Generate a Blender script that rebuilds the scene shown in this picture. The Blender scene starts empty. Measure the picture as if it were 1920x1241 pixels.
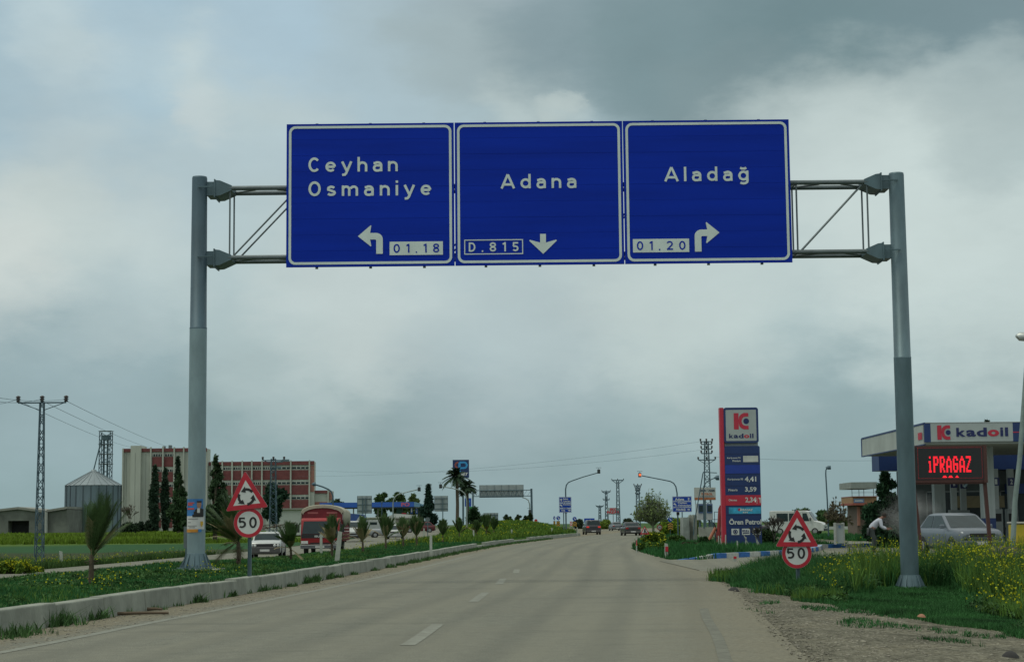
import bpy, math, random
import numpy as np
from mathutils import Vector, Matrix
random.seed(7); RNG = np.random.default_rng(7)
SC = bpy.context.scene
COL = SC.collection
PI = math.pi
# ------------------------------------------------------------------ camera
F = 3300.0; CX = 960.0; CY = 620.5
PITCH = math.atan(361.5 / F); ROLL = math.radians(0.57)
EYE = Vector((0, 0, 1.3))
_f = Vector((0, math.cos(PITCH), math.sin(PITCH)))
_u0 = Vector((0, -math.sin(PITCH), math.cos(PITCH)))
_r0 = Vector((1, 0, 0))
_r = _r0 * math.cos(ROLL) - _u0 * math.sin(ROLL)
_u = _r0 * math.sin(ROLL) + _u0 * math.cos(ROLL)
cam_d = bpy.data.cameras.new("camera"); cam = bpy.data.objects.new("camera", cam_d); COL.objects.link(cam)
cam_d.sensor_width = 36.0; cam_d.lens = 36.0 * F / 1920.0; cam_d.clip_start = 0.1; cam_d.clip_end = 9000
cam.matrix_world = Matrix(((_r.x, _u.x, -_f.x, EYE.x), (_r.y, _u.y, -_f.y, EYE.y), (_r.z, _u.z, -_f.z, EYE.z), (0, 0, 0, 1)))
SC.camera = cam
SC.view_settings.view_transform = 'Standard'; SC.view_settings.look = 'None'
SC.view_settings.exposure = 0.0; SC.view_settings.gamma = 1.0
SC.cycles.max_bounces = 5; SC.cycles.diffuse_bounces = 2; SC.cycles.glossy_bounces = 2
SC.cycles.transparent_max_bounces = 6; SC.cycles.use_denoising = True; SC.cycles.volume_bounces = 0

def ray(px, py):
    return (_f + _r * ((px - CX) / F) + _u * ((CY - py) / F))
def at(px, py, Y):
    d = ray(px, py); return EYE + d * (Y / d.y)
def gp(px, py, z=0.0):
    d = ray(px, py); return EYE + d * ((z - EYE.z) / d.z)
def lin(r, g=None, b=None):
    if g is None: r, g, b = r
    f = lambda c: (c / 255 / 12.92) if c / 255 <= 0.04045 else ((c / 255 + 0.055) / 1.055) ** 2.4
    return (f(r), f(g), f(b), 1.0)

# ------------------------------------------------------------------ world: overcast sky
SUN_EL, SUN_AZ = math.radians(66), math.radians(-115)      # azimuth from +Y towards +X
W = bpy.data.worlds.new("World"); SC.world = W; W.use_nodes = True
nt = W.node_tree; N = nt.nodes; L = nt.links; N.clear()
def nd(t, **k):
    n = N.new(t)
    for a, b in k.items(): setattr(n, a, b)
    return n
out = nd('ShaderNodeOutputWorld'); bg1 = nd('ShaderNodeBackground'); bg2 = nd('ShaderNodeBackground'); mixs = nd('ShaderNodeMixShader')
sky = nd('ShaderNodeTexSky'); sky.sky_type = 'NISHITA'; sky.sun_disc = False; sky.sun_elevation = SUN_EL; sky.sun_rotation = SUN_AZ
sky.air_density = 1.0; sky.dust_density = 2.0
L.new(sky.outputs[0], bg1.inputs[0]); bg1.inputs[1].default_value = 0.06
tc = nd('ShaderNodeTexCoord')
n1 = nd('ShaderNodeTexNoise'); n1.inputs['Scale'].default_value = 5.0; n1.inputs['Detail'].default_value = 6; n1.inputs['Roughness'].default_value = 0.55
mp = nd('ShaderNodeMapping'); mp.inputs['Scale'].default_value = (1, 1, 2.2)
L.new(tc.outputs['Generated'], mp.inputs[0]); L.new(mp.outputs[0], n1.inputs['Vector'])
sub = nd('ShaderNodeVectorMath', operation='SUBTRACT'); L.new(n1.outputs['Color'], sub.inputs[0]); sub.inputs[1].default_value = (0.5, 0.5, 0.5)
scl = nd('ShaderNodeVectorMath', operation='SCALE'); L.new(sub.outputs[0], scl.inputs[0]); scl.inputs['Scale'].default_value = 0.08
addv = nd('ShaderNodeVectorMath', operation='ADD'); L.new(tc.outputs['Generated'], addv.inputs[0]); 
nf = nd('ShaderNodeTexNoise'); nf.inputs['Scale'].default_value = 16.0; nf.inputs['Detail'].default_value = 8; nf.inputs['Roughness'].default_value = 0.6; L.new(mp.outputs[0], nf.inputs['Vector'])
subf = nd('ShaderNodeVectorMath', operation='SUBTRACT'); L.new(nf.outputs['Color'], subf.inputs[0]); subf.inputs[1].default_value = (0.5, 0.5, 0.5)
sclf = nd('ShaderNodeVectorMath', operation='SCALE'); L.new(subf.outputs[0], sclf.inputs[0]); sclf.inputs['Scale'].default_value = 0.06
add2 = nd('ShaderNodeVectorMath', operation='ADD'); L.new(scl.outputs[0], add2.inputs[0]); L.new(sclf.outputs[0], add2.inputs[1]); L.new(add2.outputs[0], addv.inputs[1])
nrm = nd('ShaderNodeVectorMath', operation='NORMALIZE'); L.new(addv.outputs[0], nrm.inputs[0])
sep = nd('ShaderNodeSeparateXYZ'); L.new(nrm.outputs[0], sep.inputs[0])
ramp = nd('ShaderNodeValToRGB'); L.new(sep.outputs['Z'], ramp.inputs[0])
cr = ramp.color_ramp
def rs(pos, c):
    e = cr.elements.new(pos); e.color = lin(c)
cr.elements[0].position = 0.0; cr.elements[0].color = lin(138, 161, 164)
cr.elements[1].position = 1.0; cr.elements[1].color = lin(236, 238, 230)
rs(0.03, (139, 163, 166)); rs(0.07, (141, 163, 166)); rs(0.11, (155, 176, 179)); rs(0.16, (172, 189, 190)); rs(0.22, (164, 185, 190)); rs(0.29, (150, 168, 174)); rs(0.38, (186, 198, 198)); rs(0.55, (225, 230, 224))
col = ramp.outputs[0]
# cloud banks: (pixel direction in the photograph, angular radius in px, colour, weight, vertical squash)
banks = [
    (300, 60, 600, (165, 189, 200), .9), (40, 50, 150, (170, 192, 200), .6), (110, 60, 130, (184, 202, 206), .8), (215, 85, 150, (187, 204, 207), .85), (330, 120, 150, (188, 204, 206), .85), (460, 160, 140, (178, 194, 196), .7), (560, 200, 120, (176, 191, 193), .6),
    (240, 0, 130, (164, 190, 203), .7), (520, 50, 190, (168, 192, 204), .85), (220, 225, 170, (162, 188, 200), .8), (100, 180, 120, (170, 190, 197), .6), (360, 225, 75, (192, 203, 203), .8), (60, 300, 150, (176, 194, 199), .7), (430, 330, 230, (182, 198, 199), .6), (160, 350, 200, (184, 199, 200), .65),
    (40, 460, 200, (196, 207, 203), .85), (230, 520, 220, (189, 202, 200), .75), (-80, 520, 200, (200, 208, 204), .7), (560, 590, 300, (178, 195, 195), .7),
    (760, 110, 200, (168, 188, 195), .7), (880, 90, 160, (158, 175, 177), .75), (1000, 210, 130, (184, 198, 196), .7), (1100, 60, 220, (131, 152, 157), .85), (1230, 150, 190, (126, 148, 152), .8),
    (1420, 60, 380, (117, 140, 144), .92), (1620, 90, 330, (110, 134, 138), .9), (1880, 20, 300, (116, 138, 143), .88), (1370, 190, 150, (125, 145, 148), .7), (1038, 205, 50, (186, 199, 196), .6), (1880, 230, 190, (164, 180, 180), .7),
    (1600, 380, 330, (196, 209, 206), .85), (1850, 480, 350, (196, 210, 207), .85), (1880, 230, 190, (164, 180, 180), .7),
    (1300, 620, 300, (174, 192, 192), .6), (1000, 700, 300, (158, 176, 180), .5), (680, 545, 240, (192, 204, 202), .75), (1000, 560, 260, (189, 202, 200), .7), (1280, 560, 240, (192, 205, 202), .7), (940, 640, 260, (166, 184, 188), .5), (150, 700, 260, (150, 172, 178), .5),
]
for px, py, rad, c, w in banks:
    d = ray(px, py).normalized()
    dp = nd('ShaderNodeVectorMath', operation='DOT_PRODUCT'); L.new(nrm.outputs[0], dp.inputs[0]); dp.inputs[1].default_value = d
    mr = nd('ShaderNodeMapRange', interpolation_type='SMOOTHSTEP'); L.new(dp.outputs['Value'], mr.inputs['Value'])
    mr.inputs['From Min'].default_value = math.cos(rad / F); mr.inputs['From Max'].default_value = 1.0
    mr.inputs['To Min'].default_value = 0.0; mr.inputs['To Max'].default_value = w
    mx = nd('ShaderNodeMix', data_type='RGBA'); L.new(mr.outputs[0], mx.inputs['Factor']); L.new(col, mx.inputs['A']); mx.inputs['B'].default_value = lin(c)
    col = mx.outputs['Result']
mrb = nd('ShaderNodeMapRange', interpolation_type='SMOOTHSTEP'); L.new(sep.outputs['Y'], mrb.inputs['Value'])      # brighter cloud cover behind the camera
mrb.inputs['From Min'].default_value = 0.55; mrb.inputs['From Max'].default_value = -0.5; mrb.inputs['To Min'].default_value = 0.0; mrb.inputs['To Max'].default_value = 0.45
mxb = nd('ShaderNodeMix', data_type='RGBA'); L.new(mrb.outputs[0], mxb.inputs['Factor']); L.new(col, mxb.inputs['A']); mxb.inputs['B'].default_value = lin(205, 212, 206)
col = mxb.outputs['Result']
n2 = nd('ShaderNodeTexNoise'); n2.inputs['Scale'].default_value = 7.0; n2.inputs['Detail'].default_value = 9; n2.inputs['Roughness'].default_value = 0.6
mp2 = nd('ShaderNodeMapping'); mp2.inputs['Scale'].default_value = (1, 1, 2.0); mp2.inputs['Location'].default_value = (3, 1, 2)
L.new(tc.outputs['Generated'], mp2.inputs[0]); L.new(mp2.outputs[0], n2.inputs['Vector'])
mrn = nd('ShaderNodeMapRange'); L.new(n2.outputs['Fac'], mrn.inputs['Value'])
mrn.inputs['From Min'].default_value = 0.3; mrn.inputs['From Max'].default_value = 0.7; mrn.inputs['To Min'].default_value = 0.925; mrn.inputs['To Max'].default_value = 1.065
mul = nd('ShaderNodeVectorMath', operation='SCALE'); L.new(col, mul.inputs[0]); L.new(mrn.outputs[0], mul.inputs['Scale'])
L.new(mul.outputs[0], bg2.inputs[0]); bg2.inputs[1].default_value = 1.10
mixs.inputs[0].default_value = 0.93
L.new(bg1.outputs[0], mixs.inputs[1]); L.new(bg2.outputs[0], mixs.inputs[2]); L.new(mixs.outputs[0], out.inputs[0])
sun_d = bpy.data.lights.new("sun", 'SUN'); sun = bpy.data.objects.new("sun", sun_d); COL.objects.link(sun)
sun_d.energy = 1.15; sun_d.angle = math.radians(14); sun_d.color = (1.0, 0.97, 0.80)
sd = Vector((math.sin(SUN_AZ) * math.cos(SUN_EL), math.cos(SUN_AZ) * math.cos(SUN_EL), math.sin(SUN_EL)))
sun.rotation_euler = sd.to_track_quat('Z', 'Y').to_euler()

# ------------------------------------------------------------------ materials
MATS = {}
def mat(name, c, rough=0.7, metal=0.0, var=0.12, scale=3.0, bump=0.0, bscale=None, emit=None, estr=1.0, var2=None, stretch=(1, 1, 1), spec=0.5):
    """procedural material: base colour broken up by fine and coarse noise"""
    if name in MATS: return MATS[name]
    m = bpy.data.materials.new(name); m.use_nodes = True; t = m.node_tree; ns = t.nodes; ls = t.links
    b = ns['Principled BSDF']; b.inputs['Roughness'].default_value = rough; b.inputs['Metallic'].default_value = metal
    b.inputs['Specular IOR Level'].default_value = spec
    if len(c) == 3: c = (*c, 1)
    tcn = ns.new('ShaderNodeTexCoord'); mpn = ns.new('ShaderNodeMapping'); mpn.inputs['Scale'].default_value = stretch
    ls.new(tcn.outputs['Object'], mpn.inputs[0])
    nz = ns.new('ShaderNodeTexNoise'); nz.inputs['Scale'].default_value = scale; nz.inputs['Detail'].default_value = 6; nz.inputs['Roughness'].default_value = 0.6
    ls.new(mpn.outputs[0], nz.inputs['Vector'])
    mx = ns.new('ShaderNodeMix'); mx.data_type = 'RGBA'
    mr = ns.new('ShaderNodeMapRange'); mr.inputs['From Min'].default_value = .3; mr.inputs['From Max'].default_value = .7; ls.new(nz.outputs['Fac'], mr.inputs['Value'])
    ls.new(mr.outputs[0], mx.inputs['Factor'])
    mx.inputs['A'].default_value = tuple(v * (1 - var) for v in c[:3]) + (1,)
    mx.inputs['B'].default_value = (tuple(min(1, v * (1 + var)) for v in c[:3]) if var2 is None else tuple(var2[:3])) + (1,)
    ls.new(mx.outputs['Result'], b.inputs['Base Color'])
    if bump:
        nb = ns.new('ShaderNodeTexNoise'); nb.inputs['Scale'].default_value = bscale or scale * 8; nb.inputs['Detail'].default_value = 3
        ls.new(mpn.outputs[0], nb.inputs['Vector'])
        bm = ns.new('ShaderNodeBump'); bm.inputs['Strength'].default_value = bump; bm.inputs['Distance'].default_value = 0.02
        ls.new(nb.outputs['Fac'], bm.inputs['Height']); ls.new(bm.outputs[0], b.inputs['Normal'])
    if emit:
        b.inputs['Emission Color'].default_value = (*emit[:3], 1); b.inputs['Emission Strength'].default_value = estr
    MATS[name] = m
    return m
M = dict(
    galv=lambda: mat('galvanised_steel', (.095, .15, .175), .5, .35, .22, 2.5, .1, stretch=(1, 1, .35)),
    galv_dark=lambda: mat('weathered_steel', (.060, .105, .135), .55, .3, .22, 2.0, .1, stretch=(1, 1, .35)),
    steel=lambda: mat('grey_steel', (.13, .16, .17), .5, .4, .15, 4),
    blue=lambda: mat('sign_blue', (.0015, .026, .36), .6, 0, .14, .9, stretch=(.25, 1, 3), spec=.12),
    white=lambda: mat('sign_white', (.58, .67, .65), .5, 0, .08, 3),
    white_ref=lambda: mat('reflective_white', (.55, .58, .57), .45, 0, .05, 6),
    red_ref=lambda: mat('reflective_red', (.42, .012, .03), .4, 0, .12, 6),
    black=lambda: mat('black_vinyl', (.012, .012, .014), .5, 0, .1, 5),
    rubber=lambda: mat('rubber', (.015, .015, .016), .8, 0, .2, 9),
    dark=lambda: mat('dark_void', (.02, .022, .024), .8, 0, .2, 1),
    glass=lambda: mat('tinted_glass', (.02, .035, .04), .2, 0, .2, 2, spec=.25),
    concrete=lambda: mat('concrete', (.30, .31, .28), .9, 0, .22, 1.6, .5, 20),
    chrome=lambda: mat('chrome', (.5, .5, .5), .2, .9, .05, 4),
    wood=lambda: mat('bark', (.09, .075, .055), .9, 0, .35, 8, .4),
    brick=lambda: mat('brick_red', (.155, .048, .048), .85, 0, .2, .8),
    render=lambda: mat('pale_render', (.40, .43, .38), .9, 0, .16, .25, .2, 3, stretch=(1, 1, .3)),
)
def m(k): return M[k]()

# ------------------------------------------------------------------ mesh helpers
class MB:
    def __init__(s): s.v = []; s.f = []; s.mi = []; s.cur = 0; s.sm = []
    def add(s, vs, fs, smooth=False):
        o = len(s.v); s.v += [tuple(v) for v in vs]; s.f += [tuple(i + o for i in f) for f in fs]; s.mi += [s.cur] * len(fs); s.sm += [smooth] * len(fs)
        return s
    def box(s, x0, x1, y0, y1, z0, z1):
        if x0 > x1: x0, x1 = x1, x0
        if y0 > y1: y0, y1 = y1, y0
        if z0 > z1: z0, z1 = z1, z0
        return s.add([(x0, y0, z0), (x1, y0, z0), (x1, y1, z0), (x0, y1, z0), (x0, y0, z1), (x1, y0, z1), (x1, y1, z1), (x0, y1, z1)],
              [(0, 3, 2, 1), (4, 5, 6, 7), (0, 1, 5, 4), (1, 2, 6, 5), (2, 3, 7, 6), (3, 0, 4, 7)])
    def tube(s, a, b, r0, r1=None, n=8, cap=True):
        a = Vector(a); b = Vector(b); r1 = r0 if r1 is None else r1
        d = (b - a); 
        if d.length < 1e-6: return s
        d.normalize(); x = d.orthogonal().normalized(); y = d.cross(x)
        vs = []
        for p, r in ((a, r0), (b, r1)):
            for i in range(n):
                t = 2 * PI * i / n; vs.append(p + (x * math.cos(t) + y * math.sin(t)) * r)
        fs = [(i, (i + 1) % n, n + (i + 1) % n, n + i) for i in range(n)]
        s.add(vs, fs, n > 4)
        if cap: s.add(vs, [tuple(range(n - 1, -1, -1)), tuple(range(n, 2 * n))])
        return s
    def path(s, pts, r, n=6, r1=None):
        pts = [Vector(p) for p in pts]; k = len(pts); vs = []; r1 = r if r1 is None else r1
        x = None
        for j, p in enumerate(pts):
            d = (pts[min(j + 1, k - 1)] - pts[max(j - 1, 0)]).normalized()
            x = d.orthogonal().normalized() if x is None else (x - d * x.dot(d)).normalized()
            y = d.cross(x); rr = r + (r1 - r) * j / (k - 1)
            for i in range(n):
                t = 2 * PI * i / n; vs.append(p + (x * math.cos(t) + y * math.sin(t)) * rr)
        fs = [(j * n + i, j * n + (i + 1) % n, (j + 1) * n + (i + 1) % n, (j + 1) * n + i) for j in range(k - 1) for i in range(n)]
        s.add(vs, fs, True); s.add(vs, [tuple(range(n - 1, -1, -1)), tuple(range((k - 1) * n, k * n))]); return s
    def lathe(s, prof, n=16, c=(0, 0, 0), axis='z'):
        vs = []
        for r, z in prof:
            for i in range(n):
                t = 2 * PI * i / n
                p = (r * math.cos(t), r * math.sin(t), z)
                if axis == 'y': p = (p[0], p[2], p[1])
                if axis == 'x': p = (p[2], p[0], p[1])
                vs.append((p[0] + c[0], p[1] + c[1], p[2] + c[2]))
        k = len(prof)
        s.add(vs, [(j * n + i, j * n + (i + 1) % n, (j + 1) * n + (i + 1) % n, (j + 1) * n + i) for j in range(k - 1) for i in range(n)], True)
        s.add(vs, [tuple(range(n - 1, -1, -1)), tuple(range((k - 1) * n, k * n))]); return s
    def prism(s, poly, y0, y1):
        """polygon in x,z extruded along y"""
        n = len(poly); vs = [(p[0], y0, p[1]) for p in poly] + [(p[0], y1, p[1]) for p in poly]
        return s.add(vs, [tuple(range(n)), tuple(range(2 * n - 1, n - 1, -1))] + [(i, i + n, (i + 1) % n + n, (i + 1) % n) for i in range(n)])
    def prismx(s, poly, x0, x1):
        """polygon in y,z extruded along x"""
        n = len(poly); vs = [(x0, p[0], p[1]) for p in poly] + [(x1, p[0], p[1]) for p in poly]
        return s.add(vs, [tuple(range(n - 1, -1, -1)), tuple(range(n, 2 * n))] + [(i, (i + 1) % n, (i + 1) % n + n, i + n) for i in range(n)])
    def flat(s, poly, y):
        return s.add([(p[0], y, p[1]) for p in poly], [tuple(range(len(poly)))])
    def loft(s, rings, caps=True, smooth=True):
        n = len(rings[0]); vs = [p for r in rings for p in r]
        s.add(vs, [(j * n + i, j * n + (i + 1) % n, (j + 1) * n + (i + 1) % n, (j + 1) * n + i) for j in range(len(rings) - 1) for i in range(n)], smooth)
        if caps: s.add(vs, [tuple(range(n - 1, -1, -1)), tuple(range((len(rings) - 1) * n, len(rings) * n))])
        return s
    def build(s, name, mats, parent=None, loc=None, rz=0, bevel=0, **tags):
        me = bpy.data.meshes.new(name); me.from_pydata(s.v, [], s.f)
        mats = mats if isinstance(mats, (list, tuple)) else [mats]
        for q in mats: me.materials.append(m(q) if isinstance(q, str) else q)
        me.polygons.foreach_set('material_index', s.mi); me.polygons.foreach_set('use_smooth', s.sm); me.update()
        o = bpy.data.objects.new(name, me); COL.objects.link(o)
        if parent: o.parent = parent
        if loc is not None: o.location = loc
        if rz: o.rotation_euler = (0, 0, rz)
        if bevel:
            b = o.modifiers.new('bevel', 'BEVEL'); b.width = bevel; b.segments = 2; b.limit_method = 'ANGLE'; b.angle_limit = math.radians(35)
        for k, v in tags.items(): o[k] = v
        return o
def thing(name, label, cat, loc, rz=0, group=None):
    o = bpy.data.objects.new(name, None); COL.objects.link(o); o.empty_display_size = 0.2
    o.location = loc; o.rotation_euler = (0, 0, rz); o['label'] = label; o['category'] = cat
    if group: o['group'] = group
    return o
def copy_tree(o, parent=None):
    c = o.copy(); COL.objects.link(c)
    if parent: c.parent = parent
    for ch in list(o.children): copy_tree(ch, c)
    return c
def rrect(x0, z0, x1, z1, r, n=5):
    pts = []
    for cx, cz, a in ((x1 - r, z0 + r, -90), (x1 - r, z1 - r, 0), (x0 + r, z1 - r, 90), (x0 + r, z0 + r, 180)):
        for i in range(n + 1):
            t = math.radians(a + 90 * i / n); pts.append((cx + r * math.cos(t), cz + r * math.sin(t)))
    return pts
def ringmesh(mb, outer, inner, y):
    n = len(outer); mb.add([(p[0], y, p[1]) for p in outer] + [(p[0], y, p[1]) for p in inner], [(i, (i + 1) % n, n + (i + 1) % n, n + i) for i in range(n)])
def circ(cx, cz, r, n=32): return [(cx + r * math.cos(2 * PI * i / n), cz + r * math.sin(2 * PI * i / n)) for i in range(n)]

# built-in font text fitted to a rectangle on a plane facing -y
def text(name, s, rect, y, mt, parent, bold=0.0, shear=0.0, ext=0.0, keep=False):
    cu = bpy.data.curves.new('t', 'FONT'); cu.body = s; cu.size = 1; cu.offset = bold; cu.shear = shear; cu.resolution_u = 3; cu.extrude = 0.0
    ob = bpy.data.objects.new('t', cu); COL.objects.link(ob)
    dg = bpy.context.evaluated_depsgraph_get(); me = bpy.data.meshes.new_from_object(ob.evaluated_get(dg))
    bpy.data.objects.remove(ob); 
    n = len(me.vertices); co = np.zeros(n * 3); me.vertices.foreach_get('co', co); co = co.reshape(-1, 3)
    lo = co.min(0); hi = co.max(0); x0, z0, x1, z1 = rect
    sx = (x1 - x0) / (hi[0] - lo[0]); sz = (z1 - z0) / (hi[1] - lo[1])
    new = np.stack([x0 + (co[:, 0] - lo[0]) * sx, np.full(n, y), z0 + (co[:, 1] - lo[1]) * sz], 1)
    me.vertices.foreach_set('co', new.ravel()); me.materials.clear(); me.materials.append(m(mt) if isinstance(mt, str) else mt)
    o = bpy.data.objects.new(name, me); COL.objects.link(o); o.parent = parent
    if ext:
        sol = o.modifiers.new('s', 'SOLIDIFY'); sol.thickness = ext
    return o

def smudge(name, s, rect, y, mt, parent, *_a):
    """lettering too small to read in the photograph: a broken line of word-shaped bars"""
    x0, z0, x1, z1 = rect; h_ = z1 - z0; q = MB(); w = (x1 - x0) / max(2, len(s)); rr = random.Random(len(s))
    for i in range(max(2, len(s))): q.add([(x0 + i * w, y, z0 + h_ * .1), (x0 + (i + .72) * w, y, z0 + h_ * .1), (x0 + (i + .72) * w, y, z1 - h_ * rr.uniform(.05, .4)), (x0 + i * w, y, z1 - h_ * rr.uniform(.05, .4))], [(0, 1, 2, 3)])
    return q.build(name, mt, parent)

# monoline road-sign lettering -------------------------------------------------
def arc(cx, cy, rx, ry, a0, a1, n=14):
    return [(cx + rx * math.cos(math.radians(a0 + (a1 - a0) * i / n)), cy + ry * math.sin(math.radians(a0 + (a1 - a0) * i / n))) for i in range(n + 1)]
SW = 0.163
h = SW / 2
XH = 0.70
def gl():
    G = {}
    c = 0.5 - h; x = XH / 2; xr = XH / 2 - h
    G['C'] = (.72, [arc(.37, .5, .37 - h, c, 42, 318, 22)])
    G['O'] = (.76, [arc(.38, .5, .38 - h, c, 0, 360, 28)])
    G['0'] = (.66, [arc(.33, .5, .33 - h, c, 0, 360, 28)])
    G['e'] = (.66, [[(h + .02, x)] + [(.66 - h, x)], arc(.33, x, .33 - h, xr, 0, 318, 22)])
    G['y'] = (.66, [[(.05, XH), (.33, .06)], [(.61, XH), (.30, -.10), (.22, -.20), (.05, -.22)]])
    G['h'] = (.62, [[(h, 1), (h, 0)], [(h, .38)] + arc(.31, XH - .31, .31 - h, .31 - h, 165, 0, 12) + [(.62 - h, 0)]])
    G['n'] = (.62, [[(h, XH), (h, 0)], [(h, .38)] + arc(.31, XH - .31, .31 - h, .31 - h, 165, 0, 12) + [(.62 - h, 0)]])
    ar = [(h, .36)] + arc(.27, XH - .27, .27 - h, .27 - h, 165, 0, 10) + [(.54 - h, 0)]
    G['m'] = (1.0, [[(h, XH), (h, 0)], ar, [(a + .46, b) for a, b in ar[1:]]])
    G['a'] = (.60, [[(.05, .56)] + arc(.30, XH - .27, .30 - h, .27 - h, 130, 0, 10) + [(.60 - h, 0)],
                    [(.60 - h, .41), (.24, .41)] + arc(.24, .235, .24 - h, .175, 90, 270, 10) + [(.36, .06), (.60 - h, .14)]])
    G['s'] = (.56, [arc(.28, XH - h - .14, .28 - h - .01, .14, 25, 180, 8)[:-1] + [(.1, .43), (.28, .36), (.46, .28)] + arc(.28, h + .14, .28 - h + .01, .14, 0, -155, 8)])
    G['i'] = (SW, [[(h, XH), (h, 0)], [(h, 1.0), (h, .85)]])
    G['l'] = (SW, [[(h, 1), (h, 0)]])
    G['A'] = (.88, [[(.05, 0), (.44, 1.0 - .02)], [(.83, 0), (.44, 1.0 - .02)], [(.18, .28), (.70, .28)]])
    G['d'] = (.66, [[(.66 - h, 1), (.66 - h, 0)], arc(.33, x, .33 - h, xr, 0, 360, 24)])
    G['g'] = (.66, [[(.66 - h, XH), (.66 - h, .0)] + arc(.33, -.02, .33 - h, .17, 0, -140, 10), arc(.33, x, .33 - h, xr, 0, 360, 24), [(.14, .90), (.24, .84), (.42, .84), (.52, .90)]])
    G['1'] = (.34, [[(.34 - h, 0), (.34 - h, 1)], [(.03, .78), (.34 - h - .02, .93)]])
    G['2'] = (.66, [arc(.33, 1 - .32, .33 - h, .32 - h, 160, -30, 12) + [(.12, h)], [(.05, h), (.66, h)]])
    G['8'] = (.64, [arc(.32, .74, .24 - .01, .26 - h, 0, 360, 20), arc(.32, .28, .32 - h, .28 - h, 0, 360, 22)])
    G['5'] = (.62, [[(.58, 1 - h), (.14, 1 - h), (.11, .55)], [(.10, .52)] + arc(.30, .32, .31 - h, .32 - h, 118, -150, 16)])
    G['D'] = (.66, [[(h, 0), (h, 1)], [(0.02, 1 - h), (.26, 1 - h)] + arc(.28, .5, .38 - h, .5 - h, 88, -88, 16) + [(.26, h), (.02, h)]])
    G['.'] = (.16, [[(.0, .05), (.15, .05)]])
    return {q: ((w if q in 'il.' else w * 1.1), [[(a * (1 if q in 'il.' else 1.1), b) for a, b in st] for st in ss]) for q, (w, ss) in G.items()}
GL = gl()
def ribbon(mb, pts, w, tf, y):
    P = [np.array(p, float) for p in pts]; n = len(P); Lf = []; Rt = []
    closed = np.linalg.norm(P[0] - P[-1]) < 1e-6
    for i in range(n):
        if closed: a = P[(i - 1) % (n - 1)]; b = P[(i + 1) % (n - 1)] if i < n - 1 else P[1]
        else: a = P[max(i - 1, 0)]; b = P[min(i + 1, n - 1)]
        d1 = P[i] - a; d2 = b - P[i]
        n1_ = np.linalg.norm(d1); n2_ = np.linalg.norm(d2)
        d1 = d1 / n1_ if n1_ > 1e-9 else d2 / n2_; d2 = d2 / n2_ if n2_ > 1e-9 else d1
        t = d1 + d2; t /= np.linalg.norm(t); nn = np.array([-t[1], t[0]]); k = 1 / max(.6, float(np.dot(t, d1)))
        Lf.append(P[i] + nn * w / 2 * k); Rt.append(P[i] - nn * w / 2 * k)
    for i in range(n - 1):
        q = [tf(Lf[i]), tf(Rt[i]), tf(Rt[i + 1]), tf(Lf[i + 1])]
        mb.add([(a, y, b) for a, b in q], [(0, 1, 2, 3)])
def sign_text(mb, s, x0, x1, z0, cap, y, w=SW):
    ws = [GL[ch][0] if ch != ' ' else .3 for ch in s]
    gap = ((x1 - x0) / cap - sum(ws)) / max(1, len(s) - 1); cx = x0
    for ch, wd in zip(s, ws):
        if ch != ' ':
            for k, st in enumerate(GL[ch][1]):
                ribbon(mb, st, w, lambda p: (cx + p[0] * cap, z0 + p[1] * cap), y - 0.0006 * k)
        cx += (wd + gap) * cap
def stroke_text_width(s): return sum(GL[c][0] for c in s)

# ------------------------------------------------------------------ terrain
def crv(xs, ys):
    xs = np.array(xs, float); ys = np.array(ys, float)
    dx = np.diff(xs); sl = np.diff(ys) / dx; mt_ = np.concatenate([[sl[0]], (sl[1:] + sl[:-1]) / 2, [sl[-1]]])
    def f(Y):
        Y = np.asarray(Y, float); i = np.clip(np.searchsorted(xs, Y) - 1, 0, len(xs) - 2)
        t = np.clip((Y - xs[i]) / dx[i], 0, None); t1 = np.clip(t, 0, 1)
        v = (2 * t1**3 - 3 * t1**2 + 1) * ys[i] + (t1**3 - 2 * t1**2 + t1) * dx[i] * mt_[i] + (-2 * t1**3 + 3 * t1**2) * ys[i + 1] + (t1**3 - t1**2) * dx[i] * mt_[i + 1]
        return v + (t - t1) * dx[i] * mt_[-1]
    return f
K = crv([-30, 10, 21.6, 38.3, 52, 81, 110, 137, 186, 250, 400, 900], [-10.9, -7.35, -6.35, -4.95, -4.1, -2.6, -.8, 1.66, 7.0, 15, 36, 110])
KM = crv([-30, 10, 21.6, 38.3, 52, 81, 110, 137, 180, 187, 196, 215, 260, 300, 330, 900], [-10.9, -7.35, -6.35, -4.95, -4.1, -2.6, -.8, 1.66, 6.3, 7.0, 6.4, 5, 4, 0, -8, -20])
KL = crv([-30, 10, 52, 97, 140, 180, 250, 330, 900], [-18.2, -14.8, -11.6, -9.7, -8.8, -8.2, -9, -12, -30])
RE = crv([55, 61, 68, 75, 86, 95, 110, 141, 190], [5.2, 5.35, 5.4, 5.5, 5.75, 6.3, 7.6, 10.4, 16.6])
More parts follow.
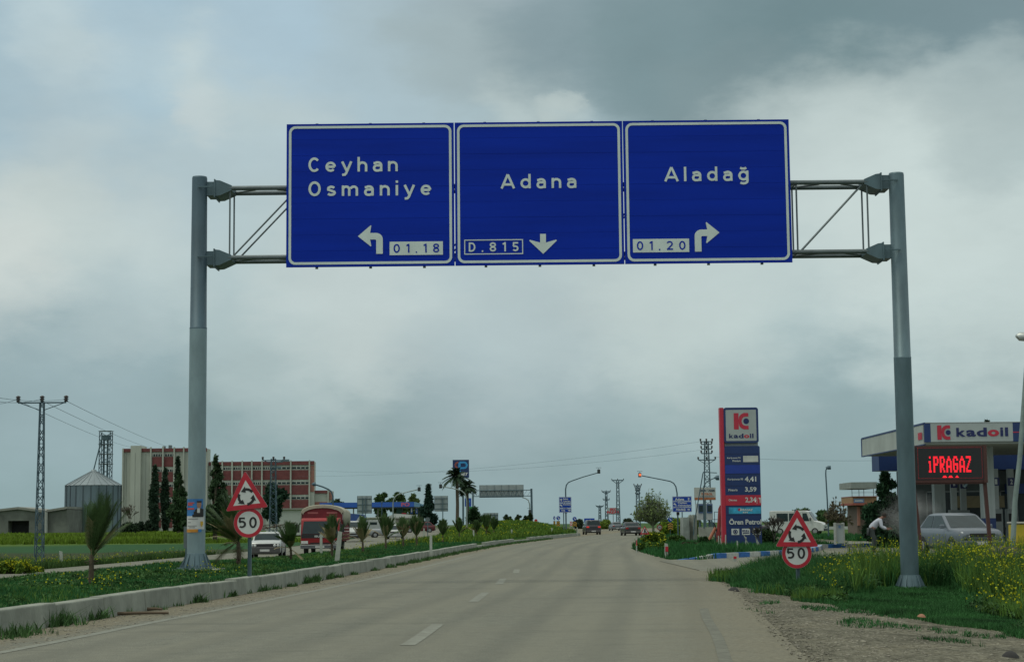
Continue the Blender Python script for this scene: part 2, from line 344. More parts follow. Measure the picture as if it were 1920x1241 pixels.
def Hf(X, Y):
    X = np.asarray(X, float); Y = np.asarray(Y, float)
    k = KM(Y); kl = KL(Y)
    dz = np.interp(Y, [130, 200, 245], [0, .3, .62])
    z = np.interp(kl - 8.5 - X, [0, 1.2, 6, 60], [-.37, -.45, -.85, -.75]) + dz
    t = (X - kl) / (k - .3 - kl)
    med = np.interp(t, [0, .08, .45, .8, 1], [-.36, -.24, .36, .36, .28]) + 1.25 * np.exp(-((X + 1.0) / 7.0)**2 - ((Y - 235) / 45)**2)
    med = med - np.interp(t, [0, .2, .45, .85, 1], [0, .04, .12, .06, 0]) * np.interp(Y, [44, 62], [0, 1])
    inm = (X >= kl) & (X < k - .3)
    z = np.where((X > kl - 8.5) & (X < kl), -.42 + dz, z); med = med + dz * np.interp(t, [0, .4, 1], [1, 0, 0]); z = np.where(inm, med, z)
    z = np.where((X >= k - .3), -.07, z)
    d = X - np.where(Y > 58, RE(Y), K(Y) + 9.0)
    w1 = np.clip((Y - 40) / 6, 0, 1)
    zr1 = np.interp(d, [0, .6, 3, 5.2, 9, 13], [-.05, -.03, -.12, -.2, -.1, -.0]); zr2 = np.interp(d, [0, .3, 3, 60, 200], [-.05, .02, .0, -.1, -.3])
    kf = np.interp(X, [5.4, 6.4, 10.3, 14.6, 17.4, 40], [62, 61, 69, 84, 88, 96]); zr2 = zr2 - np.where((Y < kf - .2) & (Y > 44), .07, 0)
    z = np.where(d > 0, zr1 * (1 - w1) + zr2 * w1, z)
    return z
def onground(px, py, zoff=0.0):
    d = ray(px, py); lo = 12.0; prev = lo
    Ys = np.concatenate([np.arange(12, 60, .25), np.arange(60, 400, 1.0), np.arange(400, 1500, 10)])
    P = np.array([[d.x / d.y * y, y, EYE.z + d.z / d.y * y] for y in Ys])
    below = P[:, 2] < Hf(P[:, 0], P[:, 1]) + zoff
    i = int(np.argmax(below)) if below.any() else len(Ys) - 1
    return Vector((P[i, 0], P[i, 1], float(Hf(P[i, 0], P[i, 1]))))
def ground_at(px, Y):
    """point on the terrain at distance Y under pixel column px (near the horizon row)"""
    p = at(px, 984, Y); return Vector((p.x, Y, float(Hf(p.x, Y))))

# grass cover (0 bare, 1 grass) of the real verge outlines
GR_EDGE = crv([14, 17, 19, 21.2, 24.5, 28, 32.3, 37, 42, 46, 47], [11.0, 8.3, 7.2, 6.2, 5.5, 4.9, 4.6, 4.35, 4.5, 6.5, 9])
def cover(X, Y):
    X = np.asarray(X, float); Y = np.asarray(Y, float); k = KM(Y); kl = KL(Y)
    c = np.zeros_like(X + Y)
    c = np.where(X < kl - 9.3, np.clip((kl - 9.3 - X) / 1.2, 0, 1), c)
    c = np.where((X > kl + .2) & (X < k - .25), 1.0, c)
    rt = (Y < 47) & (X > GR_EDGE(Y)); c = np.where(rt, np.clip((X - GR_EDGE(Y)) / 1.4, 0, 1), c)
    # far verge right of the road beyond the filling-station entrance
    e = RE(Y)
    kb = kerb_front(X)
    isl = (Y > 60) & (X > e) & (Y > kb)
    c = np.where(isl & (X < 16.5) & (Y < 118), 1.0, c)
    c = np.where((Y >= 118) & (X > e) & (Y < 150) & (X < e + 4), 1.0, c)
    c = np.where((Y >= 150) & (X > e), 1.0, c)
    c = np.where((Y > 105) & (X > 22), 1.0, c)
    return c
def kerb_front(X):   # Y of the blue and white kerb at X
    return np.interp(X, [5.4, 6.4, 10.3, 14.6, 17.4, 40], [62, 61, 69, 84, 88, 96])
def tint(X, Y):
    """base colour of the ground cover"""
    n = len(X); c = np.tile(np.array([.035, .085, .018]), (n, 1))
    fld = X < KL(Y) - 9
    def put(mask, col): c[mask] = col
    wob = 9 * np.sin(X * .07) + 6 * np.sin(X * .19 + 2)
    Yw = Y + wob
    put(fld & (Yw < 112), [.045, .06, .022])
    put(fld & (Yw >= 112) & (Yw < 150), [.028, .034, .016])
    put(fld & (Yw >= 150) & (Yw < 195), [.012, .065, .022])
    put(fld & (Yw >= 195) & (Yw < 250), [.07, .125, .014])
    put(fld & (Yw >= 250) & (Yw < 380), [.09, .14, .014])
    put(fld & (Yw >= 380), [.03, .065, .02])
    hump = (X > KL(Y)) & (X < KM(Y)) & (Y > 120)
    put(hump, [.06, .12, .016])
    put((X > K(Y) + 9) & (Y > 48), [.05, .10, .018])
    return c

def build_ground():
    us = np.concatenate([[-4000, -1500, -700, -300, -150, -100, -70, -50], np.arange(-40, -1, 1.0), [-.8, -.5, -.33, -.27, -.04, 0.3], np.arange(1, 30, .6), np.arange(30, 60, 2.5), [80, 120, 200, 400, 900, 2000, 4000]])
    Ys = np.concatenate([[-60, -20, 0, 6], np.arange(10, 60, .6), np.arange(60, 130, 1.2), np.arange(130, 340, 4), [350, 370, 400, 450, 520, 620, 800, 1200, 2000, 4000, 8000]])
    U, YY = np.meshgrid(us, Ys); X = U + KM(np.minimum(YY, 900)); 
    Z = Hf(X.ravel(), np.minimum(YY, 900).ravel()).reshape(X.shape)
    far = np.clip((YY - 500) / 500, 0, 1); Z = Z * (1 - far) + far * -.4
    nr, nc = X.shape; co = np.stack([X.ravel(), YY.ravel(), Z.ravel()], 1)
    idx = np.arange(nr * nc).reshape(nr, nc)
    fs = np.stack([idx[:-1, :-1].ravel(), idx[:-1, 1:].ravel(), idx[1:, 1:].ravel(), idx[1:, :-1].ravel()], 1)
    me = bpy.data.meshes.new('ground'); me.from_pydata(co.tolist(), [], fs.tolist())
    me.polygons.foreach_set('use_smooth', [True] * len(fs))
    cv = cover(co[:, 0], co[:, 1]); tn = tint(co[:, 0], co[:, 1])
    a = me.color_attributes.new('cover', 'FLOAT_COLOR', 'POINT')
    a.data.foreach_set('color', np.concatenate([tn, cv[:, None]], 1).ravel())
    o = bpy.data.objects.new('ground', me); COL.objects.link(o); o['kind'] = 'structure'
    mt = bpy.data.materials.new('verge_ground'); mt.use_nodes = True; t = mt.node_tree; ns = t.nodes; ls = t.links; b = ns['Principled BSDF']; b.inputs['Roughness'].default_value = .95
    b.inputs['Specular IOR Level'].default_value = .15
    at_ = ns.new('ShaderNodeAttribute'); at_.attribute_name = 'cover'; tcn = ns.new('ShaderNodeTexCoord')
    def noise(sc, det=5, r=.6):
        q = ns.new('ShaderNodeTexNoise'); q.inputs['Scale'].default_value = sc; q.inputs['Detail'].default_value = det; q.inputs['Roughness'].default_value = r; ls.new(tcn.outputs['Object'], q.inputs['Vector']); return q
    def mth(op, a_, b_=None, cl=False):
        q = ns.new('ShaderNodeMath'); q.operation = op; q.use_clamp = cl
        for i, v in enumerate((a_, b_)):
            if v is None: continue
            if isinstance(v, (int, float)): q.inputs[i].default_value = v
            else: ls.new(v, q.inputs[i])
        return q.outputs[0]
    def ramp_(fac, stops):
        q = ns.new('ShaderNodeValToRGB'); ls.new(fac, q.inputs[0])
        while len(q.color_ramp.elements) < len(stops): q.color_ramp.elements.new(.5)
        for e, (p, c) in zip(q.color_ramp.elements, stops): e.position = p; e.color = (*c, 1)
        return q.outputs[0]
    def mixc(f, a_, b_, bt='MIX'):
        q = ns.new('ShaderNodeMix'); q.data_type = 'RGBA'; q.blend_type = bt
        if isinstance(f, (int, float)): q.inputs['Factor'].default_value = f
        else: ls.new(f, q.inputs['Factor'])
        for nm, v in (('A', a_), ('B', b_)):
            if isinstance(v, tuple): q.inputs[nm].default_value = (*v, 1)
            else: ls.new(v, q.inputs[nm])
        return q.outputs['Result']
    g1 = noise(1.1).outputs['Fac']; g2 = noise(14, 4).outputs['Fac']; g3 = noise(45, 3, .7).outputs['Fac']
    gravel = ramp_(g2, [(.36, (.06, .058, .042)), (.5, (.135, .13, .098)), (.62, (.215, .21, .168))])
    vor = ns.new('ShaderNodeTexVoronoi'); vor.inputs['Scale'].default_value = 26; ls.new(tcn.outputs['Object'], vor.inputs['Vector'])
    gravel = mixc(.30, gravel, ramp_(vor.outputs['Distance'], [(.0, (.30, .29, .25)), (.35, (.16, .15, .12)), (.6, (.045, .042, .034))]))
    gravel = mixc(1.0, gravel, ramp_(noise(.9, 5, .65).outputs['Fac'], [(.35, (.62, .62, .58)), (.5, (1, 1, .97)), (.65, (1.15, 1.12, 1.05))]), 'MULTIPLY'); gravel = mixc(1.0, gravel, ramp_(noise(5, 4, .7).outputs['Fac'], [(.36, (.7, .7, .68)), (.52, (1, 1, 1))]), 'MULTIPLY')
    grass = mixc(.2, at_.outputs['Color'], ramp_(g1, [(.3, (.02, .055, .012)), (.7, (.06, .11, .02))]))
    grass = mixc(1.0, grass, ramp_(g2, [(.3, (.6, .6, .6)), (.7, (1.35, 1.35, 1.3))]), 'MULTIPLY')
    fac = mth('ADD', at_.outputs['Alpha'], mth('MULTIPLY', mth('SUBTRACT', noise(2.2, 6, .7).outputs['Fac'], .5), 1.5))
    fac = mth('MULTIPLY', mth('SUBTRACT', fac, .42), 7, True)
    ls.new(mixc(fac, gravel, grass), b.inputs['Base Color'])
    bm = ns.new('ShaderNodeBump'); bm.inputs['Strength'].default_value = .7; bm.inputs['Distance'].default_value = .03; ls.new(g2, bm.inputs['Height']); ls.new(bm.outputs[0], b.inputs['Normal'])
    me.materials.append(mt)
build_ground()

def strip(name, fl, fr, ys, z, mt, cols=None):
    """sheet between two curves; UV = (distance from the kerb, distance along)"""
    cols = cols or 8; vs = []; uv = []
    for y in ys:
        a, b = float(fl(y)), float(fr(y)); k = float(K(y))
        for i in range(cols + 1):
            x = a + (b - a) * i / cols; vs.append((x, float(y), z if not callable(z) else float(z(x, y)))); uv.append((x - k, float(y)))
    n = cols + 1; fs = [(j * n + i, j * n + i + 1, (j + 1) * n + i + 1, (j + 1) * n + i) for j in range(len(ys) - 1) for i in range(cols)]
    me = bpy.data.meshes.new(name); me.from_pydata(vs, [], fs); ul = me.uv_layers.new(name='UVMap')
    for p in me.polygons:
        p.use_smooth = True
        for li in p.loop_indices: ul.data[li].uv = uv[me.loops[li].vertex_index]
    me.materials.append(mt); o = bpy.data.objects.new(name, me); COL.objects.link(o); o['kind'] = 'structure'; return o
def road_material(name, tracks=True):
    mt = bpy.data.materials.new(name); mt.use_nodes = True; t = mt.node_tree; ns = t.nodes; ls = t.links; b = ns['Principled BSDF']
    b.inputs['Roughness'].default_value = .92; b.inputs['Specular IOR Level'].default_value = .15
    tcn = ns.new('ShaderNodeTexCoord'); uvn = ns.new('ShaderNodeUVMap'); sp = ns.new('ShaderNodeSeparateXYZ'); ls.new(uvn.outputs[0], sp.inputs[0])
    def noise(sc, det=5, r=.6, src=None, st=None):
        q = ns.new('ShaderNodeTexNoise'); q.inputs['Scale'].default_value = sc; q.inputs['Detail'].default_value = det; q.inputs['Roughness'].default_value = r
        s_ = src or tcn.outputs['Object']
        if st:
            mpn = ns.new('ShaderNodeMapping'); mpn.inputs['Scale'].default_value = st; ls.new(s_, mpn.inputs[0]); s_ = mpn.outputs[0]
        ls.new(s_, q.inputs['Vector']); return q.outputs['Fac']
    def mth(op, a_, b_=None, cl=False):
        q = ns.new('ShaderNodeMath'); q.operation = op; q.use_clamp = cl
        for i, v in enumerate((a_, b_)):
            if v is None: continue
            if isinstance(v, (int, float)): q.inputs[i].default_value = v
            else: ls.new(v, q.inputs[i])
        return q.outputs[0]
    def mixc(f, a_, b_, bt='MIX'):
        q = ns.new('ShaderNodeMix'); q.data_type = 'RGBA'; q.blend_type = bt
        if isinstance(f, (int, float)): q.inputs['Factor'].default_value = f
        else: ls.new(f, q.inputs['Factor'])
        for nm, v in (('A', a_), ('B', b_)):
            if isinstance(v, tuple): q.inputs[nm].default_value = (*v, 1)
            else: ls.new(v, q.inputs[nm])
        return q.outputs['Result']
    def mr(v, a_, b_, c_=0, d_=1):
        q = ns.new('ShaderNodeMapRange'); ls.new(v, q.inputs[0]); q.inputs[1].default_value = a_; q.inputs[2].default_value = b_; q.inputs[3].default_value = c_; q.inputs[4].default_value = d_; return q.outputs[0]
    fine = noise(55, 3, .75); med = noise(5, 5); big = noise(.35, 4)
    str_ = noise(1.0, 5, .6, uvn.outputs[0], (1.2, .06, 1)); pat = noise(1.0, 5, .65, uvn.outputs[0], (.25, .9, 1))
    c = mixc(mr(fine, .40, .60), (.075, .08, .07), (.30, .30, .262)); c = mixc(mr(noise(17, 3, .7), .42, .58, 0, .5), c, (.245, .248, .212))
    c = mixc(mr(med, .42, .62, 0, .5), c, (.13, .135, .118))
    c = mixc(mr(big, .35, .65, 0, .4), c, (.20, .195, .165))
    c = mixc(mr(str_, .42, .62, 0, .55), c, (.235, .23, .19))
    c = mixc(mr(pat, .54, .70, 0, .5), c, (.105, .112, .10))
    w1_ = ns.new('ShaderNodeTexWave'); w1_.wave_type = 'BANDS'; w1_.bands_direction = 'X'; w1_.inputs['Scale'].default_value = .27; w1_.inputs['Distortion'].default_value = 2.2; w1_.inputs['Detail'].default_value = 3; w1_.inputs['Detail Scale'].default_value = .7
    mpw = ns.new('ShaderNodeMapping'); mpw.inputs['Scale'].default_value = (1, .05, 1); ls.new(uvn.outputs[0], mpw.inputs[0]); ls.new(mpw.outputs[0], w1_.inputs['Vector'])
    c = mixc(mr(w1_.outputs['Fac'], .5, 1, 0, .28), c, (.115, .12, .108))
    if tracks:
        u = sp.outputs[0]; nzu = mth('ADD', u, mth('MULTIPLY', mth('SUBTRACT', med, .5), 1.6))
        nzu = mth('ADD', nzu, mth('MULTIPLY', mth('SUBTRACT', noise(1.3, 3), .5), 1.4))
        gcol = mixc(mr(noise(16, 4), .3, .7), (.12, .108, .078), (.29, .262, .20))
        lf = mr(nzu, 1.0, .5, 0, .9); rf = mr(nzu, 7.9, 10.0, 0, .9)
        c = mixc(lf, c, gcol); c = mixc(rf, c, gcol)
    c = mixc(1.0, c, (.83, .845, .81), 'MULTIPLY')
    ls.new(c, b.inputs['Base Color'])
    bm = ns.new('ShaderNodeBump'); bm.inputs['Strength'].default_value = .6; bm.inputs['Distance'].default_value = .01; ls.new(fine, bm.inputs['Height']); ls.new(bm.outputs[0], b.inputs['Normal'])
    return mt
RM = road_material('worn_asphalt'); RM2 = road_material('worn_asphalt_plain', False)
ysr = np.concatenate([np.arange(-20, 60, 1.0), np.arange(60, 200, 3), np.arange(200, 420, 8)])
strip('road', lambda y: KM(y) - .02, lambda y: K(y) + 10.0 if y < 59 else RE(y) + .12, ysr, lambda x, y: -.13 * max(0, x - float(K(y)) - 9.1) ** 2 if y < 44 else 0.0, RM, 16)
ysl = np.concatenate([np.arange(10, 60, 2.0), np.arange(60, 420, 5)])
strip('road', lambda y: KL(y) - 8.6, lambda y: KL(y) + .1, ysl, lambda x, y: -.35 + float(np.interp(y, [130, 200, 245], [0, .3, .62])), RM2, 4)
# filling-station forecourt and its entrance
strip('forecourt', lambda y: np.interp(y, [44, 46, 61, 62, 69, 84, 88, 112], [6.0, 5.0, 4.9, 5.6, 10.4, 14.8, 17.6, 19]), lambda y: 60, np.arange(45, 112, 1.5), lambda x, y: .012 - .2 * max(0, (48 - y) / 3) ** 2, RM2, 10)
# junction surface ahead
strip('junction_road', lambda y: -40, lambda y: K(y) + .5, np.arange(292, 330, 4), 0.006, RM2, 4)

def paint_material():
    mt = mat('worn_road_paint', (.34, .35, .32), .95, 0, .2, 6, spec=.05)
    ns = mt.node_tree.nodes; mx = [n for n in ns if n.type == 'MIX'][0]; mx.inputs['A'].default_value = (.165, .17, .147, 1); mx.inputs['B'].default_value = (.245, .26, .23, 1); return mt
PM = paint_material()
def mark(u0, y0, y1, w, z=.004, mt=None, slope=0):
    ys = np.linspace(y0, y1, max(2, int((y1 - y0) / 1) + 1)); c = lambda y: K(y) + u0 + slope * (y - (y0 + y1) / 2) + .015 * math.sin(y * .7)
    return strip('lane_marking', lambda y: c(y) - w / 2, lambda y: c(y) + w / 2, ys, z, mt or PM, 1)
mark(1.12, 10, 75, .15)
PM2 = mat('ghost_of_paint', (.150, .155, .132), .95, 0, .25, 6, spec=.05)
mark(8.75, 10, 27, .13, mt=PM2)
for y in (8, 19.4, 30.0, 38.6, 47.2):
    mark(float(np.interp(y + 2, [10, 21.5, 31.7, 40, 50], [5.6, 5.27, 4.84, 4.5, 4.3])), y, y + 4.0, .17, slope=-.04)

# kerb of the central reserve, block by block
def kerb_run():
    t = thing('kerb', 'long worn concrete kerb of upright blocks along the grassy central reserve', 'kerb', (0, 0, 0))
    y = 8.0; i = 0; mb = MB(); rr = random.Random(3)
    while y < 184:
        ln = 2.0 if y < 60 else 3.0
        y2 = y + ln - .02; x0, x1 = float(K(y)), float(K(y2)); j = rr.uniform(-.012, .012); zt = .30 + rr.uniform(-.012, .014); tl = rr.uniform(-.01, .01)
        if 118 < y < 130 or 92 < y < 97: zt -= .12
        w = .26
        mb.add([(x0 - w + j, y, -.1), (x0 + j, y, -.1), (x1 + j, y2, -.1), (x1 - w + j, y2, -.1), (x0 - w + j, y, zt), (x0 - .03 + j, y, zt), (x1 - .03 + j, y2, zt + tl), (x1 - w + j, y2, zt + tl)],
               [(0, 3, 2, 1), (4, 5, 6, 7), (0, 1, 5, 4), (1, 2, 6, 5), (2, 3, 7, 6), (3, 0, 4, 7)])
        y += ln
    mt = mat('kerb_concrete', (.215, .235, .20), .9, 0, .30, 1.8, .6, 18, stretch=(1, 1, .7))
    o = mb.build('kerb_blocks', mt, t, bevel=.02)
kerb_run()

# ------------------------------------------------------------------ overhead gantry
GY = 38.8
def build_gantry():
    t = thing('sign_gantry', 'tall grey steel gantry spanning the road with three blue direction signs', 'sign gantry', (0, GY, 0))
    def P(px, py, dy=0.0):
        p = at(px, py, GY + dy); return Vector((p.x, dy, p.z))
    yl = 0.25
    for (pxb, pyb, pxt, pyt, pj, ribs_h) in ((368, 1066, 374, 332, 617, 1.0), (1706, 1106, 1681, 325, 672, 1.0)):
        b = P(pxb, pyb); tp = P(pxt, pyt); x = (b.x + tp.x) / 2; j = P(pxb, pj).z
        z0 = b.z; zt = tp.z
        lower = MB().lathe([(.195, 0), (.19, j - z0)], 28).build('post', mat('bright_galvanised', (.21, .29, .32), .5, .3, .2, 2.2, .1, stretch=(1, 1, .4)) if pxb < 900 else m('galv'), t, (x, 0, z0))
        up = MB().lathe([(.192, 0), (.192, .03), (.183, .035), (.168, zt - j - .04), (.16, zt - j), (.08, zt - j + .012), (.0, zt - j + .015)], 28).build('post', 'galv_dark' if pxb < 900 else 'galv', t, (x, 0, j))
        fl = MB().box(-.36, .36, -.36, .36, .0, .035)
        for i in range(12):
            a = 2 * PI * i / 12; c, s_ = math.cos(a), math.sin(a); n_ = Vector((-s_, c, 0)) * .007
            q = [Vector((c * .19, s_ * .19, .33)), Vector((c * .22, s_ * .22, .33)), Vector((c * .34, s_ * .34, .06)), Vector((c * .34, s_ * .34, .035)), Vector((c * .19, s_ * .19, .035))]
            fl.add([p + n_ for p in q] + [p - n_ for p in q], [(0, 1, 2, 3, 4), (9, 8, 7, 6, 5)] + [(k, k + 5, (k + 1) % 5 + 5, (k + 1) % 5) for k in range(5)])
            fl.tube((c * .32 + n_.x * 12, s_ * .32 + n_.y * 12, .03), (c * .32 + n_.x * 12, s_ * .32 + n_.y * 12, .09), .018, n=6)
        fl.lathe([(.30, .035), (.215, .33)], 12)
        flo = fl.build('base_flange', 'galv', t, (x, 0, z0))
        MB().box(-.55, .55, -.55, .55, -.25, .0).build('footing', 'concrete', t, (x, 0, z0))
    xl = P(374, 400).x; xr = P(1682, 400).x
    # chord heights from the photo: front tubes; the rear pair 0.6 m behind at the same height
    zu = (P(440, 351).z + P(1600, 344).z) / 2; zl = (P(440, 481).z + P(1600, 474).z) / 2
    D0, D1 = .0, .6
    tr = MB(); 
    for z in (zu, zl):
        for d in (D0, D1): tr.tube((xl + .42, d, z), (xr - .42, d, z), .055, n=10)
    tr.build('truss_chords', 'steel', t)
    br = MB(); nb = 9; X0 = P(431, 400).x; X1 = P(1627, 400).x; bw = (X1 - X0) / nb
    for i in range(nb + 1):
        x = X0 + bw * i
        for d in (D0, D1): br.tube((x, d, zu), (x, d, zl), .020, n=6)
        br.tube((x, D0, zu), (x, D1, zu), .025, n=6); br.tube((x, D0, zl), (x, D1, zl), .025, n=6)
        if i < nb:
            for d in (D0, D1): br.tube((x + .05, d, zl), (x + bw - .05, d, zu), .021, n=6)
            a, b_ = (D0, D1) if i % 2 else (D1, D0)
            for z in (zu, zl):
                br.tube((x, a, z), (x + bw / 2, b_, z), .022, n=6); br.tube((x + bw / 2, b_, z), (x + bw, a, z), .022, n=6)
    br.build('truss_braces', 'steel', t)
    for xx, sg in ((xl, 1), (xr, -1)):
        for z in (zu, zl):
            b = MB()
            b.box(.16 * sg + xx, xx + .33 * sg, -.02, .5, z - .16, z + .15)
            b.box(.33 * sg + xx, xx + .355 * sg, -.08, .62, z - .21, z + .20)
            b.loft([[(xx + .355 * sg, -.06, z - .18), (xx + .355 * sg, .62, z - .18), (xx + .355 * sg, .62, z + .18), (xx + .355 * sg, -.06, z + .18)],
                    [(xx + .46 * sg, -.06, z - .17), (xx + .46 * sg, .64, z - .17), (xx + .46 * sg, .64, z + .17), (xx + .46 * sg, -.06, z + .17)],
                    [(xx + .72 * sg, -.05, z - .05), (xx + .72 * sg, .65, z - .05), (xx + .72 * sg, .65, z + .06), (xx + .72 * sg, -.05, z + .06)]], smooth=False)
            b.box(xx + .0 * sg, xx + .33 * sg, -.24, -.19, z - .012, z + .012)
            b.build('bracket', 'galv', t)
    # ---- panels
    yp = -.16
    ztop = (P(537, 233, yp).z + P(1481, 224, yp).z) / 2; zbot = (P(537, 501, yp).z + P(1484, 492, yp).z) / 2
    # bevel the left/right placement using panel mid height
    edges = [(537, 851.5), (853.2, 1168.6), (1170.2, 1482.5)]
    zc = (ztop + zbot) / 2
    def X(px, py): return P(px, py, yp).x
    def Q(px, py): p = P(px, py, yp - .012); return p.x, p.z
    names = ['Ceyhan Osmaniye', 'Adana', 'Aladag']
    for i, (a, b) in enumerate(edges):
        xa = X(a, 365); xb = X(b, 365)
        pn = MB()
        npk = 9
        for k in range(npk):
            z0 = zbot + (ztop - zbot) * k / npk; z1 = zbot + (ztop - zbot) * (k + 1) / npk
            pn.box(xa, xb, yp - (.0012 * (k % 2)), yp + .05, z0, z1 - .003)
        pan = pn.build('sign_panel', 'blue', t)
        sup = MB()
        for q in (.18, .5, .82):
            xx = xa + (xb - xa) * q; sup.box(xx - .03, xx + .03, yp + .052, -.057, zbot - .035, ztop + .02)
        sup.build('support_rail', 'steel', pan)
        bd = MB(); mg = .052; w = .056
        o_ = rrect(xa + mg, zbot + mg, xb - mg, ztop - mg, .15, 8); i_ = rrect(xa + mg + w, zbot + mg + w, xb - mg - w, ztop - mg - w, .10, 8)
        ringmesh(bd, o_, i_, yp - .006); bd.build('border', 'white', pan)
        tx = MB(); yq = yp - .008
        def T(s_, pa, pb, base, cappx):
            (x0, z0) = Q(pa, base); (x1, _) = Q(pb, base); sign_text(tx, s_, x0, x1, Q((pa + pb) / 2, base)[1], cappx / 85.0, yq)
        if i == 0:
            T('Ceyhan', 578, 746, 322, 28); T('Osmaniye', 578, 809, 367, 28.5)
        elif i == 1:
            T('Adana', 939, 1081, 353, 27.5)
        else:
            T('Aladag', 1246, 1404, 339.5, 27.5)
        tx.build('lettering', 'white', pan)
        def loc(px, py): x_, z_ = Q(px, py); return (x_, z_)
        ar = MB(); ya = yp - .009
        if i == 0:
            x0, z0 = loc(671, 443); k = 1 / 85.0
            def A(x, y): return (x0 + x * k, z0 + y * k)
            ar.flat([A(0, 0), A(24, -19.5), A(25.5, -19), A(23, -6.5), A(23, 6), A(25.5, 20), A(24, 20.5)][::1], ya)
            outer = [(23, 6), (34, 6)] + arc(34, -6, 13, 12, 80, 0, 6) + [(47, -34)]
            inner = [(23, -6.5), (32, -6.5)] + arc(32, -8.5, 2.5, 2, 80, 0, 6) + [(34.5, -34)]
            n_ = len(outer); vs = [A(*p) for p in outer] + [A(*p) for p in inner]
            ar.add([(p[0], ya - .0008, p[1]) for p in vs], [(j, j + 1, n_ + j + 1, n_ + j) for j in range(n_ - 1)])
        elif i == 1:
            x0, z0 = loc(1018.5, 476); k = 1 / 85.0
            def A(x, y): return (x0 + x * k, z0 + y * k)
            ar.flat([A(0, 0), A(26, 25), A(25, 27), A(5.5, 21.5), A(-5.5, 21.5), A(-25, 27), A(-26, 25)], ya)
            ar.flat([A(5.5, 21), A(5.5, 38), A(-5.5, 38), A(-5.5, 21)], ya - .0008)
        else:
            x0, z0 = loc(1349, 436); k = 1 / 85.0
            def A(x, y): return (x0 - x * k, z0 + y * k)
            ar.flat([A(0, 0), A(24, -20), A(25.5, -19), A(23, -6.5), A(23, 6), A(25.5, 19), A(24, 20)], ya)
            outer = [(23, 6), (34, 6)] + arc(34, -6, 13, 12, 80, 0, 6) + [(47, -36)]
            inner = [(23, -6.5), (32, -6.5)] + arc(32, -8.5, 2.5, 2, 80, 0, 6) + [(34.5, -36)]
            n_ = len(outer); vs = [A(*p) for p in outer] + [A(*p) for p in inner]
            ar.add([(p[0], ya - .0008, p[1]) for p in vs], [(j, j + 1, n_ + j + 1, n_ + j) for j in range(n_ - 1)])
        ar.build('arrow', 'white', pan)
        if i == 1:
            xa_, zb = loc(870.5, 477.5); xb_, _ = loc(981, 477); zt_ = zb + 28.5 / 85
            f = MB(); ringmesh(f, rrect(xa_, zb, xb_, zt_, .003, 1), rrect(xa_ + .022, zb + .022, xb_ - .022, zt_ - .022, .003, 1), ya)
            f.build('route_frame', 'white', pan)
            f = MB(); sign_text(f, 'D.815', xa_ + .10, xb_ - .10, zb + .065, .205, ya, .17); f.build('route_number', 'white', pan)
        else:
            pa, pb, pbase, s_ = (730.5, 830.5, 478.5, '01.18') if i == 0 else (1187, 1292.5, 473.5, '01.20')
            xa_, zb = loc(pa, pbase); xb_, _ = loc(pb, pbase - 1); zt_ = zb + 25.5 / 85
            f = MB(); f.flat([(xa_, zb), (xb_, zb), (xb_, zt_), (xa_, zt_)], ya); f.build('route_plate', 'white', pan)
            f = MB(); sign_text(f, s_, xa_ + .085, xb_ - .08, zb + .05, .20, ya - .004, .16); f.build('route_number', 'blue', pan)
    return t
build_gantry()

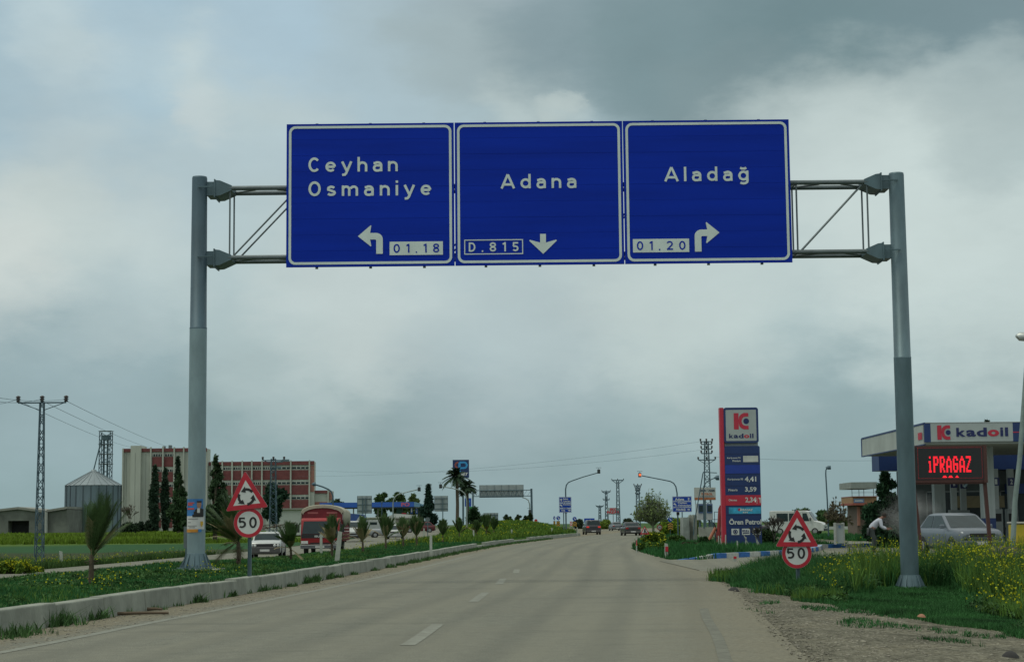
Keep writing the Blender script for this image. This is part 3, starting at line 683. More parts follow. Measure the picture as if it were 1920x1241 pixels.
def poster():
    # curved paper poster wrapped round the left gantry post
    k = 1 / 85.0; b = at(368, 1066, GY); r = .2
    t = thing('poster', 'peeling blue and white election poster stuck round the left gantry post', 'poster', (b.x - .005, GY, 0))
    def curved(mb, x0, x1, z0, z1, off, n=10):
        vs = []
        for i in range(n + 1):
            x = x0 + (x1 - x0) * i / n; a = math.asin(max(-.985, min(.985, x / r)))
            for z in (z0, z1): vs.append(((r + off) * math.sin(a), -(r + off) * math.cos(a), z))
        mb.add(vs, [(2 * i, 2 * i + 2, 2 * i + 3, 2 * i + 1) for i in range(n)], True)
    def Z(py): return at(368, py, GY - .2).z
    def X(px): return (px - 367.5) * k
    body = MB(); curved(body, -.196, X(381), Z(968), Z(935), .004); body.build('blue_field', mat('poster_blue', (.03, .16, .42), .6, 0, .35, 6), t)
    w = MB(); curved(w, -.196, X(383), Z(992), Z(967), .005); w.build('white_field', mat('poster_white', (.52, .53, .53), .6, 0, .1, 8), t)
    w = MB(); curved(w, -.196, X(373), Z(997.5), Z(991.5), .006); w.build('orange_strip', mat('poster_orange', (.50, .22, .03), .6, 0, .2, 9), t)
    w = MB(); curved(w, X(374), X(379), Z(997), Z(991.5), .006); w.build('blue_strip', mat('poster_blue', (.03, .16, .42)), t)
    w = MB()
    for a, b_, c, d in ((353.5, 366, 943.5, 941.5), (353.5, 363, 947, 944.5), (353, 366, 955, 952)): curved(w, X(a), X(b_), Z(c), Z(d), .008)
    w.build('slogan', mat('poster_red', (.5, .06, .03), .6), t)
    w = MB()
    for a, b_, c in ((354, 373, 973), (354, 360, 979.5), (354, 371, 986), (356, 368, 989)): curved(w, X(a), X(b_), Z(c), Z(c - 1.0), .008)
    w.build('small_print', mat('print_grey', (.12, .12, .13), .6), t)
    # portrait: dark suit, white collar, head
    fig = MB(); pts = [(363, 969), (366, 960), (369, 954), (374, 951.5), (380, 954), (381.5, 960), (381.5, 968)]
    for i in range(8):
        px0 = 363 + 18.5 * i / 8; px1 = 363 + 18.5 * (i + 1) / 8
        top = np.interp((px0 + px1) / 2, [363, 366, 369, 374, 380, 381.5], [967, 959, 954, 951.5, 953, 956]); curved(fig, X(px0), X(px1), Z(969), Z(top), .010, 2)
    fig.build('dark_suit', 'black', t)
    sh = MB(); curved(sh, X(371.5), X(376), Z(961), Z(952.5), .012, 3); sh.build('shirt', mat('poster_white', (.5, .5, .5)), t)
    hd = MB()
    for i in range(7):
        z = Z(952.5) + (Z(939.5) - Z(952.5)) * i / 7; z2 = Z(952.5) + (Z(939.5) - Z(952.5)) * (i + 1) / 7; wd = [2.2, 3.0, 3.5, 3.7, 3.7, 3.4, 2.6][i]
        curved(hd, X(374.5 - wd), X(374.5 + wd), z, z2, .011, 3)
    hd.build('face', mat('poster_skin', (.32, .17, .11), .6), t)
    hr = MB(); curved(hr, X(371), X(378.3), Z(941.8), Z(938.8), .0135, 4); hr.build('hair', 'black', t)
    bl = MB(); curved(bl, X(377), X(381), Z(984), Z(977), .009, 3); curved(bl, X(378), X(380), Z(987), Z(984), .009, 2); bl.build('lamp_emblem', mat('poster_yellow', (.55, .35, .04), .6), t)
poster()

# ------------------------------------------------------------------ round + triangle warning signs
def roundabout_arrows(mb, cx, cz, r, y, rot0=0):
    for k in range(3):
        a0 = 95 + 120 * k + rot0; a1 = a0 + 62
        n = 7; o_ = []; i_ = []
        for j in range(n + 1):
            a = math.radians(a0 - 62 + 0 + (a1 - a0) * j / n)
            o_.append((cx + (r + .18 * r) * math.cos(a), cz + (r + .18 * r) * math.sin(a))); i_.append((cx + (r - .16 * r) * math.cos(a), cz + (r - .16 * r) * math.sin(a)))
        m_ = len(o_); mb.add([(p[0], y, p[1]) for p in o_] + [(p[0], y, p[1]) for p in i_], [(j, j + 1, m_ + j + 1, m_ + j) for j in range(n)])
        a = math.radians(a0 - 2); ta = a + math.radians(40)
        mb.add([(cx + r * .58 * math.cos(a), y - .001, cz + r * .58 * math.sin(a)), (cx + r * 1.42 * math.cos(a), y - .001, cz + r * 1.42 * math.sin(a)), (cx + r * math.cos(ta), y - .001, cz + r * math.sin(ta))], [(0, 1, 2)])
def speed_sign(name_label, px, pyc, Y, tri, tilt, zbase, groundz, overlap):
    k = Y / F; c = at(px, pyc, Y); R_ = 27.8 * k
    t = thing('traffic_sign', name_label, 'traffic sign', (c.x, Y, groundz), 0, 'fifty and roundabout signs beside the gantry')
    zc = c.z - groundz
    MB().box(-.035, .035, .02, .055, -.1, zc + R_ * 2.9).box(-.035, -.029, -.012, .02, -.1, zc + R_ * 2.9).box(.029, .035, -.012, .02, -.1, zc + R_ * 2.9).build('post', 'galv', t, (.02, .03, 0), 0)
    disc = MB(); disc.prism(circ(0, 0, R_, 48), -.0, .012); d = disc.build('speed_disc', mat('sign_back', (.35, .37, .37), .5, .3), t, (0, 0, zc)); 
    rg = MB(); ringmesh(rg, circ(0, 0, R_ * .985, 48), circ(0, 0, R_ * .755, 48), -.003); rg.build('red_ring', 'red_ref', d)
    q = MB(); q.flat(circ(0, 0, R_ * .76, 48), -.002); q.build('white_face', 'white_ref', d)
    q = MB(); cap = R_ * .68
    G5 = [[(.52, .90), (.13, .90), (.10, .56)], [(.08, .50)] + arc(.28, .34, .26, .26, 118, -130, 14)]
    for s_i, st in enumerate(G5): ribbon(q, st, .165, lambda p: (-R_ * .68 + p[0] * cap * 1.22, -cap / 2 + p[1] * cap * 1.04), -.006 - .0006 * s_i)
    ribbon(q, arc(.30, .5, .235, .44, 0, 360, 28), .165, lambda p: (R_ * .06 + p[0] * cap * 1.18, -cap / 2 + p[1] * cap * 1.04), -.006)
    q.build('speed_figures', 'black', d)
    # triangle
    (ax, ay), (bx, by), (cx_, cy_) = tri
    pts = [(at(x, y, Y).x - c.x, at(x, y, Y).z - c.z) for x, y in tri]
    g = np.mean(pts, 0)
    def rounded(sc, rr):
        P3 = [np.array(p) * 1.0 for p in pts]; P3 = [g + (p - g) * sc for p in P3]; o_ = []
        for i in range(3):
            p = P3[i]; a = P3[i - 1] - p; b = P3[(i + 1) % 3] - p; a /= np.linalg.norm(a); b /= np.linalg.norm(b)
            p0 = p + a * rr; p1 = p + b * rr
            for j in range(5):
                s_ = j / 4; o_.append(tuple((1 - s_)**2 * p0 + 2 * s_ * (1 - s_) * p + s_**2 * p1))
        return o_
    T = MB(); T.prism(rounded(1.04, .05), -.03, -.018); tt = T.build('warning_triangle', mat('sign_back', (.35, .37, .37)), t, (0, 0, zc))
    T = MB(); ringmesh(T, rounded(1.03, .05), rounded(.66, .008), -.033); T.build('red_border', 'red_ref', tt)
    T = MB(); T.flat(rounded(.67, .008), -.032); T.build('white_field', 'white_ref', tt)
    T = MB(); roundabout_arrows(T, g[0], g[1] - .01, R_ * .50, -.036, tilt); T.build('roundabout_symbol', 'black', tt)
    return t
speed_sign('roundabout triangle above fifty limit disc on the grassy central reserve', 466, 979.5, 35.5, [(460, 884), (425, 957.5), (502, 949.5)], 5, 0, .38, 0)
speed_sign('roundabout triangle above fifty limit disc in the flowering right verge', 1494, 1037, 35.5, [(1494, 955), (1455, 1023.5), (1533, 1023.5)], 0, 0, -.25, 1)

# ------------------------------------------------------------------ pixel-measured builder: local metres from picture measurements at a known distance
class PB(MB):
    """box/tube helpers in picture units scaled to metres at distance Y, origin at the thing's base"""
    def __init__(s, k, bx_, by_): super().__init__(); s.k = k; s.bx = bx_; s.by = by_
    def p(s, px, py, y=0.0): return ((px - s.bx) * s.k, y, (s.by - py) * s.k)
    def B(s, px0, py0, px1, py1, y0, y1):
        a = s.p(px0, py0); b = s.p(px1, py1); return s.box(a[0], b[0], y0, y1, a[2], b[2])
    def Tn(s, px0, py0, px1, py1, r, y0=0.0, y1=0.0, n=6): return s.tube(s.p(px0, py0, y0), s.p(px1, py1, y1), r, n=n)
class Rig:
    """a thing standing at (px, base py) at distance Y"""
    def __init__(s, name, label, cat, px, py, Y, rz=0, group=None, z=None):
        p = at(px, py, Y); s.k = Y / F * 1.0; s.px = px; s.py = py
        s.t = thing(name, label, cat, (p.x, Y, p.z if z is None else z), rz, group)
    def mb(s): return PB(s.k, s.px, s.py)
    def rect(s, x0, y0, x1, y1):
        return ((x0 - s.px) * s.k, (s.py - y1) * s.k, (x1 - s.px) * s.k, (s.py - y0) * s.k)
def G(name, c, **kw): return mat(name, c, **kw)

# ------------------------------------------------------------------ vegetation builders
def leaf_mat(name, c, var=.35, scale=1.2): return mat(name, c, .75, 0, var, scale, spec=.12)
def crown_mesh(name, blobs, n, leaf, mt, parent, rnd, flat=.0, up=0.0, aspect=1.6):
    """many small leaf-clump faces through the crown's volume; blobs = (x,y,z,rx,ry,rz,weight)"""
    g = np.random.default_rng(rnd); w = np.array([b[6] for b in blobs], float); w /= w.sum(); pick = g.choice(len(blobs), n, p=w)
    B_ = np.array([b[:6] for b in blobs]); d = g.normal(size=(n, 3)); d /= np.linalg.norm(d, axis=1)[:, None]
    r = g.random(n) ** .42; c = B_[pick, :3] + d * r[:, None] * B_[pick, 3:6]
    a = g.normal(size=(n, 3)); a[:, 2] += up; a /= np.linalg.norm(a, axis=1)[:, None]; b = np.cross(a, g.normal(size=(n, 3))); b /= np.linalg.norm(b, axis=1)[:, None]
    s = leaf * (.6 + .8 * g.random(n))[:, None]; a = a * s * aspect; b = b * s
    v = np.stack([c - a, c + b * .6, c + a, c - b * .6], 1).reshape(-1, 3); f = np.arange(4 * n).reshape(n, 4)
    me = bpy.data.meshes.new(name); me.from_pydata(v.tolist(), [], f.tolist()); me.materials.append(mt)
    o = bpy.data.objects.new(name, me); COL.objects.link(o); o.parent = parent; return o
def clumps(h, r, z0, n, rnd, shape='round'):
    rr = random.Random(rnd); out_ = []
    for i in range(n):
        t = (i + .5) / n; 
        if shape == 'cone': z = z0 + (h - z0) * t; R_ = r * (1 - t) ** .8 + .06 * r
        elif shape == 'column': z = z0 + (h - z0) * t; R_ = r * min(1, (1.05 - t) * 2.2, .55 + t * 2)
        else: z = z0 + (h - z0) * t; R_ = r * math.sqrt(max(.05, 1 - (2 * t - 1)**2 * .9))
        a = rr.uniform(0, 2 * PI); q = R_ * rr.uniform(.25, .75) if shape != 'column' else R_ * .25
        s_ = R_ * rr.uniform(.38, .62) if shape != 'column' else R_ * .8
        out_.append((q * math.cos(a), q * math.sin(a), z, s_, s_, max(s_ * .8, (h - z0) / n * .9), s_ ** 2 + .05))
    return out_
def tree(name, label, px, base_py, top_py, wpx, Y, shape='round', col=(.03, .06, .022), leaf=.22, n=2600, z0f=.15, nb=11, rnd=1, group=None, cat='tree', trunk=.03, z=None):
    k = Y / F; p = at(px, base_py, Y); hgt = (base_py - top_py) * k; r = wpx * k / 2
    t = thing(name, label, cat, (p.x, Y, p.z if z is None else z), 0, group)
    rr = random.Random(rnd); bl = clumps(hgt, r, hgt * z0f, nb, rnd, shape)
    if shape != 'round': bl.append((0, 0, hgt * .97, r * .10, r * .10, hgt * .06, .1))
    tm = MB(); tr = max(.06, hgt * trunk); tm.path([(0, 0, -.3), (rr.uniform(-.1, .1), 0, hgt * .3), (rr.uniform(-.15, .15), 0, hgt * .62), (0, 0, hgt * .9)], tr, 7, tr * .25)
    for b in bl[:9]: tm.path([(0, 0, min(b[2] * .6, hgt * .7)), ((b[0]) * .5, b[1] * .5, b[2] * .85), (b[0], b[1], b[2])], tr * .35, 5, tr * .1)
    tm.build('trunk', 'wood', t)
    crown_mesh('crown', bl, n, leaf, leaf_mat(name + '_leaves_%d' % int(col[1] * 1000), col, .45, .8), t, rnd)
    return t
def bare_tree(name, label, px, base_py, top_py, wpx, Y, rnd=1, col=(.07, .065, .05), depth=5, leaves=None, upright=.3, nl=400, cat='tree', lean=.0):
    k = Y / F; p = at(px, base_py, Y); H_ = (base_py - top_py) * k; r = wpx * k / 2; t = thing(name, label, cat, (p.x, Y, p.z))
    rr = random.Random(rnd); segs = []; tips = []
    def grow(a, d, L_, rad, lv):
        b = a + d * L_; segs.append((a, b, rad)); 
        if lv == 0: tips.append(b); return
        for i in range(rr.choice((2, 3, 3)) + (1 if lv > 3 else 0)):
            nd_ = (d + Vector((rr.uniform(-1, 1), rr.uniform(-1, 1), rr.uniform(-.5, .8) * upright + upright * .5)) * .75).normalized(); grow(b, nd_, L_ * rr.uniform(.62, .85), rad * .62, lv - 1)
    grow(Vector((0, 0, -.1)), Vector((lean, 0, 1)).normalized(), 1.0, .07, depth)
    zs = max(s[1].z for s in segs); xs = max(abs(s[1].x) for s in segs); sz = H_ / zs; sx = r / xs
    mb = MB()
    for a, b, rad in segs:
        A_ = Vector((a.x * sx, a.y * sx, a.z * sz)); B_ = Vector((b.x * sx, b.y * sx, b.z * sz)); rr_ = max(.009 * Y / 60, rad * sz * .7); mb.tube(A_, B_, rr_, rr_ * .7, n=4, cap=False)
    mb.build('branches', mat(name + '_bark', col, .9, 0, .3, 6), t)
    if leaves:
        bl = [(b.x * sx, b.y * sx, b.z * sz, .25 * k * 33, .25 * k * 33, .25 * k * 33, 1) for b in tips]
        crown_mesh('crown', bl, nl, .045 * k * 33, leaf_mat(name + '_spring_leaves', leaves), t, rnd)
    return t
def shoot_tree(name, label, px, base_py, top_py, wpx, Y, rnd, col, ns, leafc, nl, th=.13, tall=1.0):
    k = Y / F; p = at(px, base_py, Y); H_ = (base_py - top_py) * k; r = wpx * k / 2; t = thing(name, label, 'tree', (p.x, Y, p.z)); rr = random.Random(rnd); mb = MB(); tips = []
    mb.path([(0, 0, -.5), (.05, 0, H_ * th * .6), (0, 0, H_ * th)], H_ * .035, 7, H_ * .028)
    for i in range(9):
        a = rr.uniform(0, 2 * PI); mb.path([(0, 0, H_ * th * .8), (math.cos(a) * r * .3, math.sin(a) * r * .3, H_ * (th + .12)), (math.cos(a) * r * .55, math.sin(a) * r * .55, H_ * (th + .32))], H_ * .016, 5, H_ * .006)
    for i in range(ns):
        a = rr.uniform(0, 2 * PI); q = rr.uniform(.05, 1) ** .7; b0 = Vector((math.cos(a) * r * q * .35, math.sin(a) * r * q * .35, H_ * (th + .1 * q))); e = Vector((math.cos(a) * r * q * rr.uniform(.85, 1.05), math.sin(a) * r * q, H_ * (1 - .5 * q * q) * rr.uniform(.5, 1.0)))
        m_ = b0.lerp(e, .5) + Vector((math.cos(a) * r * .08, 0, -H_ * .03)); mb.path([b0, m_, e], H_ * .0055, 4, H_ * .003); tips += [b0.lerp(m_, .8), m_.lerp(e, .35), m_.lerp(e, .75), e]
        for j in range(2): s0 = m_.lerp(e, rr.uniform(0, .6)); mb.path([s0, s0 + Vector((rr.uniform(-.2, .2) * r, rr.uniform(-.2, .2) * r, H_ * rr.uniform(.08, .2)))], H_ * .0035, 4, H_ * .002)
    mb.build('branches', mat(name + '_bark', col, .9, 0, .3, 6), t)
    if leafc: crown_mesh('crown', [(b.x, b.y, b.z, r * .06, r * .06, r * .06, 1) for b in tips], nl, .07, leaf_mat(name + '_leaves', leafc), t, rnd)
    return t
FROND = {}
def young_palm(label, px, base_py, top_py, Y, dry=.0, spread=.25, wind=.15, rnd=0, zb=None, wide=1.0):
    """short trunk with an upright brush of narrow fronds, blown to one side"""
    k = Y / F; p = at(px, base_py, Y); H_ = (base_py - top_py) * k; t = thing('young_palm', label, 'palm', (p.x, Y, float(Hf(p.x, Y)) - .03), 0, 'young palms planted along the central reserve')
    rr = random.Random(rnd + 5); H_ = H_ + max(0, p.z - t.location.z)
    th = H_ * .34; tm = MB(); tm.path([(0, 0, -.1), (.01, 0, th * .5), (.03 * wind, 0, th)], H_ * .034, 8, H_ * .026)
    for i in range(14):
        a = rr.uniform(0, 2 * PI); z = rr.uniform(.0, th * .9); tm.path([(0, 0, z), (math.cos(a) * .09 * H_, math.sin(a) * .09 * H_, z + rr.uniform(-.02, .05) * H_)], .012, 4, .004)
    tm.build('trunk', mat('palm_trunk', (.075, .06, .04), .95, 0, .4, 12, .5), t)
    def fan(nf, mt, name, upz, sp, ln):
        mb = MB()
        for i in range(nf):
            a = rr.uniform(0, 2 * PI); e = abs(rr.gauss(0, sp)) ; e = min(e, 1.9)
            L_ = H_ * ln * rr.uniform(.75, 1.08); d = Vector((math.sin(e) * math.cos(a) + wind, math.sin(e) * math.sin(a), math.cos(e))).normalized()
            base = Vector((.03 * wind, 0, th * rr.uniform(.85, 1.0))); sag = L_ * (.08 + .16 * e); pts = []
            for j in range(6):
                s_ = j / 5; q = base + d * L_ * s_; q.z -= sag * s_ ** 2 * math.sin(min(1.5, e + .25)); pts.append(q)
            # leaflets on both sides
            for j in range(26):
                s_ = .16 + .84 * j / 26; i0 = min(4, int(s_ * 5)); q = pts[i0].lerp(pts[i0 + 1], s_ * 5 - i0); tg = (pts[i0 + 1] - pts[i0]).normalized()
                side = tg.cross(Vector((0, 0, 1)));
                if side.length < .1: side = Vector((math.cos(a + 1.5), math.sin(a + 1.5), 0))
                side.normalize(); ll = H_ * .19 * wide * (1 - abs(s_ - .5) * .7)
                for sg in (-1, 1):
                    tip = q + tg * ll * .85 + side * sg * ll * .55 + Vector((0, 0, -ll * .1)); wv = tg.cross(side) * .0 + tg * max(.008, .0011 * Y * .33)
                    mb.add([q - wv, q + wv, tip], [(0, 1, 2)])
            mb.path(pts, .012, 4, .004)
        mb.build(name, mt, t)
    ng = int(20 * (1 - dry)) + 3
    fan(ng + (30 if Y < 45 else 14), mat('palm_green', (.058, .105, .036), .6, 0, .4, 2.5, spec=.2), 'fronds', 1, spread, .68)
    fan(int(5 + 16 * dry), mat('palm_dry', (.22, .19, .10), .8, 0, .35, 3), 'dry_fronds', 1, spread * 1.9, .52)
    return t
for i, (px, by, ty, Y, dry, sp, wind, lab) in enumerate([
    (170, 1090, 932, 30.5, .05, .22, .28, 'wind-blown young palm nearest the camera at the far left of the reserve'),
    (447, 1058, 925, 43, .75, .42, -.30, 'half dry young palm right behind the left fifty sign'),
    (545, 1049, 976, 50, .2, .42, -.1, 'green young palm between the white saloon and the red truck'),
    (622, 1041, 966, 56, .75, .28, .0, 'yellowed young palm in front of the red truck cab'),
    (680, 1027, 970, 66, .85, .22, .0, 'tan dried young palm right of the tarpaulin truck'),
    (723, 1019, 966, 76, .05, .30, .05, 'bushy green young palm in front of the silver hatchback'),
    (756, 1015, 972, 83, .2, .22, .0, 'slim young palm just right of the car with lit headlights'),
    (781, 1014, 968, 86, .1, .28, -.1, 'dark green young palm in front of the maroon car'),
    (830, 1008, 974, 98, .1, .24, .0, 'young palm below the large back-facing road sign'),
    (861, 1001, 972, 116, .05, .22, .0, 'young palm under the tall date palm'),
    (893, 998, 976, 125, .1, .25, .0, 'small young palm right of the green price board'),
    (912, 997, 964, 135, .15, .26, .0, 'young palm in front of the blank sign back'),
    (926, 993, 971, 150, .05, .22, .0, 'last slim young palm before the far mound'),
]):
    young_palm(lab, px, by, ty, Y, dry, sp, wind, i)

# ------------------------------------------------------------------ lattice masts
def lattice(name, label, px, by, ty, wb, wt, Y, arms=(), bays=14, r=.05, z=None, cat='pylon', group='lattice power pylons', ladder=()):
    g = Rig(name, label, cat, px, by, Y, 0, group, z); k = g.k; H_ = (by - ty) * k
    a = PB(k, px, by); rb = wb * k / 2; rt = wt * k / 2; r = max(r, .00028 * Y)
    def c(i, t): w = rb + (rt - rb) * t; return Vector(((1 if i in (1, 2) else -1) * w, (1 if i in (2, 3) else -1) * w, H_ * t))
    for i in range(4): a.tube(c(i, 0) - Vector((0, 0, .6)), c(i, 1), r, n=4)
    for b in range(bays):
        t0 = b / bays; t1 = (b + 1) / bays
        for i in range(4):
            j = (i + 1) % 4; u, v = (i, j) if b % 2 else (j, i)
            a.tube(c(u, t0), c(v, t1), r * .7, n=4, cap=False)
            if b % 3 == 0: a.tube(c(i, t0), c(j, t0), r * .6, n=4, cap=False)
    a.build('lattice_mast', 'galv_dark', g.t)
    for (ay, half, dropy) in arms:
        q = PB(k, px, by); zz = (by - ay) * k; hw = half * k
        q.box(-hw, hw, -.05, .05, zz - r, zz + r)
        if dropy:
            for s_ in (-1, 1): q.tube((s_ * hw * .95, 0, zz), (s_ * rt, 0, zz - dropy * k), r * .8, n=4)
        q.build('crossarm', 'galv_dark', g.t)
        for xx in (-hw, 0, hw):
            ins = MB().lathe([(.06, 0), (.13, .05), (.07, .1), (.15, .16), (.08, .22), (.15, .28), (.06, .36)], 8, (xx, 0, zz + r)); ins.build('insulator', mat('insulator_brown', (.03, .022, .02), .3), g.t)
    return g
lattice('power_pylon', 'tall slender lattice pylon with three insulators at the far left edge', 73, 1064, 757, 15, 7, 98, [(757, 45, 14)], 20, .035)
lattice('power_pylon', 'lattice pylon with two floodlights in front of the brick mill wing', 512, 1000, 861, 14, 8, 190, [(864, 20, 5)], 14, .04)
lattice('power_pylon', 'heavy lattice pylon with stacked crossarms behind the farm shop board', 1328, 990, 828, 14, 7, 240, [(829, 11, 0), (834, 10, 0), (842.5, 10, 0), (851, 10, 0), (863, 16, 7)], 16, .05)
lattice('power_pylon', 'tallest of the three far pylons, right of the red lettered board', 1159.5, 984, 902, 7, 4, 500, [(901, 11, 6)], 10, .06)
lattice('power_pylon', 'middle far pylon with two crossarms left of the red lettered board', 1137.5, 984, 922, 5, 3, 620, [(922, 8, 4), (937, 6, 0)], 9, .07)
lattice('power_pylon', 'smallest far pylon standing over the blue board at the junction', 1125, 984, 949, 5, 3, 760, [(949, 7, 3)], 7, .08)
lattice('substation_mast', 'dense dark lattice mast rising behind the spring tree', 1197, 990, 911, 8, 5, 420, [(911, 7, 0), (916, 5, 0), (921, 4, 0), (927, 4, 0)], 12, .09)
# floodlights on the second pylon
g = Rig('floodlight', 'grey floodlight on an arm of the pylon before the mill', 'floodlight', 536, 866, 189.6, 0, 'floodlights on the pylon'); q = g.mb(); q.B(529, 861, 542, 865, -.2, .3); q.B(519, 864, 531, 866.5, -.05, .05); q.build('lamp_head', 'galv', g.t)
g = Rig('floodlight', 'lower grey floodlight just under the pylon crossarm before the mill', 'floodlight', 524, 877, 189.6, 0, 'floodlights on the pylon'); q = g.mb(); q.B(518, 874, 527, 877.5, -.2, .3); q.B(512, 876, 519, 877.2, -.05, .05); q.build('lamp_head', 'galv', g.t)

def wire(name, label, pts, r, sag=0.0, group=None):
    P_ = []
    for (a, b) in zip(pts[:-1], pts[1:]):
        a = Vector(a); b = Vector(b)
        for i in range(12): 
            t = i / 12; q = a.lerp(b, t); q.z -= sag * 4 * t * (1 - t); P_.append(q)
    P_.append(Vector(pts[-1])); o = MB().path(P_, r, 4).build(name, 'galv_dark'); o['label'] = label; o['category'] = 'power line'
    if group: o['group'] = group
    return o
wire('power_line', 'uppermost thin cable from the left pylon down behind the mill roof', [at(-60, 733, 90), at(119, 749, 98), at(330, 842, 260)], .013, .25, 'cables of the left power line')
wire('power_line', 'middle thin cable hanging from the left pylon towards the mill', [at(-60, 738, 90), at(74, 749, 98), at(300, 845, 260)], .013, .3, 'cables of the left power line')
wire('power_line', 'lowest thin cable from the left pylon towards the silo tower', [at(-60, 744, 90), at(30, 749, 98), at(245, 838, 260)], .013, .3, 'cables of the left power line')
wire('power_line', 'long faint cable rising across the sky to the heavy right pylon', [at(560, 893, 330), at(1318, 827, 240)], .014, 1.2, 'faint cables across the road')
wire('power_line', 'second faint cable crossing the sky below the first', [at(560, 880, 330), at(1318, 843, 240)], .014, 1.6, 'faint cables across the road')
wire('power_line', 'thin cable right of the fuel price pillar', [at(1338, 856, 240), at(1700, 862, 260)], .018, .3)

# ------------------------------------------------------------------ silo, warehouse, mill
def silo():
    g = Rig('grain_silo', 'round corrugated steel grain silo with a conical roof beside the mill', 'silo', 174, 1001, 400); k = g.k; R_ = 51 * k; h_ = 90 * k
    body = MB(); n = 48; prof = [(R_, 0)] + [(R_ * (1 + .004 * (i % 2)), h_ * i / 24) for i in range(1, 24)] + [(R_, h_)]
    body.lathe(prof, n); body.build('silo_wall', mat('corrugated_steel', (.13, .18, .21), .5, .4, .22, .5, .1, stretch=(1, 1, .2)), g.t)
    rib = MB()
    for i in range(22):
        a = 2 * PI * i / 22; rib.tube((R_ * 1.01 * math.cos(a), R_ * 1.01 * math.sin(a), 0), (R_ * 1.01 * math.cos(a), R_ * 1.01 * math.sin(a), h_), .09, n=4)
    rib.build('stiffeners', mat('stiffener_steel', (.055, .075, .09), .6, .3), g.t)
    rf = MB(); rf.lathe([(R_ * 1.03, h_), (R_ * .12, h_ + 26 * k), (.6, h_ + 27 * k), (.6, h_ + 29 * k), (.3, h_ + 30 * k)], n)
    for i in range(24):
        a = 2 * PI * i / 24; rf.tube((R_ * 1.03 * math.cos(a), R_ * 1.03 * math.sin(a), h_ + .06), (R_ * .12 * math.cos(a), R_ * .12 * math.sin(a), h_ + 26 * k + .06), .06, n=4)
    rf.build('cone_roof', mat('roof_sheet', (.20, .245, .265), .5, .4, .15, .4), g.t)
silo()
def elevator():
    g = lattice('grain_elevator', 'lattice elevator tower with a sloping chute behind the round silo', 196, 1001, 811, 20, 20, 410, (), 17, .09, cat='elevator tower', group=None); k = g.k
    q = g.mb()
    for dx in (-3.5, 3.5): q.box((dx - 1.4) * k, (dx + 1.4) * k, -.3, .3, 0, (1001 - 822) * k)
    q.build('leg_casings', 'galv', g.t)
    q = g.mb(); q.B(188.5, 817, 204, 826, -.9, .9); q.build('head_house', 'galv', g.t)
    q = g.mb(); q.Tn(190, 826, 176.5, 882, .16, -1.4, -1.4); q.build('chute', 'galv', g.t)
    q = g.mb()
    for yy in (809, 834, 852, 870): q.B(184, yy, 208, yy + .8, -1.4, 1.4)
    q.Tn(184, 809, 184, 817, .06); q.Tn(208, 809, 208, 817, .06); q.build('platforms', 'steel', g.t)
elevator()
def warehouse():
    g = Rig('warehouse', 'long low weathered concrete warehouse with a black open gateway', 'warehouse', 60, 1008, 380); k = g.k
    wallm = mat('stained_wall', (.13, .145, .13), .95, 0, .35, .35, .2)
    q = g.mb(); q.prism([g_ for g_ in [q.p(-60, 1010)[::2], q.p(15, 1010)[::2], q.p(15, 976)[::2], q.p(54, 976)[::2], q.p(54, 1010)[::2], q.p(86, 1010)[::2], q.p(86, 962)[::2], q.p(34, 955)[::2], q.p(-60, 964)[::2]]], 0, 14); q.build('wall', wallm, g.t)
    q = g.mb(); q.prism([q.p(87.5, 1010)[::2], q.p(124, 1010)[::2], q.p(124, 956)[::2], q.p(87.5, 961)[::2]], .3, 14); q.build('wall', wallm, g.t)
    q = g.mb(); q.B(14, 975, 55, 1012, 3, 3.4); q.build('gateway_dark_interior', 'dark', g.t)
    q = g.mb()
    for a, b in (((-61, 964.5), (34, 954.6)), ((34, 954.6), (87, 962))):
        A_ = q.p(*a); B_ = q.p(*b); q.add([(A_[0], -.5, A_[2]), (B_[0], -.5, B_[2]), (B_[0], 14, B_[2]), (A_[0], 14, A_[2]), (A_[0], -.5, A_[2] + .5), (B_[0], -.5, B_[2] + .5), (B_[0], 14, B_[2] + .5), (A_[0], 14, A_[2] + .5)], [(0, 3, 2, 1), (4, 5, 6, 7), (0, 1, 5, 4), (1, 2, 6, 5), (2, 3, 7, 6), (3, 0, 4, 7)])
    A_ = q.p(87, 960.5); B_ = q.p(124, 955); q.add([(A_[0], -.3, A_[2]), (B_[0], -.3, B_[2]), (B_[0], 14, B_[2]), (A_[0], 14, A_[2]), (A_[0], -.3, A_[2] + .5), (B_[0], -.3, B_[2] + .5), (B_[0], 14, B_[2] + .5), (A_[0], 14, A_[2] + .5)], [(0, 3, 2, 1), (4, 5, 6, 7), (0, 1, 5, 4), (1, 2, 6, 5), (2, 3, 7, 6), (3, 0, 4, 7)])
    q.build('roof', mat('grey_roof', (.22, .23, .21), .9, 0, .2, .3), g.t)
    q = g.mb(); q.Tn(87, 1008, 86.5, 961, .35, -.4, -.4); q.build('downpipe', mat('pale_pipe', (.33, .35, .33)), g.t)
warehouse()
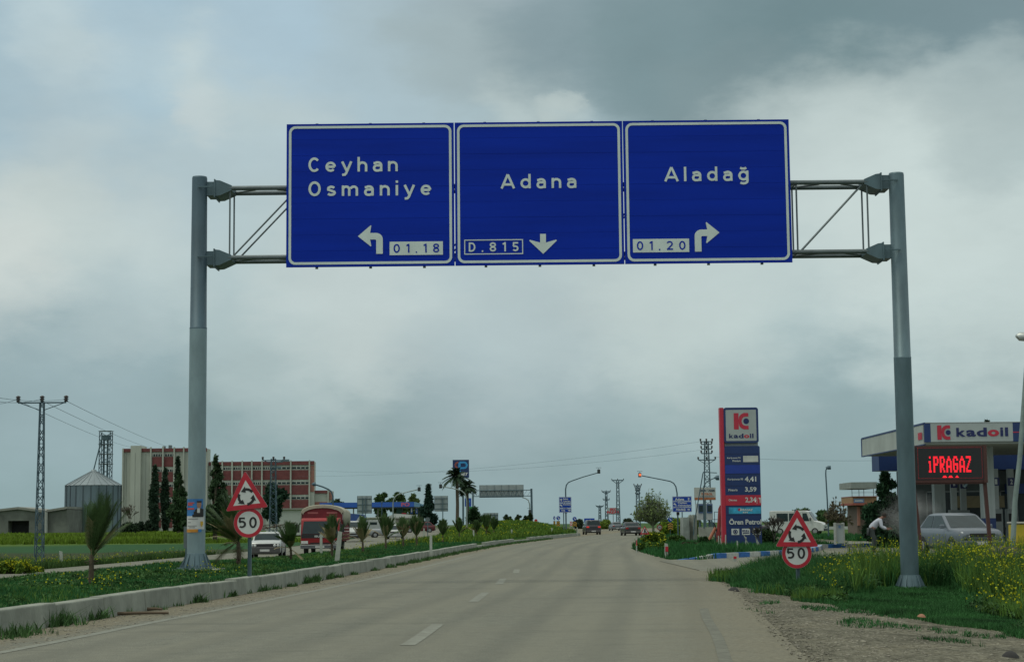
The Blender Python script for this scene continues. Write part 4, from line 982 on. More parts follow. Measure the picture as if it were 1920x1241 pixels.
def mill():
    Y = 440; g = Rig('flour_mill', 'large pale concrete and red brick mill block with a long lower wing', 'industrial building', 300, 1003, Y); R_ = lambda *a: a
    pr = m('render'); bk = m('brick')
    q = g.mb(); q.B(229, 843, 387, 1010, 0, 4.5); q.build('tower_wall', pr, g.t)
    q = g.mb(); q.B(387.2, 869, 586, 1010, 1.5, 4.5); q.build('wing_wall', pr, g.t)
    q = g.mb(); q.B(586.2, 924, 620, 1010, 2.5, 4.5); q.build('annexe_wall', pr, g.t)
    q = g.mb(); q.B(245, 836.5, 264, 1010, -1.2, 0); q.B(245, 836.5, 264, 843, 0, 6); q.build('stair_bay', pr, g.t)
    # brick parapets and panels
    q = g.mb(); q.B(230, 841.5, 244.8, 848, -.25, 0); q.B(264.2, 841.5, 280, 848, -.25, 0); q.B(283, 841.5, 386, 848, -.25, 0); q.build('brick_parapet', bk, g.t)
    q = g.mb(); q.B(388, 867.5, 586, 874.5, 1.25, 1.5); q.B(580, 922.5, 612, 928, 2.25, 2.5); q.build('brick_parapet', bk, g.t)
    for a, b in ((284, 302.5), (306, 324)):
        for z0 in (857.5, 885.8, 914, 942.5, 971): q = g.mb(); q.B(a, z0, b, z0 + 18.5, -.12, 0); q.build('brick_panel', bk, g.t)
        for z0 in (852.5, 881, 909.3, 938): 
            q = g.mb(); q.B(a + 1, z0, b - 1, z0 + 4, -.1, 0); w = q.build('window', 'glass', g.t)
            q = g.mb(); 
            for i in range(4): q.B(a + 1 + i * 4.6, z0, a + 2 + i * 4.6, z0 + 4, -.18, -.1)
            q.build('frame', mat('window_white', (.45, .47, .45)), w)
    cols = [394, 413.5, 432, 451, 469, 488, 505.5, 542, 577]
    for i in range(len(cols) - 1):
        a, b = cols[i] + 1.3, cols[i + 1] - 1.3
        for z0, z1 in ((884.2, 902), (912, 930), (939.5, 956)): q = g.mb(); q.B(a, z0, b, z1, 1.38, 1.5); q.build('brick_panel', bk, g.t)
        for z0 in (878.5, 906.5, 934.5): q = g.mb(); q.B(a + .6, z0, b - .6, z0 + 3.6, 1.42, 1.5); w = q.build('window', 'glass', g.t); q = g.mb(); [q.B(a + .6 + j * (b - a) / 4, z0, a + 1.8 + j * (b - a) / 4, z0 + 3.6, 1.36, 1.42) for j in range(1, 4)]; q.build('frame', mat('window_white', (.45, .47, .45)), w)
    q = g.mb(); q.B(578.5, 876, 586, 925, 1.38, 1.5); q.B(580, 944, 610, 956, 2.38, 2.5); q.B(613, 926, 620, 940, 2.3, 2.5); q.build('brick_panel', mat('brick_faded', (.30, .15, .12), .9, 0, .3, .5), g.t)
    for px, t_, y0 in [(229.5, 841, -.5), (281.5, 839, -.5), (304.3, 838, -.6), (325.3, 839.5, -.5), (343, 839.5, -.5)] + [(c_, 866, 1.0) for c_ in cols] + [(611.5, 921, 1.9)]:
        q = g.mb(); q.B(px - 1.3, t_, px + 1.3, 1005, y0, y0 + .55); q.build('pilaster', pr, g.t)
    q = g.mb(); q.B(302, 837, 306, 841, 1, 2); q.B(311, 835, 316, 841, 2, 3.5); q.build('roof_vent', 'steel', g.t)
    q = g.mb(); q.Tn(352.5, 803, 352.5, 842, .12, 1, 1); q.build('aerial', 'galv_dark', g.t)
    # joint lines of the concrete face
    q = g.mb()
    for px in (236, 254, 272, 334, 352, 362, 374): q.B(px - .2, 850, px + .2, 1003, -.03 if not 245 < px < 264 else -1.23, 0 if not 245 < px < 264 else -1.2)
    q.build('joints', mat('joint_dark', (.12, .13, .12)), g.t)
mill()
g = Rig('shed', 'plain white low shed with a flat roof behind the lattice pylon', 'shed', 535, 1000, 260); q = g.mb(); q.B(499, 956, 572, 1003, 0, 8); q.build('wall', mat('white_wall', (.42, .45, .43), .9, 0, .12, .4), g.t); q = g.mb(); q.B(497, 953, 574, 956, -.4, 8.4); q.build('roof', mat('grey_roof', (.22, .23, .21)), g.t)

# ------------------------------------------------------------------ trees by the mill and in the distance
CYP = (.030, .058, .036)
tree('cypress', 'broadest dark cypress, leftmost in front of the brick mill panels', 289, 1001, 877, 19, 330, 'column', CYP, .34, 3600, .04, 11, 1, 'cypresses before the mill', 'cypress')
tree('cypress', 'slimmer dark cypress in the middle of the three before the mill', 309, 1001, 882, 17, 332, 'column', CYP, .34, 3200, .04, 11, 2, 'cypresses before the mill', 'cypress')
tree('cypress', 'thin pointed cypress rising beside the left gantry post', 332, 1001, 861, 15, 335, 'column', CYP, .34, 3000, .04, 12, 3, 'cypresses before the mill', 'cypress')
tree('pine_tree', 'broad dark green pine left of the gantry post', 336, 1003, 890, 54, 300, 'cone', (.035, .07, .03), .26, 6500, .10, 26, 4, None, 'pine')
tree('pine_tree', 'tall open pine just right of the left gantry post', 403, 1022, 857, 66, 205, 'cone', (.035, .065, .03), .15, 7500, .22, 34, 5, None, 'pine')
tree('round_tree', 'dense round dark tree behind the lattice pylon', 514, 985, 909, 48, 225, 'round', (.022, .052, .032), .28, 4200, .1, 12, 6)
for i, (px, ty, w, sh, lab, by, Y, c_) in enumerate([
    (745, 926, 40, 'round', 'leafy tree behind the blue canopy, right of the big sign back', 985, 330, (.035, .065, .02)),
    (716, 926, 34, 'round', 'bushy tree rising over the blue canopy fascia', 985, 335, (.03, .06, .02)),
    (632, 938, 26, 'round', 'tree top showing beyond the truck tarpaulin', 985, 360, (.03, .05, .025)),
    (776, 929, 22, 'round', 'pale green tree left of the dark pine', 985, 340, (.06, .09, .03)),
    (803, 912, 36, 'cone', 'dark irregular pine right of the blue canopy', 998, 290, (.014, .034, .024)),
    (891, 955, 24, 'round', 'small round tree right of the green price board', 992, 260, (.018, .04, .018)),
    (1505, 957, 40, 'round', 'distant tree above the white minibus', 984, 330, (.04, .07, .03)),
    (1545, 961, 44, 'round', 'low distant tree left of the street lamp', 984, 330, (.04, .075, .03)),
]):
    tree('tree', lab, px, by, ty, w, Y, sh, tuple(v * 1.5 for v in c_), .32, 2400, .12, 11, 20 + i)
tree('evergreen_tree', 'dark dense evergreen beside the filling-station shop', 1664, 1006, 868, 112, 85, 'cone', (.024, .06, .03), .12, 15000, .02, 20, 31, None, 'evergreen', z=-.1)
tree('cypress', 'ragged cypress top above the station canopy', 1858, 985, 771, 12, 120, 'column', CYP, .12, 2200, .3, 12, 32, None, 'cypress', z=0)
bare_tree('bare_tree', 'small bare tree left of the mill tower', 243, 1000, 945, 38, 330, 3, (.10, .09, .07), 5)
shoot_tree('spring_tree', 'wide vase-shaped tree with pale bare shoots and a few spring leaves', 1224, 995, 917, 80, 150, 5, (.17, .20, .13), 260, (.12, .17, .06), 2400)
shoot_tree('bare_tree', 'budding round-headed bare tree beside the thin street lamp', 1571, 1004, 930, 56, 120, 8, (.07, .065, .055), 60, (.10, .09, .055), 900, .35)
bare_tree('bare_shrub', 'tangled leafless dark shrub right of the price pillar', 1452, 1026, 966, 46, 80, 11, (.045, .04, .035), 5, None, .5)
bare_tree('bare_shrub', 'dry brown shrub at the foot of the price pillar', 1425, 1025, 985, 40, 82, 12, (.07, .06, .045), 5, None, .5)
def date_palm(label, px, by, ty, Y, rnd, hw):
    g = Rig('date_palm', label, 'palm', px, by, Y, 0, 'tall date palms by the fuel station'); k = g.k; H_ = (by - ty) * k; th = H_ - hw * k * 1.0; rr = random.Random(rnd)
    MB().path([(0, 0, -.5), (.1, 0, th * .5), (0, 0, th)], .28, 8, .22).build('trunk', 'wood', g.t)
    mb = MB()
    for i in range(46):
        a = rr.uniform(0, 2 * PI); e = rr.uniform(.15, 2.0); L_ = hw * k * rr.uniform(.85, 1.15); pts = []
        d = Vector((math.sin(e) * math.cos(a), math.sin(e) * math.sin(a), math.cos(e)))
        for j in range(7): s_ = j / 6; q = Vector((0, 0, th)) + d * L_ * s_; q.z -= L_ * .45 * s_ * s_; pts.append(q)
        for j in range(16):
            s_ = .15 + .85 * j / 16; i0 = min(5, int(s_ * 6)); q = pts[i0].lerp(pts[i0 + 1], s_ * 6 - i0); tg = (pts[i0 + 1] - pts[i0]).normalized(); sd_ = tg.cross(Vector((0, 0, 1))); 
            if sd_.length < .05: sd_ = Vector((1, 0, 0))
            sd_.normalize()
            for sg in (-1, 1): mb.add([q - tg * .10, q + tg * .10, q + tg * .3 + sd_ * sg * .5 - Vector((0, 0, .22))], [(0, 1, 2)])
    mb.build('fronds', leaf_mat('date_palm_leaf', (.022, .045, .024)), g.t)
date_palm('tallest date palm with a ragged crown in front of the blue totem', 857, 1000, 866, 270, 1, 27)
date_palm('shorter date palm leaning out right behind the tallest one', 876, 1000, 893, 275, 2, 19)
for i, (px, ty, w) in enumerate([(949, 966, 16), (972, 966, 13), (985, 968, 14), (995, 963, 12), (968, 972, 10), (955, 970, 12)]):
    tree('far_palm', ['leftmost leaning shaggy palm on the far mound', 'round palm left in the far clump on the mound', 'middle palm of the far clump on the mound', 'right palm of the far clump beside the rear gantry post', 'small low palm in the far clump', 'second palm beside the leaning shaggy one on the mound'][i], px, 988, ty, w, 262 + i, 'round', (.03, .055, .02), .13, 700, .45, 6, 60 + i, 'palms on the far mound', 'palm')

# ------------------------------------------------------------------ vehicles (front towards -y)
def wheels(t, L_, W_, r, wb_f, wb_r, tw=.19, inset=.02):
    for y in (wb_f, wb_r):
        for s_ in (-1, 1):
            x = s_ * (W_ / 2 - tw / 2 - inset)
            w = MB().lathe([(r * .75, -tw / 2), (r * .97, -tw / 2 + .01), (r, -tw / 4), (r, tw / 4), (r * .97, tw / 2 - .01), (r * .75, tw / 2)], 20, (x, y, r), 'x').build('wheel', 'rubber', t)
            MB().lathe([(r * .62, -tw / 2 - .004), (r * .62, tw / 2 + .004)], 16, (x, y, r), 'x').build('rim', mat('wheel_rim', (.30, .31, .32), .4, .5), w)
def car(name, label, loc, rz=0, L_=4.2, W_=1.68, H_=1.42, hood=.95, belt=.95, boot=1.0, cab=(-.75, -.15, 1.35, 1.75), body=(.3, .3, .3), bump=(.06, .06, .06), cat='car', lights=None, tail=None, boxy=False, group=None, rack=False, plate=True, headl=(.5, .52, .52), k_detail=True):
    """cab = y of windscreen base, roof front, roof rear, rear window base"""
    t = thing(name, label, cat, loc, rz, group); paint = mat('paint_%s_%d' % (name, int(1000 * sum(body))), body, .3, .15, .06, 2, spec=.6); h2 = W_ / 2
    y0, y1 = -L_ / 2, L_ / 2; r = .295 if L_ < 4.6 else .33
    st = [(y0, .80, .34, hood - .22), (y0 + .05, .93, .26, hood - .12), (y0 + .28, .985, .22, hood - .05 if not boxy else hood - .02), (y0 + .7, 1, .2, hood), (cab[0], 1, .2, belt), (cab[1], 1, .2, belt + .01), (cab[2], 1, .2, belt + .02), (cab[3], .99, .2, (belt + boot) / 2), (y1 - .3, .97, .22, boot), (y1 - .05, .92, .28, boot - .06), (y1, .82, .36, boot - .18)]
    st = sorted(st, key=lambda s_: s_[0])
    rings = []
    for y, w, zb, zt in st:
        hw = h2 * w; sh = .10 if not boxy else .05
        half = [(hw * .86, zb), (hw * .97, zb + .10), (hw, zb + .25), (hw * .995, zt - .22), (hw * .965, zt - sh * .6), (hw * .86, zt - .005), (hw * .45, zt + .02)]
        rings.append([(x, y, z) for x, z in half] + [(-x, y, z) for x, z in reversed(half)])
    MB().loft(rings).build('body', paint, t)
    # greenhouse
    gb = h2 * .93; gt = h2 * (.76 if not boxy else .82); ya, yb, yc, yd = cab
    def ring(f, z, shrink=0): 
        w = gb + (gt - gb) * f; a = ya + (yb - ya) * f + shrink; d = yd + (yc - yd) * f - shrink; return [(-w + shrink, a, z), (w - shrink, a, z), (w - shrink * .8, a + .12, z), (w - shrink * .8, d - .12, z), (w - shrink, d, z), (-w + shrink, d, z), (-w + shrink * .8, d - .12, z), (-w + shrink * .8, a + .12, z)]
    zb = belt - .04; g_ = MB(); g_.loft([ring(0, zb), ring(.9, H_ - .10), ring(1, H_ - .05, .02), ring(1, H_, .18)]); g_.build('cabin', paint, t)
    def gp_(f, y_, side): z = zb + (H_ - .08 - zb) * f; w = gb + (gt - gb) * f * .95; return (side * (w + .008), y_, z)
    def quadwin(nm, pts):
        MB().add(pts, [(0, 1, 2, 3)]).build(nm, 'glass', t)
    f0, f1 = .12, .90; o_ = .012
    def wy(f): return ya + (yb - ya) * f
    def ry(f): return yd + (yc - yd) * f
    def wx(f, m_=.09): return gb + (gt - gb) * f - m_
    z0 = zb + (H_ - .1 - zb) * f0 / .9; z1 = zb + (H_ - .1 - zb) * f1 / .9
    quadwin('windscreen', [(-wx(f0), wy(f0) - o_ * 2, z0), (wx(f0), wy(f0) - o_ * 2, z0), (wx(f1, .08), wy(f1) - o_ * 2, z1), (-wx(f1, .08), wy(f1) - o_ * 2, z1)])
    quadwin('rear_window', [(wx(f0), ry(f0) + o_ * 2, z0), (-wx(f0), ry(f0) + o_ * 2, z0), (-wx(f1, .1), ry(f1) + o_ * 2, z1), (wx(f1, .1), ry(f1) + o_ * 2, z1)])
    ym = (yb + yc) / 2 + .05
    for s_ in (-1, 1):
        e = .012
        for a0, a1, b1, b0 in ((wy(f0) + .16, wy(f1) + .10, ym - .04, ym - .04), (ym + .04, ym + .04, ry(f1) - .10, ry(f0) - .18)):
            pts = [(s_ * (wx(f0, 0) + e), a0, z0), (s_ * (wx(f0, 0) + e), b0, z0), (s_ * (wx(f1, 0) + e), b1, z1), (s_ * (wx(f1, 0) + e), a1, z1)]
            quadwin('side_window', pts if s_ > 0 else pts[::-1])
        MB().box(s_ * (h2 - .02), s_ * (h2 + .15), ya + .28, ya + .40, belt + .0, belt + .14).build('mirror', paint if not boxy else 'black', t, bevel=.03)
    # arches, wheels
    wf, wr = y0 + .78, y1 - .78
    for y in (wf, wr):
        for s_ in (-1, 1): MB().lathe([(r * 1.2, -.02), (r * 1.2, .01)], 20, (s_ * (h2 - .005), y, r + .01), 'x').build('wheel_arch', 'black', t)
    wheels(t, L_, W_, r, wf, wr, inset=-.015)
    # bumpers, grille, lamps, plates
    bm = mat('bumper_%d' % int(1000 * sum(bump)), bump, .6)
    MB().box(-h2 * .96, h2 * .96, y0 - .06, y0 + .12, .26, .60 if boxy else .50).build('bumper', bm, t, bevel=.04)
    MB().box(-h2 * .93, h2 * .93, y1 - .12, y1 + .06, .28, .50).build('bumper', bm, t, bevel=.04)
    zl = hood - .26
    MB().box(-h2 * (.93 if boxy else .55), h2 * (.93 if boxy else .55), y0 - .015, y0 + .05, zl - (.08 if boxy else .05), zl + (.10 if boxy else .07)).build('grille', 'black', t)
    for s_ in (-1, 1):
        if boxy:
            hl = MB(); 
            for q_ in (.83, .62): hl.lathe([(.075, -.01), (.06, -.03), (.0, -.035)], 12, (s_ * h2 * q_, y0 - .01, zl + .01), 'y')
            hl.build('headlight', mat('lamp_lens', (.55, .57, .56), .15), t)
        else:
            mt_ = mat('lamp_lens', (.55, .57, .56), .15) if not lights else mat('lit_headlight', (.9, .9, .8), .2, emit=(1, .93, .72), estr=2.6)
            MB().loft([[(s_ * h2 * .55, y0 - .02, zl - .05), (s_ * h2 * .9, y0 + .10, zl - .03), (s_ * h2 * .93, y0 + .16, zl + .09), (s_ * h2 * .6, y0 + .03, zl + .08)], [(s_ * h2 * .55, y0 + .1, zl - .05), (s_ * h2 * .9, y0 + .2, zl - .03), (s_ * h2 * .9, y0 + .3, zl + .09), (s_ * h2 * .6, y0 + .15, zl + .08)]], smooth=False).build('headlight', mt_, t)
        MB().box(s_ * h2 * .58, s_ * h2 * .93, y1 - .06, y1 + .012, boot - .30, boot - .14).build('tail_light', mat('tail_lit' if tail else 'tail_lens', (.30, .01, .01), .3, emit=(1, .06, .03) if tail else None, estr=.35), t)
    if plate:
        for yy in (y0 - .066, y1 + .062): MB().box(-.25, .25, yy, yy + .004, .36, .47).build('number_plate', mat('plate_white', (.5, .51, .5)), t)
    return t
def gz(px, Y): p = at(px, 984, Y); return (p.x, Y, float(Hf(p.x, Y)) + .06)
tf = car('saloon_car', 'old white boxy saloon with a roof rack and black bumper', gz(503, 95), math.radians(3), 4.1, 1.66, 1.38, .92, .93, .95, (-.85, -.45, 1.0, 1.35), (.42, .45, .45), boxy=True)
rk = MB()
for s_ in (-1, 1): rk.tube((s_ * .55, -.35, 1.47), (s_ * .55, .9, 1.47), .018, n=5)
for y in (-.3, .1, .5, .85): rk.tube((-.55, y, 1.47), (.55, y, 1.47), .015, n=5); rk.tube((-.55, y, 1.47), (-.58, y, 1.35), .015, n=5); rk.tube((.55, y, 1.47), (.58, y, 1.35), .015, n=5)
rk.build('roof_rack', 'steel', tf)
def long_load():
    # a long dark pole and dry stalks tied over the white saloon, seen from the reserve
    p = at(520, 985, 96); t = thing('tied_branches', 'dark pole and dry branches tied on the white saloon roof rack', 'branches', (p.x, 96, gz(503, 95)[2] + 1.47)); rr = random.Random(4); mb = MB()
    mb.path([(-1.2, 0, .0), (-.2, 0, .18), (.9, .2, .38), (1.0, .2, .38)], .035, 5, .03)
    for i in range(26): a = rr.uniform(-.8, .9); mb.path([(a, rr.uniform(-.3, .3), .0), (a + rr.uniform(-.3, .3), 0, rr.uniform(.1, .3)), (a + rr.uniform(-.6, .6), 0, rr.uniform(.15, .32))], .012, 4)
    mb.build('branches', 'wood', t)
long_load()
car('silver_hatchback', 'silver-grey hatchback side-on, turning left behind the green palm', gz(724, 200), math.radians(-80), 4.2, 1.7, 1.45, .95, .95, 1.05, (-.9, -.2, 1.3, 1.9), (.26, .28, .30))
car('silver_saloon', 'light silver car coming on with both headlights lit', gz(741, 185), math.radians(2), 4.1, 1.66, 1.48, .95, .95, 1.0, (-.85, -.2, 1.1, 1.6), (.36, .38, .38), bump=(.3, .32, .32), lights=True)
car('maroon_car', 'dark red estate car side-on in front of the leftmost pumps', gz(786, 245), math.radians(-82), 4.3, 1.7, 1.45, .95, .95, 1.0, (-.9, -.2, 1.5, 2.0), (.10, .015, .02))
car('dark_suv', 'dark off-road car seen from behind with its tail lights glowing', gz(1109, 205), math.radians(-176), 4.2, 1.75, 1.68, 1.05, 1.05, 1.1, (-.9, -.4, 1.85, 2.0), (.035, .035, .045), tail=True)
car('grey_car', 'grey car seen from behind ahead of the black saloon', gz(1154, 300), math.radians(-174), 4.4, 1.75, 1.5, .98, .98, 1.05, (-.8, -.1, 1.3, 1.95), (.12, .14, .16), bump=(.10, .11, .12))
car('black_saloon', 'black saloon with pale rear window driving away, nearest on our road', gz(1182, 183), math.radians(-176), 4.2, 1.66, 1.38, .92, .92, .98, (-.8, -.3, .9, 1.4), (.03, .035, .038), boxy=True)
car('silver_car', 'silver-blue rounded car parked at the station behind tall yellow flowers', (at(1797, 990, 67).x, 67, .02), math.radians(9), 4.3, 1.76, 1.53, .96, .96, 1.0, (-1.05, -.1, 1.2, 1.95), (.115, .14, .17), bump=(.10, .12, .14))
def vans():
    def van(name, label, loc, rz, L_, W_, H_, body, wy, cat='van'):
        t = thing(name, label, cat, loc, rz); h2 = W_ / 2; pt = mat('van_' + name, body, .4); y0, y1 = -L_ / 2, L_ / 2
        prof = [(y0, .35), (y0, .95), (y0 + .25, 1.15), (y0 + .9, 1.32), (y0 + 1.5, H_ - .08), (y0 + 1.8, H_), (y1 - .1, H_), (y1, H_ - .1), (y1, .35)]
        MB().prismx(prof, -h2, h2).build('body', pt, t, bevel=.05); dx = .012
        MB().add([(-h2 * .88, y0 + .93 - .03, 1.38), (h2 * .88, y0 + .9, 1.38), (h2 * .84, y0 + 1.42, H_ - .12), (-h2 * .84, y0 + 1.42, H_ - .12)], [(0, 1, 2, 3)]).build('windscreen', 'glass', t)
        for s_ in (-1, 1):
            for a, b in [(y0 + 1.35, y0 + 2.0)] + wy:
                pts = [(s_ * (h2 + dx), a, 1.3), (s_ * (h2 + dx), b, 1.3), (s_ * (h2 + dx), b, H_ - .25), (s_ * (h2 + dx), a + (.25 if a < y0 + 1.5 else 0), H_ - .25)]; MB().add(pts if s_ > 0 else pts[::-1], [(0, 1, 2, 3)]).build('side_window', 'glass', t)
            MB().box(s_ * h2 * .6, s_ * h2 * .92, y0 - .02, y0 + .03, .75, .9).build('headlight', mat('lamp_lens', (.55, .57, .56)), t)
            MB().box(s_ * h2, s_ * (h2 + .18), y0 + 1.2, y0 + 1.3, 1.35, 1.6).build('mirror', 'black', t)
        MB().box(-h2 * .95, h2 * .95, y0 - .08, y0 + .05, .35, .58).build('bumper', 'black', t); MB().box(-h2 * .5, h2 * .5, y0 - .02, y0 + .01, .66, .8).build('grille', 'black', t)
        wheels(t, L_, W_, .33, y0 + .85, y1 - 1.0, inset=-.01); return t
    van('white_minibus', 'white minibus parked beyond the right-hand warning triangle', (at(1497, 984, 170).x, 170, .0), math.radians(70), 5.2, 1.95, 2.3, (.48, .5, .5), [(-.4, .7), (.8, 1.9)], 'minibus')
    van('white_van', 'small white van at the blue station left of the silver hatchback', gz(690, 235), math.radians(-70), 4.4, 1.75, 1.9, (.42, .45, .45), [(.0, 1.0)])
    t = van('white_pickup', 'white-cabbed small lorry following right behind the red truck', gz(663, 165), math.radians(1), 2.6, 1.75, 1.95, (.42, .45, .45), [], 'pickup truck')
    q = MB(); q.box(-.9, .9, .9, 4.0, .6, 1.5); q.build('cargo_bed', mat('bed_dark', (.08, .08, .10)), t)
    q = MB(); q.prism([(-.95, 1.5), (.95, 1.5), (.95, 2.2), (.75, 2.55), (-.6, 2.65), (-.95, 2.4)], .95, 4.0); tp = q.build('blue_tarpaulin', mat('blue_tarp', (.02, .06, .20), .7), t); q = MB(); q.add([(-.1, .945, 1.55), (.25, .945, 1.55), (.85, .945, 2.35), (.55, .945, 2.5)], [(0, 1, 2, 3)]); q.build('pale_strap', mat('strap_pale', (.3, .33, .33)), tp)
    g = Rig('dark_car', 'dark low car parked beyond the tangled shrub', 'car', 1470, 984, 180); bpy.data.objects.remove(g.t)
    car('dark_car', 'dark low car parked beyond the tangled shrub', (at(1468, 984, 175).x, 175, -.05), math.radians(84), 4.3, 1.7, 1.4, .95, .95, 1.0, (-.9, -.2, 1.0, 1.6), (.03, .035, .04))
vans()
def truck():
    Y = 101; p = at(600, 984, Y); z0 = float(Hf(p.x, Y)) + .06; t = thing('cargo_truck', 'red cargo truck with beige tarpaulin hood coming towards the camera', 'truck', (p.x, Y, z0), math.radians(1.5))
    red = mat('truck_red', (.26, .012, .016), .4, .1, .08, 2); dred = mat('cargo_red', (.16, .012, .02), .6, 0, .2, 3)
    W2 = 1.10
    prof = [(0, .62), (-.02, .95), (.02, 1.18), (.32, 2.02), (.45, 2.10), (1.5, 2.12), (1.6, 2.05), (1.6, .62)]
    MB().prismx(prof, -W2, W2).build('cab', red, t, bevel=.06)
    MB().add([(-W2 * .93, .0 - .02 + .02, 1.22), (W2 * .93, .0 - .0, 1.22), (W2 * .86, .262, 1.93), (-W2 * .86, .262, 1.93)], [(0, 1, 2, 3)]).build('windscreen', 'glass', t)
    MB().box(-W2 * .96, W2 * .96, -.045, .02, .98, 1.20).build('black_band', 'black', t)
    text('maker_lettering', 'ISUZU', (-.30, 1.02, .26, 1.13), -.052, 'white_ref', t, .03)
    MB().box(-W2 * .5, W2 * .5, -.03, .01, .66, .72).build('air_intake', 'black', t)
    for s_ in (-1, 1):
        MB().add([(s_ * (W2 + .01), .28, 1.25), (s_ * (W2 + .01), 1.25, 1.25), (s_ * (W2 + .01), 1.25, 1.9), (s_ * (W2 + .01), .50, 1.9)], [(0, 1, 2, 3) if s_ > 0 else (3, 2, 1, 0)]).build('side_window', 'glass', t)
        MB().box(s_ * W2 * .62, s_ * W2 * .97, -.04, .02, .66, .82).build('headlight', mat('lamp_lens', (.55, .57, .56)), t)
        q = MB(); q.box(s_ * 1.16, s_ * 1.40, -.05, .0, 1.30, 1.75); q.tube((s_ * W2, .1, 1.8), (s_ * 1.28, -.02, 1.72), .02, n=5); q.build('mirror', 'black', t)
    MB().box(-W2, W2, -.14, .05, .38, .60).build('bumper', mat('truck_bumper', (.10, .11, .12), .5), t, bevel=.03)
    MB().box(-W2, W2, -.155, -.14, .575, .61).build('bumper_trim', mat('plate_white', (.5, .51, .5)), t)
    MB().box(-.26, .26, -.16, -.142, .42, .53).build('number_plate', mat('plate_white', (.5, .51, .5)), t)
    MB().box(-.9, .9, .1, 7.2, .45, .75).build('chassis', 'black', t)
    # cargo body with side boards and the arched front board
    q = MB(); q.box(-1.16, 1.16, 1.75, 7.3, .78, .92)
    for s_ in (-1, 1):
        for i in range(5): q.box(s_ * 1.13, s_ * 1.17, 1.75, 7.3, .94 + i * .20, .94 + i * .20 + .17)
        for i in range(6): q.box(s_ * 1.17, s_ * 1.20, 1.75 + i * 1.09, 1.83 + i * 1.09, .8, 2.0)
    q.build('cargo_boards', dred, t)
    n = 12; arch = [(1.17 * math.cos(PI * i / n), 2.40 + .38 * math.sin(PI * i / n)) for i in range(n + 1)]
    q = MB(); q.prism([(-1.17, 1.7)] + [(a, b - .10) for a, b in arch[::-1]] + [(1.17, 1.7)], 1.66, 1.74); fb = q.build('front_board', dred, t)
    q = MB(); q.box(-.85, -.25, 1.63, 1.655, 2.36, 2.46); q.box(.25, .85, 1.63, 1.655, 2.36, 2.46); q.build('faded_lettering_strip', mat('strip_faded', (.36, .12, .12)), fb)
    tp = MB(); rings = []
    for j, y in enumerate([1.62, 1.75, 2.6, 3.6, 4.6, 5.6, 6.6, 7.4]):
        dz = .03 * math.sin(j * 2.1) - .02 * (j > 4) * (j - 4); rings.append([(1.19, y, 1.75 + .12 * math.sin(j * 1.7)), (1.20, y, 2.2)] + [(a * 1.02, y, b + .04 + dz) for a, b in arch] + [(-1.20, y, 2.2), (-1.19, y, 1.75 + .1 * math.sin(j * 1.3))])
    vs = [v for r_ in rings for v in r_]; nn = len(rings[0]); tp.add(vs, [(j * nn + i, j * nn + i + 1, (j + 1) * nn + i + 1, (j + 1) * nn + i) for j in range(len(rings) - 1) for i in range(nn - 1)], True)
    o = tp.build('tarpaulin', mat('canvas_beige', (.34, .33, .26), .9, 0, .14, 2.5, .3), t); s2 = o.modifiers.new('s', 'SOLIDIFY'); s2.thickness = .05
    MB().prism([(a * 1.03, b + .06) for a, b in arch] + [(a * .95, b - .08) for a, b in arch[::-1]], 1.55, 1.64).build('canvas_roll', mat('canvas_beige', (.34, .33, .26)), t)
    wheels(t, 7, 2.0, .40, .85, 5.6, .24)
truck()

# ------------------------------------------------------------------ signs and masts in the middle distance
def sign_back(name, label, px0, py0, px1, py1, by, Y, posts, cols=3):
    g = Rig(name, label, 'road sign', (px0 + px1) / 2, by, Y, 0, None); k = g.k
    q = g.mb(); q.B(px0, py0, px1, py1, 0, .04); pn = q.build('sign_plate', mat('bare_aluminium', (.27, .32, .33), .55, .3, .12, 1.5), g.t)
    q = g.mb()
    for i in range(3): yy = py0 + (py1 - py0) * (i + .5) / 3; q.B(px0, yy - .5, px1, yy + .5, -.08, -.005)
    for i in range(cols + 1): xx = px0 + (px1 - px0) * i / cols; q.B(xx - .25, py0, xx + .25, py1, -.03, -.004)
    q.build('back_rails', 'galv_dark', pn)
    for x in posts: q = g.mb(); q.B(x - .9, py0 + 4, x + .9, by + 8, -.2, -.09); q.build('post', 'galv', g.t)
sign_back('road_sign_back', 'grey back of a large road sign over the white shed canopy, nearest the truck', 670, 930, 697, 963, 1000, 232, (680.5, 685.5))
sign_back('road_sign_back', 'grey back of a square road sign left of the date palms', 815, 930, 840, 959, 995, 225, (830.5,), 2)
sign_back('road_sign_back', 'pale blank sign back low behind the last young palms', 907, 961.5, 934, 985, 990, 290, (912, 930), 4)
